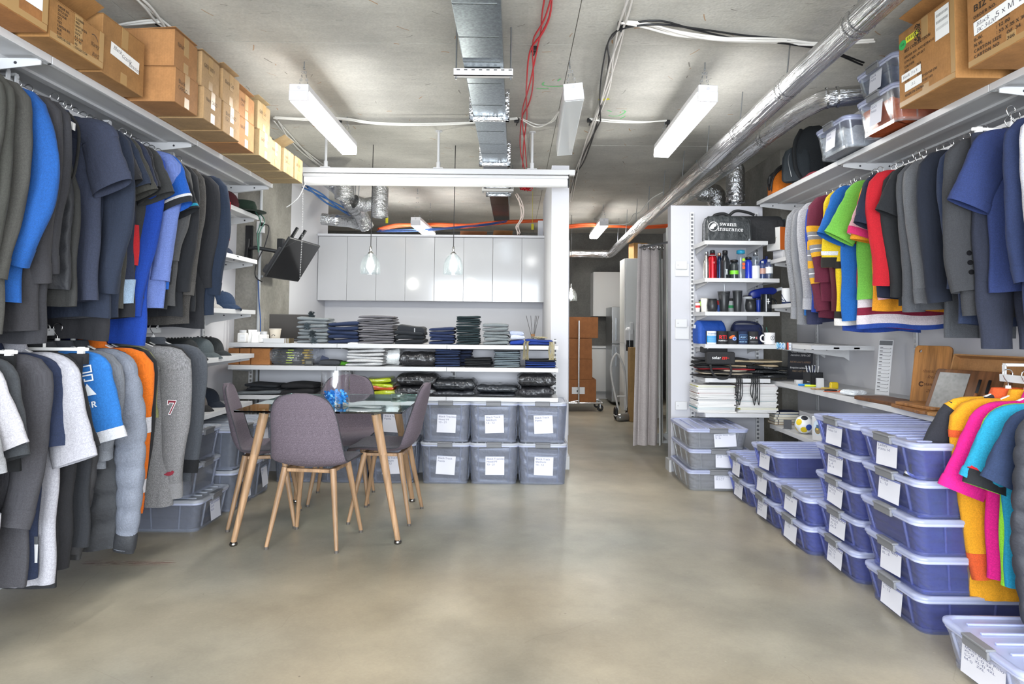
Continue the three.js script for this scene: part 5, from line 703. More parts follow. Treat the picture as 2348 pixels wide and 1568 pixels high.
// right upper rail, listed from the near end
const dots = canvasTex(128, 64, (c) => { c.clearRect(0, 0, 128, 64); c.fillStyle = '#f2f2f6'; for (let i = 0; i < 7; i++) for (let j = 0; j < 3; j++) { c.beginPath(); c.arc(14 + i * 17, 14 + j * 18, 5, 0, 7); c.fill(); } });
const mar = '#6a1f38', gold = '#e8ab22', gry = '#8c8c92';
const hoops = [[.36, .43, gold], [.43, .47, gry], [.47, .48, '#e6e6ea'], [.48, .52, gry], [.52, .58, gold], [.58, .62, gry], [.62, .63, '#e6e6ea'], [.63, .66, gry], [.66, .71, gold]];
G('RT', [
  ['white business shirt at the open end of the right upper rail', 'long', '#d9d9e2', 0, { z: -2.6, sl: .66, len: .8, swing: .02 }],
  ['navy business shirt behind the white one', 'long', '#26345c', 0, { z: -2.7, sl: .6, len: .82 }],
  ['navy blue polo with short sleeves near the suit jacket', 'tee', '#2a3a6e', 0, { z: -2.88, sl: .26 }],
  ['dark slate trousers folded near the suit jacket', 'trousers', '#2c3143', 0, { z: -2.95, dx: -.1, len: .9 }],
  ['charcoal suit jacket with three cuff buttons', 'jacket', '#3b3c40', 0, { dx: -0.03, z: -3.02, sl: .62, len: .76, buttons: 1, cuffw: .075, elbow: .01, cuff: 0 }],
  ['slate blue suit jacket beside the charcoal one', 'jacket', '#2d3a58', 0, { z: -3.1, sl: .6, len: .8, cuff: 0 }],
  ['dark navy wool jumper with long sleeves on the right upper rail', 'long', '#1c2333', 0, { dx: -0.02, z: -3.24, sl: .66, len: .6, elbow: .015 }],
  ['slate grey track pants behind the navy jumper', 'trousers', '#5a5d63', 0, { z: -3.31, len: .86, dx: -.02 }],
  ['grey hooded rain jacket with elastic cuffs', 'jacket', '#66686d', 0, { z: -3.39, sl: .66, len: .68, hood: 1, mat: nylon('#6b6d72') }],
  ['dark grey zip jumper beside the rain jacket', 'long', '#55575c', 0, { z: -3.47, sl: .7, len: .72 }],
  ['black polo with short sleeves beside the red jumper', 'tee', '#26282c', 0, { z: -3.55, sl: .2, len: .7 }],
  ['black long sleeved tee behind the red jumper', 'long', '#2a2c2f', 0, { z: -3.61, sl: .62, len: .7 }],
  ['bright red long sleeved jumper on the right upper rail', 'long', '#cc1a2a', 0, { dx: -0.05, z: -3.68, sl: .56, len: .6, out: .02 }],
  ['navy polo with a band of white dots on the sleeve', 'tee', '#20263c', 0, { dx: -0.05, z: -3.74, sl: .24, out: -.1, print: [dots, .1, .05, .82, .5] }],
  ['pink and magenta tee beside the lime one', 'tee', '#e8b4bc', 0, { z: -3.8, sl: .28, out: -.1, trim: '#d82c6c', stripes: [[.3, .6, '#d82c6c']] }],
  ['yellow and orange sports tee under the lime one', 'tee', '#f0a020', 0, { z: -3.87, sl: .3, out: -.25, len: .72 }],
  ['lime green tee with a pale lining on the right upper rail', 'tee', '#77c24a', 0, { z: -3.94, sl: .27, out: .1, dx: -.03 }],
  ['maroon and white football jersey with a hooped hem', 'tee', '#8c1a3c', 0, { z: -4.0, sl: .25, len: .82, bands: [[.8, .86, '#efe4ea'], [.86, .91, '#8c1a3c'], [.91, .97, '#efe4ea'], [.97, 1, '#2c4fa8']], name: 'sports_jersey' }],
  ['cherry red polo behind the bright blue one', 'tee', '#b02028', 0, { z: -4.05, sl: .26 }],
  ['bright blue tee with short sleeves on the right upper rail', 'tee', '#1766b8', 0, { dx: -0.05, z: -4.11, sl: .26, out: .05, len: .78 }],
  ['yellow and black striped football jersey', 'tee', '#f0cc1c', 0, { dx: -0.05, z: -4.17, sl: .42, out: -.42, len: .8, stripes: [[.1, .16, '#26221e'], [.9, 1, '#26221e'], [.84, .88, '#ececec']], bands: [[.55, .6, '#26221e'], [.9, .95, '#26221e'], [.95, 1, '#f0ece8']], name: 'sports_jersey' }],
  ['blue football jersey with a deep blue hem', 'tee', '#2446a0', 0, { z: -4.23, sl: .24, out: -.3, len: .84, name: 'sports_jersey' }],
  ['plain dark maroon jumper with ribbed cuffs', 'long', '#5c1d2a', 0, { z: -4.3, sl: .68, len: .72 }],
  ['maroon school jumper with gold and grey arm hoops', 'long', mar, 0, { dx: -0.06, z: -4.37, sl: .5, len: .66, stripes: hoops, out: .01 }],
  ['second maroon school jumper with arm hoops, hanging lower', 'long', '#641c34', 0, { dx: -0.05, z: -4.44, sl: .68, len: .76, stripes: hoops.map(([a, b, c]) => [a + .06, b + .06, c]) }],
  ['plum maroon jumper beside the royal blue one', 'long', '#6c2348', 0, { z: -4.5, sl: .66, len: .72 }],
  ['royal blue jumper on the right upper rail', 'long', '#2244a8', 0, { z: -4.555, sl: .68, len: .7 }],
  ['pale grey marle jumper near the end of the right upper rail', 'long', '#c0c0c6', 0, { dx: -0.03, z: -4.61, sl: .66, len: .68, marle: 1 }],
  ['dark slate navy jumper near the end of the right upper rail', 'long', '#343858', 0, { z: -4.66, sl: .76, len: .78 }],
  ['strong blue hooded jumper between grey ones', 'long', '#1f66b0', 0, { z: -4.7, sl: .7 }],
  ['mid grey hooded jumper last but one on the right upper rail', 'long', '#8a8b8f', 0, { z: -4.76, sl: .76, len: .7, hood: 1, dx: -.02 }],
  ['silver grey marle jumper last on the right upper rail', 'long', '#9c9da2', 0, { z: -4.83, sl: .72, len: .7, marle: 1, dx: -.03 }],
]);
// right lower rail, near the white tub
G('RB', [
  ['black puffer jacket hanging above the white-filled tub', 'puffer', '#34363f', 0, { z: -2.51, sl: .68, len: .8, out: .03, dx: -.02, turn: .1 }],
  ['navy trousers hanging beside the puffer jacket', 'trousers', '#242b42', 0, { z: -2.41, len: .95, dx: -.02 }],
  ['navy shirt beside the cyan polo', 'tee', '#2a3a5c', 0, { z: -2.59, sl: .22 }],
  ['cyan blue polo on the right lower rail', 'tee', '#24a2c8', 0, { z: -2.66, sl: .24, trim: '#24a2c8' }],
  ['lime polo with red and black sleeve on the right lower rail', 'tee', '#9ae83c', 0, { z: -2.72, sl: .26, out: -.1, stripes: [[.55, .85, '#d8202c'], [.85, 1, '#26282c']] }],
  ['magenta polo on the right lower rail', 'tee', '#e8168c', 0, { z: -2.79, sl: .3, out: -.05, trim: '#e8168c' }],
  ['orange and yellow long sports shirt hanging low', 'long', '#f2a81c', 0, { z: -2.87, sl: .66, out: -.03, len: .78, stripes: [[.86, 1, '#e8602c'], [.2, .24, '#e8602c']], cuff: '#e8602c' }],
  ['black and yellow polo with white piping last on the right lower rail', 'tee', '#2b2c34', 0, { z: -2.95, sl: .32, out: .02, collar: '#e8602c', stripes: [[.03, .3, '#f0b020'], [.94, .96, '#ececec']], dx: -.02 }],
]);
// ---------------------------------------------------------------- folded clothes
const foldG = {};
function foldGeo(w, d, h, v) { // one folded garment: soft slab whose front edge shows the fold
  const k = [w.toFixed(2), d.toFixed(2), h.toFixed(3), v].join(); if (foldG[k]) return foldG[k];
  const rs = []; for (let i = 0; i <= 20; i++) { const x = -w / 2 + w * i / 20, e = Math.min(1, Math.min(i, 20 - i) / 2.5 + .35), hh = h * (.47 + .05 * sin(x * 20 + v * 2)) * Math.sqrt(e), sag = Math.min(h * .14, .006) * sin(x * 13 + v * 1.7); const r = []; for (let j = 0; j < 20; j++) { const a = j / 20 * 2 * PI, c = cos(a), s = sin(a); r.push(V(x + .003 * sin(a * 3 + v), h / 2 + sag + Math.sign(s) * Math.pow(Math.abs(s), .6) * hh, Math.sign(c) * Math.pow(Math.abs(c), .35) * (d / 2 + .006 * sin(x * 30 + v * 3)))); } rs.push(r); }
  return foldG[k] = loft(rs, { cap0: true, cap1: true });
}
function wrapGeo(w, d, h, v) { // garment sealed in film: a pillow with creased skin
  const rs = [], nx = 44, nz = 36; for (let i = 0; i <= nx; i++) { const x = -w / 2 + w * i / nx, e = Math.min(1, Math.min(i, nx - i) / 5 + .25), r = []; for (let j = 0; j < nz; j++) { const a = j / nz * 2 * PI, c = cos(a), s = sin(a), q = N2[((Math.floor(i * 5 + v * 97)) & 511) * 512 + ((Math.floor(j * 6 + v * 31)) & 511)], f = (Math.abs(q - .5) * 3 - .3) * .012; r.push(V(x * (1 + .02 * sin(a * 5 + v)), h / 2 + Math.sign(s) * Math.pow(Math.abs(s), .75) * (h * .48 * Math.sqrt(e) + (s > 0 ? f : f * .3)), Math.sign(c) * Math.pow(Math.abs(c), .55) * (d / 2 + f * 2))); } rs.push(r); }
  return loft(rs, { cap0: true, cap1: true });
}
const bshelf = (i) => backY[i] + .001;
function pile(name, label, cat, lvl, px0, px1, pyTop, n, hex, o = {}) { // a stack on one of the back shelves; every piece is a thing
  const zc = o.z || -5.6, y0 = bshelf(lvl), a = atZ(px0, 800, zc + .1).x, b = atZ(px1, 800, zc + .1).x, top = atZ((px0 + px1) / 2, pyTop, zc + .1).y, h = (top - y0) / n, w = (b - a) * .98, d = o.d || .26;
  for (let i = 0; i < n; i++) { const m = part(scene, nm(name), foldGeo(w, d, h * 1.08, i % 4), Array.isArray(hex) ? o.mat ? o.mat(hex[i % hex.length]) : fab(hex[i % hex.length]) : o.mat ? o.mat(hex) : fab(hex, o.marle ? { map: marle } : {})); m.position.set((a + b) / 2 + rr(-.006, .006), y0 + i * h, zc + rr(-.01, .01)); m.rotation.y = rr(-.05, .05); tag(m, label, cat, label.replace(/^.*? (in|of) /, '')); }
  return { x: (a + b) / 2, y: top, z: zc, w };
}
pile('folded_jumper', 'folded navy jumper in the stack beside the pom pom beanies', 'jumper', 0, 752, 822, 738, 5, '#273556');
pile('folded_jumper', 'folded mid grey scarf in the tall stack of ten', 'scarf', 0, 822, 903, 724, 10, '#77757a');
pile('folded_jumper', 'folded black jumper in the short stack with a bundled hood on top', 'jumper', 0, 906, 972, 759, 3, '#24282e');
{ const p = pile('folded_hoodie', 'bundled black hooded jumper in the place above the short black stack', 'jumper', 0, 912, 968, 757, 1, '#262a30'); p; const q = scene.children[scene.children.length - 1]; q.geometry = foldGeo(.21, .22, .09, 2); q.position.y = bshelf(0) + .06; decal(q, 'logo', .012, .035, [.03, .05, .118], [0, 0, 0], canvasTex(16, 48, (c) => { c.clearRect(0, 0, 16, 48); c.fillStyle = '#eee'; for (let i = 0; i < 5; i++) c.fillRect(3, 4 + i * 9, 10, 5); }), { clear: true }); }
pile('folded_beanie', 'folded dark blue beanie in the low stack of five', 'beanie', 0, 983, 1041, 751, 5, '#26345a', { d: .2 });
pile('folded_beanie', 'folded bottle green beanie in the tall stack of twelve', 'beanie', 0, 1045, 1099, 724, 12, '#25363a', { d: .22 });
pile('folded_beanie', 'folded pale grey beanie in the stack of six near the pier', 'beanie', 0, 1107, 1166, 743, 6, '#8f9698', { d: .22 });
pile('folded_towel', 'folded white and blue towel in the little stack by the tasselled scarf', 'towel', 0, 1169, 1202, 759, 3, ['#2747a8', '#dfe4f2', '#c9d2ea'], { d: .2 });
{ // pom pom beanies
  const x = atZ(720, 760, -5.5).x, pm = fab('#8b9194'), pom = (() => { const g = []; for (let i = 0; i < 90; i++) { const d = V(rr(-1, 1), rr(-1, 1), rr(-1, 1)).normalize(); g.push(rod(V(0, 0, 0), d.multiplyScalar(.032), .0035, .0015, 4)); } return mg(g); })(); uvm(pom);
  for (let i = 0; i < 7; i++) { const g = thing('folded_beanie', 'light grey knitted beanie in the pile with dark pom poms', 'beanie', [x + rr(-.008, .008), bshelf(0) + i * .029, -5.58], rr(-.1, .1), 'pile of pom pom beanies'); part(g, 'knit', foldGeo(.24, .22, .031, i % 4), pm); if ([0, 2, 4, 6].includes(i)) { const p = part(g, 'pom_pom', pom, i % 4 ? fab('#3a4448') : fab('#59666c')); p.position.set([.02, 0, -.03, -.04][i / 2], i === 6 ? .05 : .015, i === 6 ? 0 : .12); } }
  const s = atZ(1236, 770, -5.5).x, g = thing('folded_scarf', 'royal blue scarf with cream tassels lying over the shelf edge', 'scarf', [s, bshelf(0), -5.56]); part(g, 'knit', [foldGeo(.2, .24, .024, 1), foldGeo(.21, .24, .024, 2).clone().translate(0, .022, 0)], fab('#1f3f96')); const tm = fab('#cdbf96'); for (const sx of [-1, 1]) { const t = []; for (let i = 0; i < 14; i++) { const a = sx * .1 + rr(-.02, .02); t.push(tube([V(a * .8, .03, .1), V(a, .025, .135), V(a + rr(-.01, .01), -.04, .14 + rr(0, .008)), V(a + rr(-.015, .015), -.11, .14 + rr(0, .008))], .0025, 10, 4)); } part(g, 'tassel', t, tm); }
  const t2 = []; for (let i = 0; i < 12; i++) t2.push(tube([V(0, .046, .02), V(rr(-.05, .05), .065, .06), V(rr(-.07, .07), .06, .1)], .0025, 8, 4)); part(g, 'tassel', t2, tm);
}
// middle shelf
for (let i = 0; i < 3; i++) { const a = atZ([520, 547, 573][i], 830, -5.5).x, b = atZ([545, 571, 617][i], 830, -5.5).x; carton('small kraft box on the middle clothes shelf, ' + ['half hidden by the cap shelf', 'in the centre of three', 'next to the work gloves'][i], (a + b) / 2, bshelf(1), -5.66, b - a, .125, .28, 0, '#c08048', { tape: 0, group: 'kraft boxes on the clothes shelf' }); }
{ // gloves in a bag
  const x = atZ(668, 830, -5.52).x; for (let i = 0; i < 6; i++) { const g = thing('work_glove', 'black and yellow work glove in the bagged bundle', 'glove', [x - .02 + rr(-.012, .012), bshelf(1) + .004 + i * .02, -5.6], rr(-.06, .06), 'bagged work gloves'); part(g, 'palm', foldGeo(.2, .12, .02, i % 4), fab('#1f2023')); for (let k = 0; k < 4; k++) part(g, 'finger', new THREE.CapsuleGeometry(.009, .05, 4, 8).rotateZ(PI / 2).translate(-.125, .011, -.035 + k * .023), k % 2 ? fab('#24252a') : fab('#d8b021')); part(g, 'cuff', bx(.05, .014, .1, .12, .012, 0, .005), fab('#caa41e')); part(g, 'tag', bx(.05, .006, .002, .0, .013, .063), std('#c8e020')); }
  solo('plastic_bag', 'clear plastic bag around the black and yellow gloves', 'bag', foldGeo(.36, .28, .155, 3), film, null, [x + .02, bshelf(1) - .006, -5.62]);
  const s = thing('small_box', 'small dark box next to the bagged gloves', 'box', [atZ(708, 835, -5.48).x, bshelf(1), -5.5]); part(s, 'box', bx(.065, .05, .05, 0, .025, 0, .003), std('#3c3c3a', { roughness: .4 })); part(s, 'label', bx(.045, .02, .001, 0, .025, .0255), std('#6c6a60'));
  const q = atZ(762, 835, -5.5).x; solo('glove_pair', 'grey rubber gloves in a flat packet', 'gloves', foldGeo(.16, .14, .04, 1), fab('#4a4c50'), null, [q - .02, bshelf(1), -5.55]); solo('glove_pair', 'bright green gloves in a flat packet', 'gloves', foldGeo(.12, .12, .035, 2), fab('#5aa82a'), null, [q + .07, bshelf(1), -5.58]); solo('swing_tag', 'navy swing tag leaning on the grey gloves', 'tag', bx(.06, .04, .002), std('#1e2a4a'), null, [q - .07, bshelf(1) + .05, -5.53], .3).rotation.z = -.4;
}
pile('folded_towel', 'folded white towel in the thick stack on the middle shelf', 'towel', 1, 797, 882, 786, 7, '#e4e4e4', { d: .28 });
{ const p = atZ(893, 830, -5.6); solo('wrapped_towel', 'white towel bundle in clear wrap beside the white stack', 'towel', foldGeo(.14, .2, .14, 3), std('#dedfdd', { roughness: .5, clearcoat: 1, clearcoatRoughness: .15, bumpMap: crinkle, bumpScale: .012 }), null, [p.x + .01, bshelf(1), -5.72]); }
function bag(label, lvl, px0, px1, pyTop, hex, base = 0, o = {}) { const zc = o.z || -5.6, a = atZ(px0, 850, zc + .1).x, b = atZ(px1, 850, zc + .1).x, y0 = bshelf(lvl) + base, top = atZ((px0 + px1) / 2, pyTop, zc + .1).y; const m = solo('wrapped_garment', label, 'wrapped clothes', wrapGeo(b - a, .3, top - y0, (o.v || 1) + lvl + (px0 % 7)), wrap(hex), 'plastic wrapped clothes', [(a + b) / 2, y0, zc], rr(-.04, .04)); const lip = foldGeo((b - a) * .9, .06, .006, 1).clone().translate(0, (top - y0) * .45, .155); part(m, 'film_flap', lip, film); return top - y0; }
bag('black garments in clear film on the middle shelf', 1, 918, 1000, 806, '#26272b');
pile('folded_jumper', 'folded navy jumper in the thick stack on the middle shelf', 'jumper', 1, 996, 1054, 790, 9, '#28385c', { d: .26 });
pile('folded_jumper', 'folded navy jumper in the row of bundles behind the thick stack', 'jumper', 1, 1046, 1082, 797, 6, '#222c48', { z: -5.72, d: .2 });
pile('folded_shirt', 'folded black shirt in the flat stack on the middle shelf', 'shirt', 1, 1066, 1127, 822, 5, '#25282c');
pile('folded_beanie', 'folded pale blue grey beanie in the stack on the middle shelf', 'beanie', 1, 1133, 1192, 801, 9, ['#8a979c', '#84919a', '#8a979c', '#84919a', '#8a979c', '#84919a', '#8a979c', '#84919a', '#4a4c50'], { d: .22 });
pile('folded_towel', 'folded royal blue towel in the flat stack by the pier', 'towel', 1, 1206, 1276, 824, 4, ['#1f3d8c', '#24448e', '#203a80', '#2a2c30'], { d: .28 });
// bottom shelf
pile('folded_shirt', 'thin grey folded garment of the layer under the black jumpers', 'shirt', 2, 548, 648, 895, 1, '#6e7478', { d: .3 });
pile('folded_jumper', 'folded black jumper in the stack by the concrete column', 'jumper', 2, 569, 643, 880, 3, '#20242a');
pile('folded_jumper', 'folded black jumper in the stack behind the table', 'jumper', 2, 648, 725, 880, 2, '#242326');
pile('folded_jumper', 'folded black jumper in the stack beside the hi vis packets', 'jumper', 2, 795, 838, 876, 2, '#232325');
[['lower yellow', '#d6e82c', 0], ['orange', '#f0602c', .035], ['upper yellow', '#d2e628', .06], ['top yellow', '#d8ea30', .1]].forEach(([t, c, y], i) => { const a = atZ(828 + i * 2, 900, -5.5).x, b = atZ(908 - i * 4, 900, -5.5).x; solo('hi_vis_vest', `folded hi vis vest in a packet, ${t} of the bright stack`, 'vest', foldGeo(b - a, .26, .042, i), std(c, { roughness: .45, map: weave, clearcoat: 1, clearcoatRoughness: .15, bumpMap: crinkle, bumpScale: .008, emissive: c, emissiveIntensity: 0 }), 'hi vis packets', [(a + b) / 2, bshelf(2) + y, -5.6], rr(-.06, .06)); });
{ let h = bag('black wrapped garment under another near the hi vis packets', 2, 908, 1000, 884, '#26262a'); bag('black wrapped garment on top of another near the hi vis packets', 2, 912, 1002, 856, '#27272a', h * .95, { v: 2 }); h = bag('dark wrapped garment, lower of the pair third from the pier', 2, 993, 1088, 894, '#2c3038', 0, { v: 3 }); bag('dark wrapped garment, upper of the pair third from the pier', 2, 996, 1090, 868, '#2a2e34', h * .92); h = bag('dark wrapped garment, lower of the pair second from the pier', 2, 1094, 1182, 900, '#2e333c'); bag('dark wrapped garment, upper of the pair second from the pier', 2, 1095, 1187, 881, '#2c323a', h * .9, { v: 2 }); h = bag('black wrapped garment, lower of the pair at the pier', 2, 1190, 1270, 886, '#2a2a30', 0, { v: 2 }); bag('black wrapped garment, upper of the pair at the pier', 2, 1188, 1272, 856, '#29292d', h * .95, { v: 3 }); }
// white jars and cup on the top shelf
{ const Y = bshelf(0), zz = -5.52, X = (px) => atZ(px, 765, zz).x; const lt = write(64, 64, ['~~~'], { bg: '#f4f4f4', fg: '#666', size: 26, x: 8, y: 18 });
  for (const [px, h] of [[557, .075], [605, .065]]) { const g = thing('white_jar', px < 580 ? 'square white jar at the end of the top shelf' : 'square white jar beside the kraft cup', 'jar', [X(px), Y, zz]); part(g, 'jar', bx(.068, h, .06, 0, h / 2, 0, .01), std('#eceae6', { roughness: .35 })); part(g, 'lid', cyl(.026, .026, .022, 0, h, 0), white); decal(g, 'label', .04, .045, [.01, h / 2, .0312], [0, 0, 0], lt); }
  for (const [px, t, h] of [[575, 'behind', .1], [588, 'in front', .085]]) solo('white_pouch', 'white foil pouch ' + t + ' between the jars', 'pouch', loft([[.035, .02], [.034, .022], [.03, .018], [.034, .004]].map(([w, d], i) => rrect(w * 2, d * 2, .01, i * h / 3, 4))), std('#f0efec', { roughness: .35 }), null, [X(px), Y, zz - .04 + (t === 'in front' ? .05 : 0)], .2);
  const c = thing('paper_cup', 'kraft paper cup with a black arch print', 'cup', [X(623), Y, zz - .08]); part(c, 'cup', lathe([[0, .002], [.034, .002], [.045, .1], [.048, .104], [.044, .1], [.033, .006], [0, .006]], 30), std('#d8cdbc', { roughness: .7 })); part(c, 'lid', cyl(.047, .046, .008, 0, .102, 0), std('#e4dccf')); decal(c, 'print', .035, .03, [.0, .055, .0425], [-.1, 0, 0], canvasTex(64, 64, (x) => { x.clearRect(0, 0, 64, 64); x.strokeStyle = '#222'; x.lineWidth = 7; x.beginPath(); x.arc(32, 40, 22, PI, 0); x.stroke(); }), { clear: true });
  const b = thing('flat_gift_box', 'flat white gift box with gold striped end', 'box', [X(640), Y, zz + .02]); part(b, 'box', bx(.2, .035, .1, 0, .0175, 0, .003), white); for (let i = 0; i < 4; i++) part(b, 'gold_stripe', bx(.006, .036, .102, .07 + i * .012, .0175, 0), std('#8a7440', { metalness: .8, roughness: .3 }));
}

// ---------------------------------------------------------------- caps
const capG = (() => { const rs = []; for (let j = 0; j <= 10; j++) { const t = j / 10 * PI / 2, r = .088 * cos(t) ** .8 + .001, y = .105 * sin(t); const ring = []; for (let i = 0; i < 36; i++) { const a = i / 36 * 2 * PI, f = 1 - .025 * Math.pow(Math.abs(cos(a * 3)), 14); ring.push(V(r * f * cos(a) * 1.08, y, r * f * sin(a))); } rs.push(ring); } const crown = loft(rs.map((r) => r.reverse()), { cap1: true }); const br = []; for (let j = 0; j <= 8; j++) { const r = [], t = j / 8; for (let i = 0; i <= 20; i++) { const a = -1.25 + 2.5 * i / 20; r.push(V(lerp(.09, .09 + .075 * Math.pow(cos(a * 1.18), .6), t) * cos(a * (1 - .12 * t)), .012 - .03 * t * t - .035 * sin(a) ** 2 * t, lerp(.086, .088, t) * sin(a))); } br.push(r); } const brim = mg([loft(br, { closed: false }), loft(br.map((r) => r.map((p) => p.clone().add(V(0, -.004, 0)))), { closed: false })]); return { crown, brim, button: new THREE.SphereGeometry(.008, 10, 8).scale(1, .6, 1).translate(0, .107, 0) }; })();
for (const g of Object.values(capG)) uvm(g);
function cap(label, x, y, z, turn, hex, o = {}) { const g = thing('baseball_cap', label, 'cap', [x, y + .024, z], turn, o.group); g.rotation.z = o.tilt || 0; const m = fab(hex); part(g, 'crown', capG.crown, m); part(g, 'brim', capG.brim, o.brim ? fab(o.brim) : m); part(g, 'button', capG.button, m); return g; }
const cs = (i) => capY[i][0];
for (let i = 0; i < 7; i++) cap('black baseball cap nested in the front row of the crowded cap shelf', -2.25 + i * .021, cs(3) + i * .0005, -4.5, -.1, '#26292c', { group: 'black caps in the front row', tilt: -.05 });
for (let i = 0; i < 6; i++) cap('slate grey baseball cap nested in the middle row of the crowded cap shelf', -2.25 + i * .022, cs(3), -4.76, -.1, '#5b6468', { group: 'slate caps in the middle row', tilt: -.05 });
for (let i = 0; i < 4; i++) cap('dark tweed cap nested at the back of the crowded cap shelf', -2.27 + i * .03, cs(3), -5.02, -.2, '#303436', { group: 'tweed caps at the back' });
for (let i = 0; i < 4; i++) cap('taupe baseball cap with dark brim behind the chair', -2.24 + i * .022, cs(4), -4.76, -.3, '#6b6460', { brim: '#2a2a2c', group: 'taupe caps' });
for (let i = 0; i < 3; i++) cap('navy baseball cap at the back of the lowest cap shelf', -2.25 + i * .03, cs(4), -5.0, -.3, '#1d2636', { group: 'low navy caps' });
cap('steel blue baseball cap alone on the third cap shelf', -2.12, cs(2), -5.06, -.35, '#2c4160'); cap('off white cap partly behind the steel blue one', -2.2, cs(2), -4.92, -.3, '#c9c6c2');
cap('flat navy cap on the second cap shelf', -2.14, cs(1) - .02, -5.04, -.4, '#252f44').scale.y = .62; cap('pale grey cap tucked under the flat navy cap', -2.16, cs(1) - .02, -4.88, -.3, '#b9bbbd').scale.y = .5;
{ // beanies, scarf and green hat on the top cap shelf
  const bean = lathe([[.095, 0], [.1, .02], [.1, .05], [.094, .055], [.092, .08], [.075, .12], [.045, .15], [.012, .165], [0, .166]], 30), crest = canvasTex(128, 128, (c) => { c.clearRect(0, 0, 128, 128); c.fillStyle = '#e8e4da'; c.beginPath(); c.arc(64, 64, 60, 0, 7); c.fill(); c.strokeStyle = '#3a4a8c'; c.lineWidth = 10; c.beginPath(); c.arc(64, 64, 48, 0, 7); c.stroke(); c.fillStyle = '#e8a02a'; c.beginPath(); c.arc(64, 64, 32, 0, 7); c.fill(); c.fillStyle = '#c8402a'; c.fillRect(54, 44, 20, 40); });
  const p = atX(485, 440, -2.06), b1 = thing('knitted_beanie', 'royal blue knitted beanie with a round crest', 'beanie', [-2.06, cs(0), p.z], .2); part(b1, 'knit', bean, fab('#1c49a8')); decal(b1, 'crest', .075, .075, [.03, .045, .099], [0, .3, 0], crest, { clear: true });
  const q = atX(512, 460, -2.1); const b2 = thing('knitted_beanie', 'maroon knitted beanie behind the blue one', 'beanie', [-2.1, cs(0), q.z - .05]); part(b2, 'knit', bean.clone().scale(.9, .8, .9), fab('#5a2028'));
  const s0 = atX(497, 500, -1.98).z, s1 = atX(527, 500, -1.98).z, zc = (s0 + s1) / 2, w = Math.abs(s1 - s0), g = thing('hanging_scarf', 'red and blue football scarf hanging over the cap shelf edge', 'scarf', [-1.982, cs(0), zc]);
  const seg = (a, b, hex, nme) => part(g, nme, [bb(-.2, .005, .002, .012, a, b, .004), bb(-.002, .008, -.26, .01, a, b, .003)], fab(hex)); seg(w / 2, w * .2, '#c0202c', 'red_border'); seg(w * .2, w * .14, '#e0a43a', 'gold_line'); seg(w * .14, -w * .3, '#1b54b0', 'blue_field'); seg(-w * .3, -w * .35, '#e0a43a', 'gold_line'); seg(-w * .35, -w / 2, '#c82430', 'red_border');
  decal(g, 'crest', .1, .1, [.0095, -.07, -w * .08], [0, PI / 2, 0], crest, { clear: true }); decal(g, 'lettering', .07, .12, [.0095, -.19, -w * .08], [0, PI / 2, 0], write(64, 110, ['C', 'K'], { fg: '#f2f2f4', size: 56, bold: true, align: 'center', y: 0, lh: .95 }), { clear: true });
  const h0 = atX(558, 480, -2.05), h = thing('bucket_hat', 'dark green brimmed hat with chin cord on the top cap shelf', 'hat', [-2.05, cs(0), h0.z], .2); part(h, 'crown', lathe([[.098, .012], [.095, .05], [.082, .085], [.06, .092], [0, .09]], 30), fab('#243a2c')); part(h, 'brim', lathe([[.09, .02], [.13, .008], [.165, .012], [.166, .008], [.13, .003], [.088, .016]], 36), fab('#22372a')); part(h, 'chin_cord', tube([V(.09, .01, .03), V(.13, -.06, .04), V(.11, -.16, .03), V(.115, -.24, .03), V(.12, -.3, .02), V(.12, -.24, .01), V(.12, -.15, 0), V(.15, -.05, -.02), V(.11, .01, -.06)], .004, 60), std('#2a5648'));
}

// ---------------------------------------------------------------- partition shelf goods
const pz = -5.72, PX = (px, z = pz) => atZ(px, 700, z).x, PY = (i) => parY[i] + .0005, mm = .00357;
function bottle(label, px, w, h, hex, o = {}) { const r = w / 2, g = thing('drink_bottle', label, 'bottle', [PX(px, o.z), PY(1), o.z || pz], 0, 'bottles on the partition shelf'); const prof = o.cola ? [[0, 0], [r * .95, 0], [r, .006], [r, h * .58], [r * .9, h * .68], [r * .55, h * .82], [r * .5, h * .88], [0, h * .88]] : [[0, 0], [r * .95, 0], [r, .005], [r, h * .72], [r * .85, h * .79], [r * .62, h * .84], [r * .6, h * .88], [0, h * .88]]; part(g, 'body', lathe(prof, 28), o.mat || std(hex, { roughness: .22, metalness: o.metal ?? .6 })); part(g, 'cap', lathe([[0, h * .87], [r * (o.cr || .58), h * .87], [r * (o.cr || .58), h * .985], [r * .5, h], [0, h]], 22), o.cap || steel); for (const [a, b, c] of o.rings || []) part(g, 'band', lathe([[r * 1.01, h * a], [r * 1.02, h * a + .001], [r * 1.02, h * b - .001], [r * 1.01, h * b]], 28), std(c, { roughness: .4 })); if (o.tex) decal(g, 'print', o.tex[1], o.tex[2], [o.tex[4] || 0, h * o.tex[3], r + .0012], [0, 0, o.tex[5] || 0], o.tex[0], { clear: true }); return g; }
const clr = std('#e8eef4', { roughness: .05, transmission: .93 });
bottle('plain steel drink bottle at the end of the bottle row', 1620, .055, .225, '#c8c6c2', { cola: 1, metal: 1 });
bottle('metallic red drink bottle with black lid', 1634, .072, .236, '#b01824', { cap: blackP, rings: [[.8, .83, '#8a8a8c']], tex: [write(32, 32, ['W'], { fg: '#e09090', size: 28, x: 4, y: 0 }), .026, .026, .56] });
bottle('navy drink bottle with copper cap behind the black one', 1650, .05, .222, '#22365c', { cola: 1, cap: std('#c79a82', { metalness: 1, roughness: .3 }), z: -5.78 });
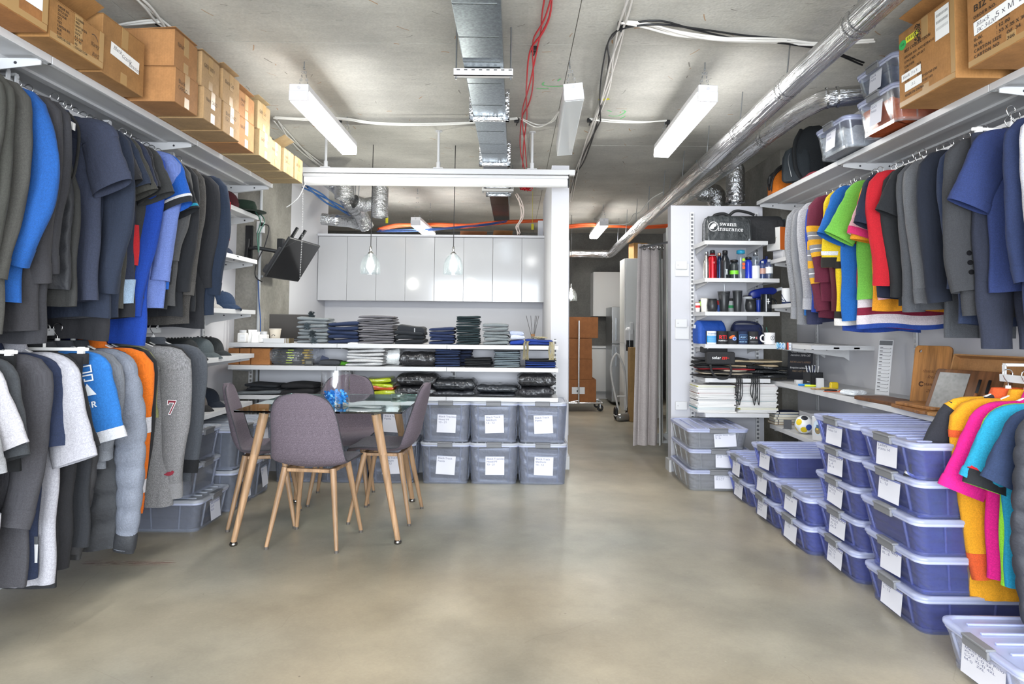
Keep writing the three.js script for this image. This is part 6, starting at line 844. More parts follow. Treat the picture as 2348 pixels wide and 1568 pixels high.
bottle('matt black drink bottle with vertical lettering', 1663, .074, .236, '#25282c', { cola: 1, metal: .1, cap: blackP, tex: [write(160, 40, ['Steel', ['', {}]], { fg: '#e8f0f4', size: 34, bold: true, x: 6, y: 2 }), .09, .025, .32, 0, PI / 2] });
bottle('smoky shaker bottle with a lime band', 1684, .07, .16, '#3a3e42', { cap: blackP, cr: .9, mat: std('#5c6468', { roughness: .1, transmission: .7 }), rings: [[.24, .44, '#76c832']] });
bottle('clear infuser bottle with turquoise lid and fruit slices print', 1699, .072, .24, '#fff', { mat: clr, cap: std('#2a9ac0', { roughness: .3 }), cr: .95, tex: [canvasTex(48, 128, (c) => { c.clearRect(0, 0, 48, 128);[['#a8d428', 20], ['#e85a2a', 62], ['#e85a2a', 96]].forEach(([f, y]) => { c.fillStyle = f; c.beginPath(); c.arc(24, y, 15, 0, 7); c.fill(); }); }), .04, .11, .5, .012] });
bottle('deep blue sports bottle with black lid', 1717, .056, .185, '#1f33b0', { cap: blackP, cr: .9, mat: std('#2036b4', { roughness: .12 }) });
bottle('tall clear glass bottle with a white paper sleeve', 1733, .068, .222, '#fff', { mat: clr, cap: steel, rings: [[.02, .5, '#e4e6ea']] });
bottle('small water bottle with a pink label', 1749, .05, .152, '#fff', { mat: std('#9fb4e0', { roughness: .08, transmission: .85 }), cap: white, cr: .45, rings: [[.3, .6, '#c49a8c']] });
bottle('small water bottle with a white label', 1764, .062, .165, '#fff', { mat: clr, cap: white, cr: .42, rings: [[.3, .62, '#eef0f2']] });
{ const g = thing('hydration_pouch', 'blue collapsible bottle standing behind the water bottles', 'pouch', [PX(1754, -5.85), PY(1), -5.86]); part(g, 'pouch', new THREE.SphereGeometry(.07, 18, 14).scale(.9, 1.3, .4).translate(0, .09, 0), std('#1d3aa8', { roughness: .2 })); part(g, 'spout', cyl(.012, .01, .03, .02, .175, 0), std('#1a2a6a')); }
function tumbler(label, px, w, h, hex, o = {}) { const r = w / 2, rb = r * (o.taper || .75), g = thing(o.name || 'tumbler', label, o.cat || 'tumbler', [PX(px, o.z), PY(2), o.z || pz], 0, 'tumblers on the partition shelf'); part(g, 'body', o.belly ? lathe([[0, 0], [r * .7, 0], [r * .95, h * .25], [r, h * .5], [r * .85, h * .95], [0, h * .95]], 28) : lathe([[0, 0], [rb, 0], [r, h * .95], [0, h * .95]], 28), std(hex, { roughness: o.rough ?? .38 })); part(g, 'lid', lathe([[0, h * .95], [r * (o.belly ? .87 : 1.03), h * .95], [r * (o.belly ? .87 : 1.03), h], [0, h]], 28), o.lid || steel); if (o.straw) part(g, 'straw', rod(V(.008, h * .9, 0), V(.004, h + .06, 0), .0035), steel); for (const [a, b, c] of o.rings || []) part(g, 'band', cyl(lerp(rb, r, a) * 1.02, lerp(rb, r, b) * 1.02, h * (b - a), 0, h * a, 0, 28), std(c)); return g; }
tumbler('small red and white reusable cup', 1600, .042, .074, '#e8e4e0', { rings: [[.45, .7, '#c8282c']], lid: std('#c8282c') });
tumbler('black cup with a lime band', 1607, .034, .1, '#26282a', { rings: [[.5, .85, '#8ad42a']], lid: blackP, z: -5.8 });
tumbler('cream ceramic reusable cup', 1616, .068, .115, '#e6e2da', { lid: std('#e6e2da'), taper: .85, z: -5.78 });
tumbler('black stemless tumbler with steel rim beside the cream cup', 1633, .086, .108, '#26282b', { belly: 1 });
tumbler('blue and red striped cup', 1648, .03, .1, '#2a5ab0', { rings: [[.6, .95, '#c02a30']], lid: blackP, z: -5.8 });
tumbler('black party tumbler with a steel straw', 1660, .098, .168, '#26282b', { straw: 1, taper: .6, rings: [[.8, .85, '#303236']] });
tumbler('steel mug with green trim behind the tumblers', 1677, .06, .118, '#b8bcbe', { rings: [[.3, .5, '#2a9a5a'], [.8, 1, '#222']], z: -5.85 });
tumbler('tall slim black tumbler with steel rim', 1691, .078, .176, '#2a2d30', { taper: .72 });
tumbler('white travel mug with black lid behind the stemless tumbler', 1715, .08, .14, '#d8dade', { lid: blackP, z: -5.85, taper: .85 });
tumbler('black stemless tumbler with steel rim near the blue pouch', 1721, .088, .108, '#222427', { belly: 1 });
tumbler('royal blue slim cup beside the black mug', 1739, .04, .11, '#2242b0', { z: -5.8 });
{ const g = thing('beer_mug', 'black glass beer mug with a white figure print', 'mug', [PX(1757), PY(2), pz]); part(g, 'body', lathe([[0, 0], [.04, 0], [.044, .006], [.044, .146], [.04, .148], [.04, .01], [0, .01]], 28), std('#1d2024', { roughness: .1 })); part(g, 'handle', new THREE.TorusGeometry(.036, .008, 8, 20, 3.4).rotateZ(-1.7).translate(.045, .075, 0), std('#1d2024', { roughness: .1 })); decal(g, 'print', .035, .06, [0, .085, .0455], [0, 0, 0], canvasTex(48, 80, (c) => { c.clearRect(0, 0, 48, 80); c.fillStyle = '#eee'; c.beginPath(); c.arc(24, 14, 9, 0, 7); c.fill(); c.fillRect(19, 24, 10, 40); c.fillRect(6, 34, 36, 7); }), { clear: true });
  const b = thing('drink_pouch', 'blue foldable drink pouch lying behind the mugs', 'pouch', [PX(1750, -5.85), PY(2) + .13, -5.85]); part(b, 'pouch', foldGeo(.22, .06, .07, 1).clone().rotateZ(.2), std('#1c2f8c', { roughness: .25 })); part(b, 'nozzle', rod(V(.11, .06, 0), V(.16, .075, 0), .014), std('#e4e8ee')); part(b, 'holder', bx(.12, .13, .04, 0, -.065, -.02, .01), std('#1a2a70', { roughness: .4 })); }
// can coolers, bags and mug
{ const Y = PY(3); const g = thing('cooler_bag', 'bright blue cooler bag at the end of the can cooler shelf', 'bag', [PX(1627, -5.82), Y, -5.83], .15); part(g, 'bag', loft([[.24, .14, 0], [.25, .15, .02], [.25, .15, .12], [.235, .1, .17], [.22, .05, .186]].map(([w, d, y]) => rrect(w, d, .03, y, 5)), { cap0: true, cap1: true }), nylon('#1d55b8')); part(g, 'seam', bx(.22, .012, .012, 0, .186, 0, .003), nylon('#19479c')); part(g, 'buckle', bx(.02, .03, .015, -.13, .14, 0, .003), std('#b8bcc0'));
  const n = thing('cooler_bag', 'navy cooler bag behind the dark can coolers', 'bag', [PX(1712, -5.86), Y, -5.87]); part(n, 'bag', loft([[.24, .12, 0], [.25, .13, .02], [.245, .12, .13], [.23, .09, .16]].map(([w, d, y]) => rrect(w, d, .03, y, 5)), { cap0: true, cap1: true }), nylon('#1e2a58')); part(n, 'strap', tube([V(-.12, .13, 0), V(-.1, .175, .02), V(.08, .17, .02), V(.12, .14, 0)], .01), nylon('#1a2248'));
  const pr = (bg, fn) => canvasTex(128, 160, (c) => { c.fillStyle = bg; c.fillRect(0, 0, 128, 160); fn(c); });
  const list = [[1631, 'pale blue and white can cooler', pr('#e4eaf2', (c) => { c.fillStyle = '#2a8ad0'; c.fillRect(0, 56, 128, 84); c.fillStyle = '#174a8c'; c.font = 'bold 24px sans-serif'; c.fillText('Guardian', 16, 40); c.fillStyle = '#bfe0f8'; for (let i = 0; i < 5; i++) c.fillRect(14, 70 + i * 13, 100, 3); })], [1656, 'black can cooler with red capitals', pr('#232326', (c) => { c.fillStyle = '#e02a2e'; c.font = 'bold 62px sans-serif'; c.fillText('RTI', 14, 96); c.fillStyle = '#eee'; c.font = 'bold 22px sans-serif'; c.fillText('TRAFFIC SE', 8, 124); })], [1679, 'black can cooler with a flaming badge', pr('#232429', (c) => { c.fillStyle = '#e06a2a'; c.beginPath(); c.ellipse(48, 70, 34, 18, -.5, 0, 7); c.fill(); c.fillStyle = '#3a62b0'; c.beginPath(); c.arc(76, 90, 26, 0, 7); c.fill(); c.strokeStyle = '#e8e8ee'; c.lineWidth = 5; c.beginPath(); c.arc(76, 90, 18, 0, 7); c.stroke(); })], [1703, 'dark blue can cooler with a framed monogram', pr('#1e2c4c', (c) => { c.strokeStyle = '#6aa0d8'; c.lineWidth = 5; c.strokeRect(16, 44, 100, 60); c.fillStyle = '#a8d0f0'; c.font = '36px sans-serif'; c.fillText('AWC', 24, 86); c.font = 'bold 22px sans-serif'; c.fillText('0421 586', 14, 136); })], [1727, 'charcoal can cooler with white and red initials', pr('#2b2b2e', (c) => { c.fillStyle = '#eee'; c.font = 'bold 36px sans-serif'; c.fillText('P S', 48, 92); c.fillStyle = '#e03030'; c.fillText('X', 72, 92); c.fillStyle = '#cfd4d8'; for (const [x, y] of [[20, 66], [36, 74], [24, 88]]) { c.beginPath(); c.arc(x, y, 9, 0, 7); c.fill(); } c.font = '12px sans-serif'; c.fillText('CONNECTION PLUS', 14, 132); })]];
  for (const [px, label, tex] of list) { const c = thing('can_cooler', label + ' on the partition shelf', 'can cooler', [PX(px, -5.68), Y, -5.69]); const m = new THREE.MeshStandardMaterial({ map: tex, roughness: .85 }); tex.wrapS = THREE.RepeatWrapping; const b = new THREE.CylinderGeometry(.041, .041, .105, 36, 1, true, PI - 1.2 + PI, 2.4).translate(0, .0525, 0); const b2 = new THREE.CylinderGeometry(.0405, .0405, .104, 30).translate(0, .0525, 0); part(c, 'sleeve', b2, std('#26262a', { roughness: .9 })); part(c, 'printed_wrap', keepUv(b), m); }
  const mu = thing('mug', 'white mug with a dark emblem holding pens', 'mug', [PX(1765, -5.66), Y, -5.67]); part(mu, 'body', lathe([[0, 0], [.04, 0], [.043, .005], [.043, .096], [.04, .098], [.039, .01], [0, .01]], 30), std('#eceaea', { roughness: .15 })); part(mu, 'handle', new THREE.TorusGeometry(.027, .007, 8, 20, 3.5).rotateZ(1.4).translate(-.046, .05, 0), std('#eceaea', { roughness: .15 })); decal(mu, 'emblem', .04, .04, [.008, .055, .0445], [0, .1, 0], canvasTex(64, 64, (c) => { c.clearRect(0, 0, 64, 64); c.strokeStyle = '#22283a'; c.lineWidth = 5; c.beginPath(); c.arc(32, 32, 26, 0, 7); c.stroke(); c.fillStyle = '#22283a'; c.font = 'bold 26px sans-serif'; c.fillText('E', 22, 41); }), { clear: true });
  for (const [a, b, h] of [[-.06, .16, '#1f2024'], [-.09, .135, '#202226'], [-.03, .14, '#2c6a5c']]) solo('pen', 'slim pen standing in the white mug', 'pen', rod(V(0, .02, 0), V(a, b, .01), .004, .003, 8), std(h), 'pens in the white mug', [PX(1765, -5.66), Y, -5.67]);
  // badges hanging from the small shelf edge
  const by = rsY[2][0]; [['#2a9ad0', 'solid blue round badge'], ['#dfeef6', 'white round badge with blue smile'], ['#e4f0f8', 'second white round badge with blue ring']].forEach(([hex, t], i) => { const z = -5.56 + i * .062, g = thing('round_badge', t + ' on the small shelf edge', 'badge', [2.094, by - .02, z]); part(g, 'disc', new THREE.CylinderGeometry(.027, .027, .003, 28).rotateZ(PI / 2), std(hex, { roughness: .3 })); part(g, 'ring', new THREE.TorusGeometry(.018, .003, 6, 24).rotateY(PI / 2).translate(-.002, 0, 0), std(i ? '#3a8cc8' : '#d8ecf8')); });
  const k = thing('red_luggage_tag', 'red and black tag on the small shelf edge', 'tag', [2.094, by - .018, -5.36]); part(k, 'card', bx(.003, .055, .03, 0, 0, .012), std('#c8402a')); part(k, 'panel', bx(.0035, .055, .022, 0, 0, -.014), std('#232325'));
  decal(k, 'paper_note', .05, .055, [-.003, 0, .058], [0, -PI / 2, 0], write(64, 64, ['sale', '$ale'], { bg: '#eef2f8', fg: '#3a6ab0', size: 24, x: 6, y: 6 }));
}
{ // insulated bags on the top partition shelf
  const Y = PY(0), sw = canvasTex(320, 128, (c) => { c.clearRect(0, 0, 320, 128); c.strokeStyle = '#f0f0f2'; c.lineWidth = 4; c.beginPath(); c.arc(46, 62, 40, 0, 7); c.stroke(); c.fillStyle = '#f0f0f2'; c.beginPath(); c.moveTo(14, 74); c.quadraticCurveTo(40, 20, 70, 40); c.quadraticCurveTo(76, 60, 50, 66); c.quadraticCurveTo(60, 84, 24, 86); c.fill(); c.font = '46px serif'; c.fillText('swann', 98, 52); c.fillText('insurance', 84, 96); });
  const g = thing('wrapped_cooler_bag', 'black cooler bag in clear film with white lettering', 'bag', [PX(1670, -5.66), Y, -5.7], -.04); const bagG = loft([[.36, .15, 0], [.37, .16, .02], [.365, .15, .15], [.34, .12, .195], [.3, .06, .205]].map(([w, d, y], j) => rrect(w, d, .025, y, 6).map((p, i) => p.add(V(.004 * sin(i * 2 + j), .006 * sin(i * 1.3), .004 * sin(i * 1.7 + j))))), { cap0: true, cap1: true }); part(g, 'bag', bagG, wrap('#2b3033')); decal(g, 'lettering', .3, .12, [-.02, .11, .0865], [0, 0, -.04], sw, { clear: true });
  const b = thing('cooler_bag', 'large plain black cooler bag behind the wrapped one', 'bag', [PX(1725, -5.86), Y, -5.86], -.05); part(b, 'bag', loft([[.5, .2, 0], [.51, .21, .02], [.5, .2, .18], [.46, .14, .225], [.44, .08, .235]].map(([w, d, y]) => rrect(w, d, .03, y, 6)), { cap0: true, cap1: true }), nylon('#2a2b2e')); part(b, 'strap', tube([V(-.22, .22, .06), V(-.16, .27, .08), V(-.06, .26, .08), V(0, .24, .07)], .012), nylon('#1e1f21')); part(b, 'strap', tube([V(-.3, .17, .05), V(-.33, .23, .06), V(-.25, .25, .06), V(-.2, .23, .06)], .014), nylon('#1e1f21')); part(b, 'side_pocket', bx(.02, .18, .1, .255, .12, 0, .008), nylon('#2c4048'));
}
{ // tote bags pile
  const Y = PY(4), cols = ['#2a2a2c', '#26262a', '#cdbfa8', '#2c2a28', '#d2c6b2', '#a82a30', '#2b2b2d', '#bda98a', '#252527', '#2e2c2a', '#c8b594', '#28282a'];
  const words = ['lowest black', 'second black', 'low cream', 'dark brown', 'wrinkled cream', 'red handled', 'upper black', 'beige', 'wide black', 'dark grey', 'tan topmost', 'black topmost'];
  cols.forEach((c, i) => { const w = i === 0 ? .66 : rr(.38, .5), x = PX(i === 0 ? 1690 : i % 3 === 1 ? 1720 : 1660, -5.7); solo('tote_bag', words[i] + ' folded tote bag in the untidy shelf pile', 'tote bag', foldGeo(w, .26, .02, i % 4), c === '#2a2a2c' ? nylon(c) : fab(c), 'folded tote bags', [x + rr(-.02, .02), Y + i * .0125, -5.76 + rr(-.02, .02)], rr(-.1, .1)); });
  for (let i = 0; i < 3; i++) solo('shiny_bag', 'glossy black folded bag at the wall end of the tote pile, ' + ['lowest', 'middle', 'top'][i], 'bag', foldGeo(.34, .24, .035, i), std('#1c1e20', { roughness: .25, bumpMap: crinkle, bumpScale: .008 }), 'glossy black bags', [PX(1752, -5.68), Y + i * .034, -5.73], rr(-.05, .05));
  const g = thing('printed_tote_bag', 'charcoal tote bag with white and red lettering hanging over the pile', 'tote bag', [PX(1655, -5.58), Y + .1, -5.64], .05); part(g, 'bag', bx(.23, .1, .07, 0, .06, 0, .012), fab('#333335')); part(g, 'upper_fold', bx(.2, .05, .1, -.03, .125, -.06, .01), fab('#2a2a2c')); part(g, 'handle', tube([V(-.09, .01, .036), V(-.075, -.06, .05), V(-.02, -.1, .055), V(.05, -.09, .055), V(.075, -.04, .05), V(.07, .01, .036)], .009), fab('#303032')); decal(g, 'lettering', .16, .04, [.0, .06, .0362], [0, 0, -.02], canvasTex(160, 40, (c) => { c.clearRect(0, 0, 160, 40); c.font = 'bold 30px sans-serif'; c.fillStyle = '#eee'; c.fillText('solar', 4, 28); c.fillStyle = '#d83028'; c.fillText('ZIT', 84, 30); c.fillRect(84, 16, 60, 3); }), { clear: true });
  for (const [px, n] of [[1686, 3], [1720, 4]]) for (let i = 0; i < n; i++) { const x = PX(px + i * 5, -5.6); solo('lanyard', 'black lanyard dangling from the tote bag shelf over the magazines', 'lanyard', tube([V(x, Y + .02, -5.62), V(x + .004, Y - .01, -5.59), V(x - .006, Y - .1 - .04 * (i % 3), -5.588), V(x + .008, Y - .15 - .06 * (i % 2), -5.588), V(x + .016, Y - .08, -5.588), V(x + .012, Y + .0, -5.592), V(x + .01, Y + .02, -5.62)], .0035, 50, 6), std('#17181a'), 'black lanyards'); }
}
{ // magazine stacks
  const Y = PY(5); [[1640, 'passage side'], [1735, 'wall side']].forEach(([px, t], k) => { let y = Y; for (let i = 0; i < 26; i++) { const h = rr(.007, .0105), c = i % 7 === 3 ? ['#c8c83a', '#8a3a30', '#2a2c30', '#3a8a94'][(i + k) % 4] : '#dedcda'; const g = thing('magazine', 'glossy magazine in the thick stack on the ' + t + ' of the lowest partition shelf', 'magazine', [PX(px, -5.66) + rr(-.008, .008), y, -5.76 + rr(-.01, .01)], rr(-.04, .04), 'magazine stack on the ' + t); part(g, 'pages', bx(.305, h * .8, .22, .003, h / 2, 0), std('#e4e2e0', { roughness: .8 })); part(g, 'cover', [bx(.31, h * .1, .224, 0, h * .05, 0), bx(.31, h * .1, .224, 0, h * .95, 0), bx(.003, h, .224, -.155, h / 2, 0)], std(c, { roughness: .4 })); y += h; } });
}

// ---------------------------------------------------------------- goods on the right wall shelves
const RY = (i) => rsY[i][0] + .0005, RZ = (px, py, x) => atX(px, py, x).z;
{ // gift boxes
  const z = RZ(1790, 560, 2.22), g = thing('gift_box', 'white gift box with an orange lining and gable lid', 'box', [2.24, RY(0) + .085, z], .35); part(g, 'box', bx(.2, .19, .16, 0, .095, 0, .003), std('#efeeec', { roughness: .5 })); part(g, 'lining', bx(.002, .188, .158, .101, .095, 0), std('#d2600f', { roughness: .6 })); part(g, 'gable', extr([[-.08, 0], [.08, 0], [.0, .09]], .003).rotateY(PI / 2).translate(.1, .19, 0), std('#d2600f', { roughness: .6 })); part(g, 'orange_side', bx(.2, .188, .002, 0, .095, .081), std('#d86a14', { roughness: .6 }));
  decal(g, 'script', .09, .05, [-.1012, .1, 0], [0, -PI / 2, 0], write(128, 64, [['Cater', { italic: true }]], { fg: '#b9a58a', size: 40, font: 'serif', x: 16, y: 8 }), { clear: true });
  solo('white_box', 'plain white box under the gift box', 'box', bx(.16, .083, .14, 0, .0415, 0, .003), std('#e9e9ec', { roughness: .5 }), null, [2.26, RY(0), z + .02], .2);
  const k = thing('bottle_case', 'dark slate presentation case with gold trim and bottle', 'case', [2.22, RY(0), RZ(1836, 560, 2.2)], .1); part(k, 'case', bx(.1, .24, .1, 0, .12, 0, .004), std('#3f4a50', { roughness: .45 })); part(k, 'trim', [bx(.102, .003, .102, 0, .235, 0), bx(.102, .003, .102, 0, .14, 0), bx(.006, .05, .006, -.05, .05, .05)], std('#c9a24a', { metalness: 1, roughness: .3 })); part(k, 'bottle', cyl(.022, .022, .05, 0, .24, 0), std('#2c343a', { roughness: .3 })); part(k, 'gold_ring', cyl(.0225, .0225, .005, 0, .278, 0), std('#c9a24a', { metalness: 1, roughness: .3 })); part(k, 'stopper', lathe([[0, .29], [.009, .29], [.008, .302], [0, .308]], 14), std('#d8d4d0'));
  const p = thing('printed_tumbler', 'white tumbler with a blue brush print on the small shelf', 'tumbler', [2.2, RY(1), RZ(1804, 672, 2.2)]); part(p, 'body', cyl(.037, .04, .13, 0, 0, 0, 30), std('#eceef0', { roughness: .4 })); part(p, 'blue_swirl', [tube([V(-.03, .03, .027), V(-.04, .04, 0), V(-.03, .055, -.027)], .003), tube([V(-.02, .02, .034), V(-.041, .08, 0)], .004), cyl(.0378, .0382, .02, 0, .002, 0, 30)], std('#26365c'));
}
{ // sign, pens, price list
  const z = RZ(1835, 860, 2.36); decal(scene, nm('promo_sign'), .21, .31, [2.36, RY(3) + .155, z], [0, -PI / 2 + .75, 0], write(256, 384, [['members', { size: 20 }], ['All Goodlife Health', { size: 25, italic: true }], ['Club members', { size: 27, italic: true }], ['receive 10% Off', { size: 27, italic: true }], [' ', { size: 26 }], ['MENS and LADIES', { size: 24, italic: true, fg: '#b08a68' }], [' ', { size: 20 }], ['Enquire within or', { size: 24, bold: true, font: 'sans-serif' }], ['0421 427 987', { size: 24, fg: '#c9a880' }]], { bg: '#333338', fg: '#e8e6e4', font: 'serif', size: 26, align: 'center', y: 20, lh: 1.35 })); const s = scene.children[scene.children.length - 1]; s.rotation.order = 'YXZ'; s.rotation.x = -.12; s.geometry = new THREE.BoxGeometry(.21, .31, .004); tag(s, 'charcoal discount sign with white italic lettering leaning on the shelf', 'sign');
  const c = thing('pen_holder', 'square black pen holder in front of the sign', 'holder', [2.24, RY(3), RZ(1864, 862, 2.24)], .2); part(c, 'box', [bx(.1, .1, .004, 0, .05, .048), bx(.1, .1, .004, 0, .05, -.048), bx(.004, .1, .1, -.048, .05, 0), bx(.004, .1, .1, .048, .05, 0), bx(.1, .004, .1, 0, .002, 0)], std('#222326', { roughness: .5 })); decal(c, 'lettering', .04, .02, [-.0515, .03, .02], [0, -PI / 2, 0], write(64, 32, ['Swim'], { fg: '#eee', size: 20, x: 4, y: 4 }), { clear: true });
  for (let i = 0; i < 11; i++) { const g = thing('pen', 'pen standing in the square black holder', 'pen', [2.24 + rr(-.03, .03), RY(3) + .01, RZ(1864, 862, 2.24) + rr(-.03, .03)], 0, 'pens in the black holder'); g.rotation.set(rr(-.2, .2), 0, rr(-.2, .2)); part(g, 'barrel', rod(V(0, 0, 0), V(0, .14, 0), .0045, .0045, 8), std(['#1d1e20', '#b8babc', '#232a4a', '#d8d8da'][i % 4], { roughness: .3, metalness: .4 })); part(g, 'clip', bx(.003, .035, .002, .005, .12, 0), chrome); }
  const lz = RZ(2022, 900, 2.4); const l = part(scene, nm('price_list'), bx(.1, .36, .004, 0, .18, 0), std('#dcdde0', { roughness: .6 })); l.position.set(2.4, RY(3), lz); l.rotation.order = 'YXZ'; l.rotation.y = -PI / 2 + .45; l.rotation.x = -.15; tag(l, 'tall narrow printed price list leaning on the wall', 'card'); decal(l, 'print', .094, .35, [0, .18, .0026], [0, 0, 0], canvasTex(96, 360, (x) => { x.clearRect(0, 0, 96, 360); x.fillStyle = '#6a6c70'; x.fillRect(0, 0, 96, 30); x.fillStyle = '#444'; for (let i = 0; i < 13; i++) { x.fillRect(8, 44 + i * 24, 22, 4); x.fillRect(8, 54 + i * 24, 76, 1.5); x.fillRect(84, 50 + i * 24, 5, 4); } }), { clear: true });
  const put = (label, name, cat, px, py, geo, mat, x = 2.2) => solo(name, label, cat, geo, mat, null, [x, RY(3), RZ(px, py, x)], rr(-.5, .5));
  put('yellow tape measure on the pen shelf', 'tape_measure', 'tool', 1912, 884, [bx(.06, .05, .03, 0, .025, 0, .012), bx(.07, .006, .02, -.05, .008, 0, .002)], std('#d2b41e', { roughness: .4 }), 2.26);
  put('pack of clear bagged samples on the pen shelf', 'sample_packet', 'packet', 1958, 898, foldGeo(.12, .1, .035, 1), std('#e8edf2', { roughness: .15, clearcoat: 1, bumpMap: crinkle, bumpScale: .01 }), 2.18);
  put('blue highlighter lying on the pen shelf', 'highlighter', 'pen', 1845, 882, rod(V(-.05, .008, 0), V(.05, .008, .01), .008), std('#2a8ad8'), 2.16); put('yellow highlighter lying on the pen shelf', 'highlighter', 'pen', 1862, 884, rod(V(-.05, .008, 0), V(.05, .008, -.01), .008), std('#d8e030'), 2.18);
  put('red ended pencil bundle on the pen shelf', 'pencil', 'pencil', 1885, 893, [rod(V(-.08, .005, 0), V(.08, .005, .02), .005), rod(V(-.08, .005, .015), V(.08, .005, .03), .005)], wood('#d8b48a'), 2.16); put('orange scissors handle beside the pencils', 'scissors', 'scissors', 1922, 898, [new THREE.TorusGeometry(.02, .006, 8, 18).rotateX(PI / 2).translate(.03, .007, 0), new THREE.TorusGeometry(.02, .006, 8, 18).rotateX(PI / 2).translate(.02, .007, .035), bx(.1, .003, .016, -.05, .006, .015)], std('#d85a24', { roughness: .4 }), 2.18);
  put('white folded card tent on the pen shelf', 'name_card', 'card', 1880, 872, [bx(.05, .07, .002, 0, .035, .008), bx(.05, .07, .002, 0, .035, -.008)], white, 2.2); put('flat kraft box lid on the pen shelf', 'flat_box', 'box', 1850, 876, bx(.11, .025, .06, 0, .0125, 0, .002), card('#b09a7c'), 2.28); put('white box of cards at the end of the pen shelf', 'card_box', 'box', 1836, 880, bx(.08, .03, .06, 0, .015, 0, .002), white, 2.2); put('black cable coil on the pen shelf', 'cable_coil', 'cable', 1905, 896, new THREE.TorusGeometry(.035, .006, 8, 24).rotateX(PI / 2).translate(0, .006, 0), blackP, 2.16);
}
{ // boards
  const bam = wood('#c48a4a'), dark = wood('#7c5334'), mid = wood('#a9743f');
  const rrp = (w, h, r) => { const o = []; for (const [sx, sy, a0] of [[1, 1, 0], [-1, 1, 1], [-1, -1, 2], [1, -1, 3]]) for (let i = 0; i <= 5; i++) { const a = (a0 + i / 5) * PI / 2; o.push([sx * (w / 2 - r) + r * cos(a), sy * (h / 2 - r) + r * sin(a)]); } return o; };
  const circ = (x, y, r) => Array.from({ length: 16 }, (_, i) => [x + r * cos(i / 16 * 6.283), y + r * sin(i / 16 * 6.283)]);
  const lean = (name, label, cat, px, py, x, yaw, tilt) => { const g = thing(name, label, cat, [x, RY(3), RZ(px, py, x)], yaw); g.rotation.order = 'YXZ'; g.rotation.x = tilt; return g; };
  let g = lean('cutting_board', 'engraved bamboo cutting board standing on the shelf', 'board', 2130, 920, 2.32, -PI / 2 + .55, -.22); part(g, 'board', extr(rrp(.2, .34, .022), .016, .003, [circ(-.07, .14, .011)]).translate(0, .17, 0), bam);
  decal(g, 'engraving', .13, .16, [.0, .14, .0168], [0, 0, 0], canvasTex(160, 200, (c) => { c.clearRect(0, 0, 160, 200); c.fillStyle = '#5a3418'; c.font = 'italic 28px serif'; c.fillText('thank you', 22, 40); c.fillText('from', 60, 80); c.font = 'bold 26px sans-serif'; c.fillText('stanmore', 42, 132); c.lineWidth = 9; c.strokeStyle = '#4a2c16'; c.beginPath(); c.arc(24, 124, 14, .6, 5.6); c.stroke(); c.font = 'italic 30px serif'; c.fillText('2021', 60, 178); }), { clear: true });
  g = lean('serving_set', 'dark wooden serving board with marble inlay and two knives', 'serving set', 2205, 935, 2.22, -PI / 2 + .5, -.55); part(g, 'board', extr(rrp(.36, .25, .01), .02, .003).translate(0, .125, 0), dark); part(g, 'marble_inlay', bx(.15, .21, .004, -.085, .125, .021), std('#d9dadc', { roughness: .2, map: concTex })); part(g, 'tray_edge', bx(.012, .24, .014, .165, .125, .026, .003), wood('#b08058')); for (let i = 0; i < 2; i++) { const k = part(g, 'knife_handle', new THREE.CapsuleGeometry(.009, .075, 5, 10).translate(.05 + i * .045, .075, .03), wood('#9a6034')); part(k, 'blade', bx(.014, .075, .002, .05 + i * .045, .16, .03), std('#3c3c40', { metalness: .9, roughness: .3 })); }
  g = lean('presentation_box', 'brown cardboard tray standing behind the serving set', 'box', 2262, 930, 2.36, -PI / 2 + .4, -.35); part(g, 'base', bx(.4, .3, .008, 0, .15, 0), card('#a9794a')); part(g, 'wall', [bx(.4, .008, .05, 0, .3, .025), bx(.4, .008, .05, 0, .004, .025), bx(.008, .3, .05, .2, .15, .025), bx(.008, .3, .05, -.2, .15, .025)], card('#b0804e'));
  const flat = (label, px, py, x, w, d, h, yaw, y, mat) => { const m = solo('cutting_board', label, 'board', extr(rrp(w, d, .03), h, .003).rotateX(-PI / 2), mat, null, [x, RY(3) + y, RZ(px, py, x)], yaw); return m; };
  flat('dark acacia board lying flat beside the sample packets', 2040, 912, 2.2, .2, .42, .02, .1, 0, dark); flat('pale wooden board lying at the shelf edge', 2115, 940, 2.17, .18, .36, .018, -.1, 0, mid); flat('wide wooden board on top of the pale one', 2125, 930, 2.19, .17, .3, .016, .1, .019, wood('#b88450')); flat('round ended bamboo board at the shelf end', 2195, 955, 2.16, .14, .26, .016, .15, 0, wood('#cf9d62')); flat('small bamboo board on the round ended one', 2215, 950, 2.18, .12, .22, .015, -.2, .017, wood('#d0a066'));
}
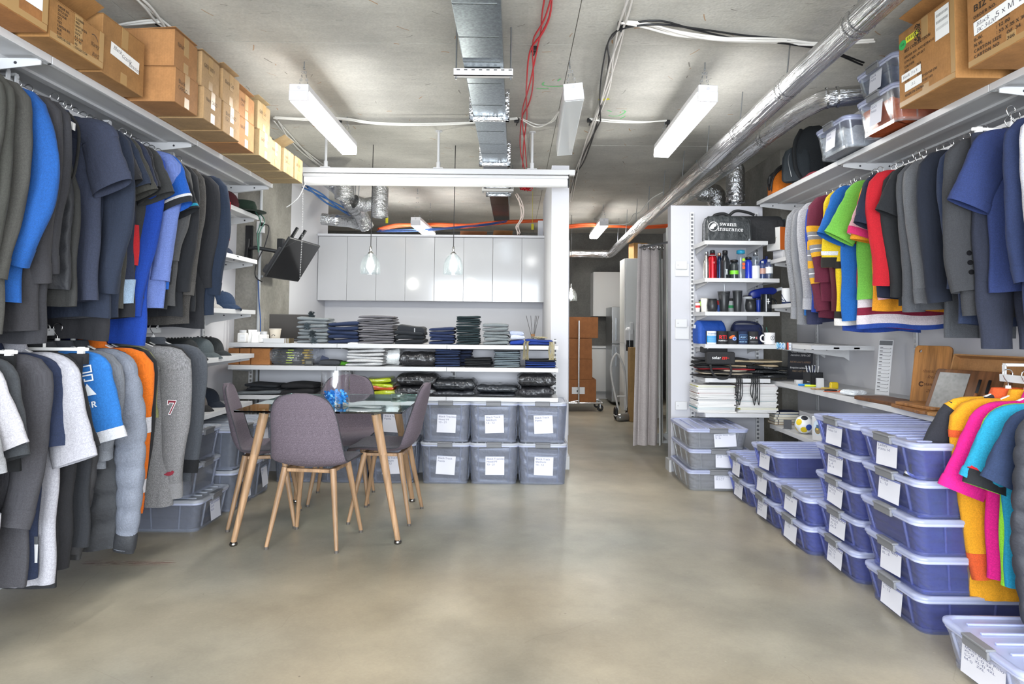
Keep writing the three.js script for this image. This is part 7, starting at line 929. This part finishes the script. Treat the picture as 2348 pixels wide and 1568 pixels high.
{ // low shelf
  const Y = RY(4), x = 2.22; const z0 = RZ(1795, 965, x); ['navy', 'white', 'cream', 'pale grey', 'tan'].forEach((t, i) => { const j = 4 - i, g = thing('notebook', t + ' notebook in the pile on the low right shelf', 'notebook', [x + rr(-.008, .008), Y + j * .021, z0 + rr(-.008, .008)], rr(-.08, .08), 'notebooks on the low shelf'); part(g, 'pages', bx(.19, .014, .14, 0, .0095, 0), std('#e2dccb', { roughness: .8 })); part(g, 'cover', [bx(.2, .0025, .15, 0, .0012, 0), bx(.2, .0025, .15, 0, .0178, 0), bx(.003, .019, .15, .1, .0095, 0)], std({ navy: '#22325c', white: '#e0e2e6', cream: '#d8ccb0', 'pale grey': '#b9bcc2', tan: '#b89468' }[t], { roughness: .5 })); part(g, 'elastic', bx(.004, .0205, .152, -.07, .0095, 0), std('#1d2434')); });
  const bz = RZ(1841, 978, 2.16), b = thing('football', 'white football with yellow and blue patches on the low shelf', 'ball', [2.17, Y + .068, bz]); part(b, 'ball', new THREE.IcosahedronGeometry(.068, 4), std('#eceef0', { roughness: .35 })); for (const [u, v, c] of [[-2.6, .35, '#e8c81c'], [-2.0, -.5, '#e0c41c'], [2.9, -.6, '#e8c81c'], [-1.9, .95, '#2a2c34'], [-1.45, -.2, '#2a4aa0'], [2.7, .3, '#5a8a6a']]) { const d = V(cos(v) * cos(u), sin(v), -cos(v) * sin(u) * 1), q = new THREE.Quaternion().setFromUnitVectors(V(0, 1, 0), d), s = new THREE.SphereGeometry(.0688, 12, 4, 0, 6.283, 0, .36).applyQuaternion(q); part(b, 'patch', s, std(c, { roughness: .35 })); }
  const f = thing('card_stand', 'small dark card stand beside the football', 'stand', [2.14, Y, RZ(1806, 975, 2.14)], -.6); part(f, 'panel', bx(.06, .07, .004, 0, .035, 0), std('#4a4c50', { roughness: .3 })); part(f, 'foot', bx(.06, .004, .05, 0, .002, .02), steel);
  const p = thing('picture_tile', 'white arched picture tile next to the football', 'picture', [2.13, Y, RZ(1876, 985, 2.13)], -PI / 2 + .6); part(p, 'tile', bx(.09, .17, .012, 0, .085, 0, .01), white); decal(p, 'picture', .07, .12, [0, .09, .0065], [0, 0, 0], canvasTex(96, 160, (c) => { c.clearRect(0, 0, 96, 160); c.fillStyle = '#c9d8e4'; c.beginPath(); c.ellipse(48, 76, 44, 70, 0, 0, 7); c.fill(); c.fillStyle = '#8a7a5a'; c.beginPath(); c.ellipse(48, 100, 30, 36, 0, 0, 7); c.fill(); c.fillStyle = '#4a6a8c'; c.fillRect(34, 50, 28, 30); c.fillStyle = '#d8c04a'; c.beginPath(); c.arc(44, 90, 10, 0, 7); c.fill(); }), { clear: true });
  solo('grey_box', 'plain pale grey box at the wall on the low shelf', 'box', bx(.2, .13, .2, 0, .065, 0, .003), std('#cfcfd3', { roughness: .6 }), null, [2.38, Y, RZ(1865, 950, 2.35)], .02);
}
{ // bags on the right shelf
  const bz = -5.18, b = thing('backpack', 'large black backpack standing on the right shelf', 'backpack', [2.24, SH, bz], -.3); const sh = (w, d, h, k) => loft([[.9, .9, 0], [1, 1, .06], [1, 1, .4], [.95, .92, .7], [.75, .7, .9], [.35, .35, 1]].map(([a, c, y]) => rrect(w * a, d * c, .06, y * h, 5).map((p, i) => p.add(V(.006 * sin(i * 2 + k), 0, .006 * cos(i * 1.6 + k))))), { cap0: true, cap1: true }); part(b, 'body', sh(.3, .22, .44, 1), fab('#2b2f33')); part(b, 'front_pocket', sh(.22, .1, .26, 2).translate(-.12, .02, .06), fab('#353b40')); part(b, 'strap', tube([V(-.1, .4, .1), V(-.15, .28, .15), V(-.14, .1, .14), V(-.1, .03, .1)], .014), fab('#26292c')); part(b, 'strap', tube([V(.06, .4, .11), V(.05, .25, .16), V(.06, .08, .13)], .014), fab('#26292c')); part(b, 'zip', tube([V(-.17, .05, .11), V(-.19, .2, .1), V(-.15, .27, .08)], .004), std('#8a8d90', { metalness: .8, roughness: .3 }));
  const o = thing('backpack', 'orange and black backpack lying at the end of the right shelf', 'backpack', [2.2, SH, -5.62], -.2); part(o, 'body', sh(.26, .28, .22, 3), fab('#e07a1c')); part(o, 'black_panel', sh(.1, .29, .25, 4).translate(.1, 0, 0), fab('#2a2b2d')); part(o, 'strap', tube([V(-.12, .02, .1), V(-.13, .12, .1), V(-.06, .22, .09), V(.04, .25, .08)], .012), fab('#232426')); part(o, 'strap', tube([V(-.13, .05, .0), V(-.13, .15, .0), V(-.04, .23, 0)], .012), fab('#232426')); part(o, 'buckle', bx(.02, .06, .04, -.135, .12, .06, .004), std('#3a3b3d')); part(o, 'piping', tube([V(-.14, .03, .13), V(-.12, .13, .145), V(-.05, .2, .12), V(.05, .21, .12)], .007), std('#1c1c1e'));
  solo('folded_cloth', 'dark pink folded cloth under the clear tub on the right shelf', 'cloth', foldGeo(.25, .12, .04, 1), fab('#a8404c'), null, [2.16, SH, -4.98], 1.57);
}
// pinned power plate and switch on the partition, tissue of the pier
{ const p = atZ(1561, 740, -5.99); for (const [py, l] of [[608, 'upper'], [741, 'middle'], [930, 'lower']]) { const q = atZ(1562, py, -5.988); const g = thing('wall_plate', `white wall plate on the partition panel, ${l} one`, 'wall plate', [q.x, q.y, -5.985]); part(g, 'plate', bx(.1, .07, .012, 0, 0, 0, .004), white); part(g, 'screw', new THREE.CylinderGeometry(.004, .004, .002, 8).rotateX(PI / 2).translate(-.03, 0, .007), std('#8a8a8c')); } }
// paint marks and hang tags
{ const g = thing('swing_tag', 'white swing tag hanging from the left lower rail clothes', 'tag', atX(70, 1260, -1.86)); part(g, 'card', bx(.055, .1, .002), std('#e2e2e4')); part(g, 'header', bx(.055, .03, .0022, 0, .035, 0), std('#5a5c60')); part(g, 'string', rod(V(0, .05, 0), V(.005, .2, 0), .001), std('#ddd')); }

{ // red paint smear on the floor under the left lower rail
  const t = canvasTex(256, 96, (c) => { c.clearRect(0, 0, 256, 96); for (let i = 0; i < 160; i++) { c.fillStyle = `rgba(150,40,50,${rr(.05, .3)})`; c.fillRect(rr(0, 210), 48 + rr(-30, 30) * sin(i), rr(6, 40), rr(1, 3)); } });
  const p = atY(300, 1290, .0008); decal(scene.getObjectByName('floor'), 'paint_smear', .5, .16, p, [-PI / 2, 0, .05], t, { clear: true });
}
scene.traverse((o) => { if (o.isMesh) { o.castShadow = true; o.receiveShadow = true; } });
renderer.render(scene, camera);
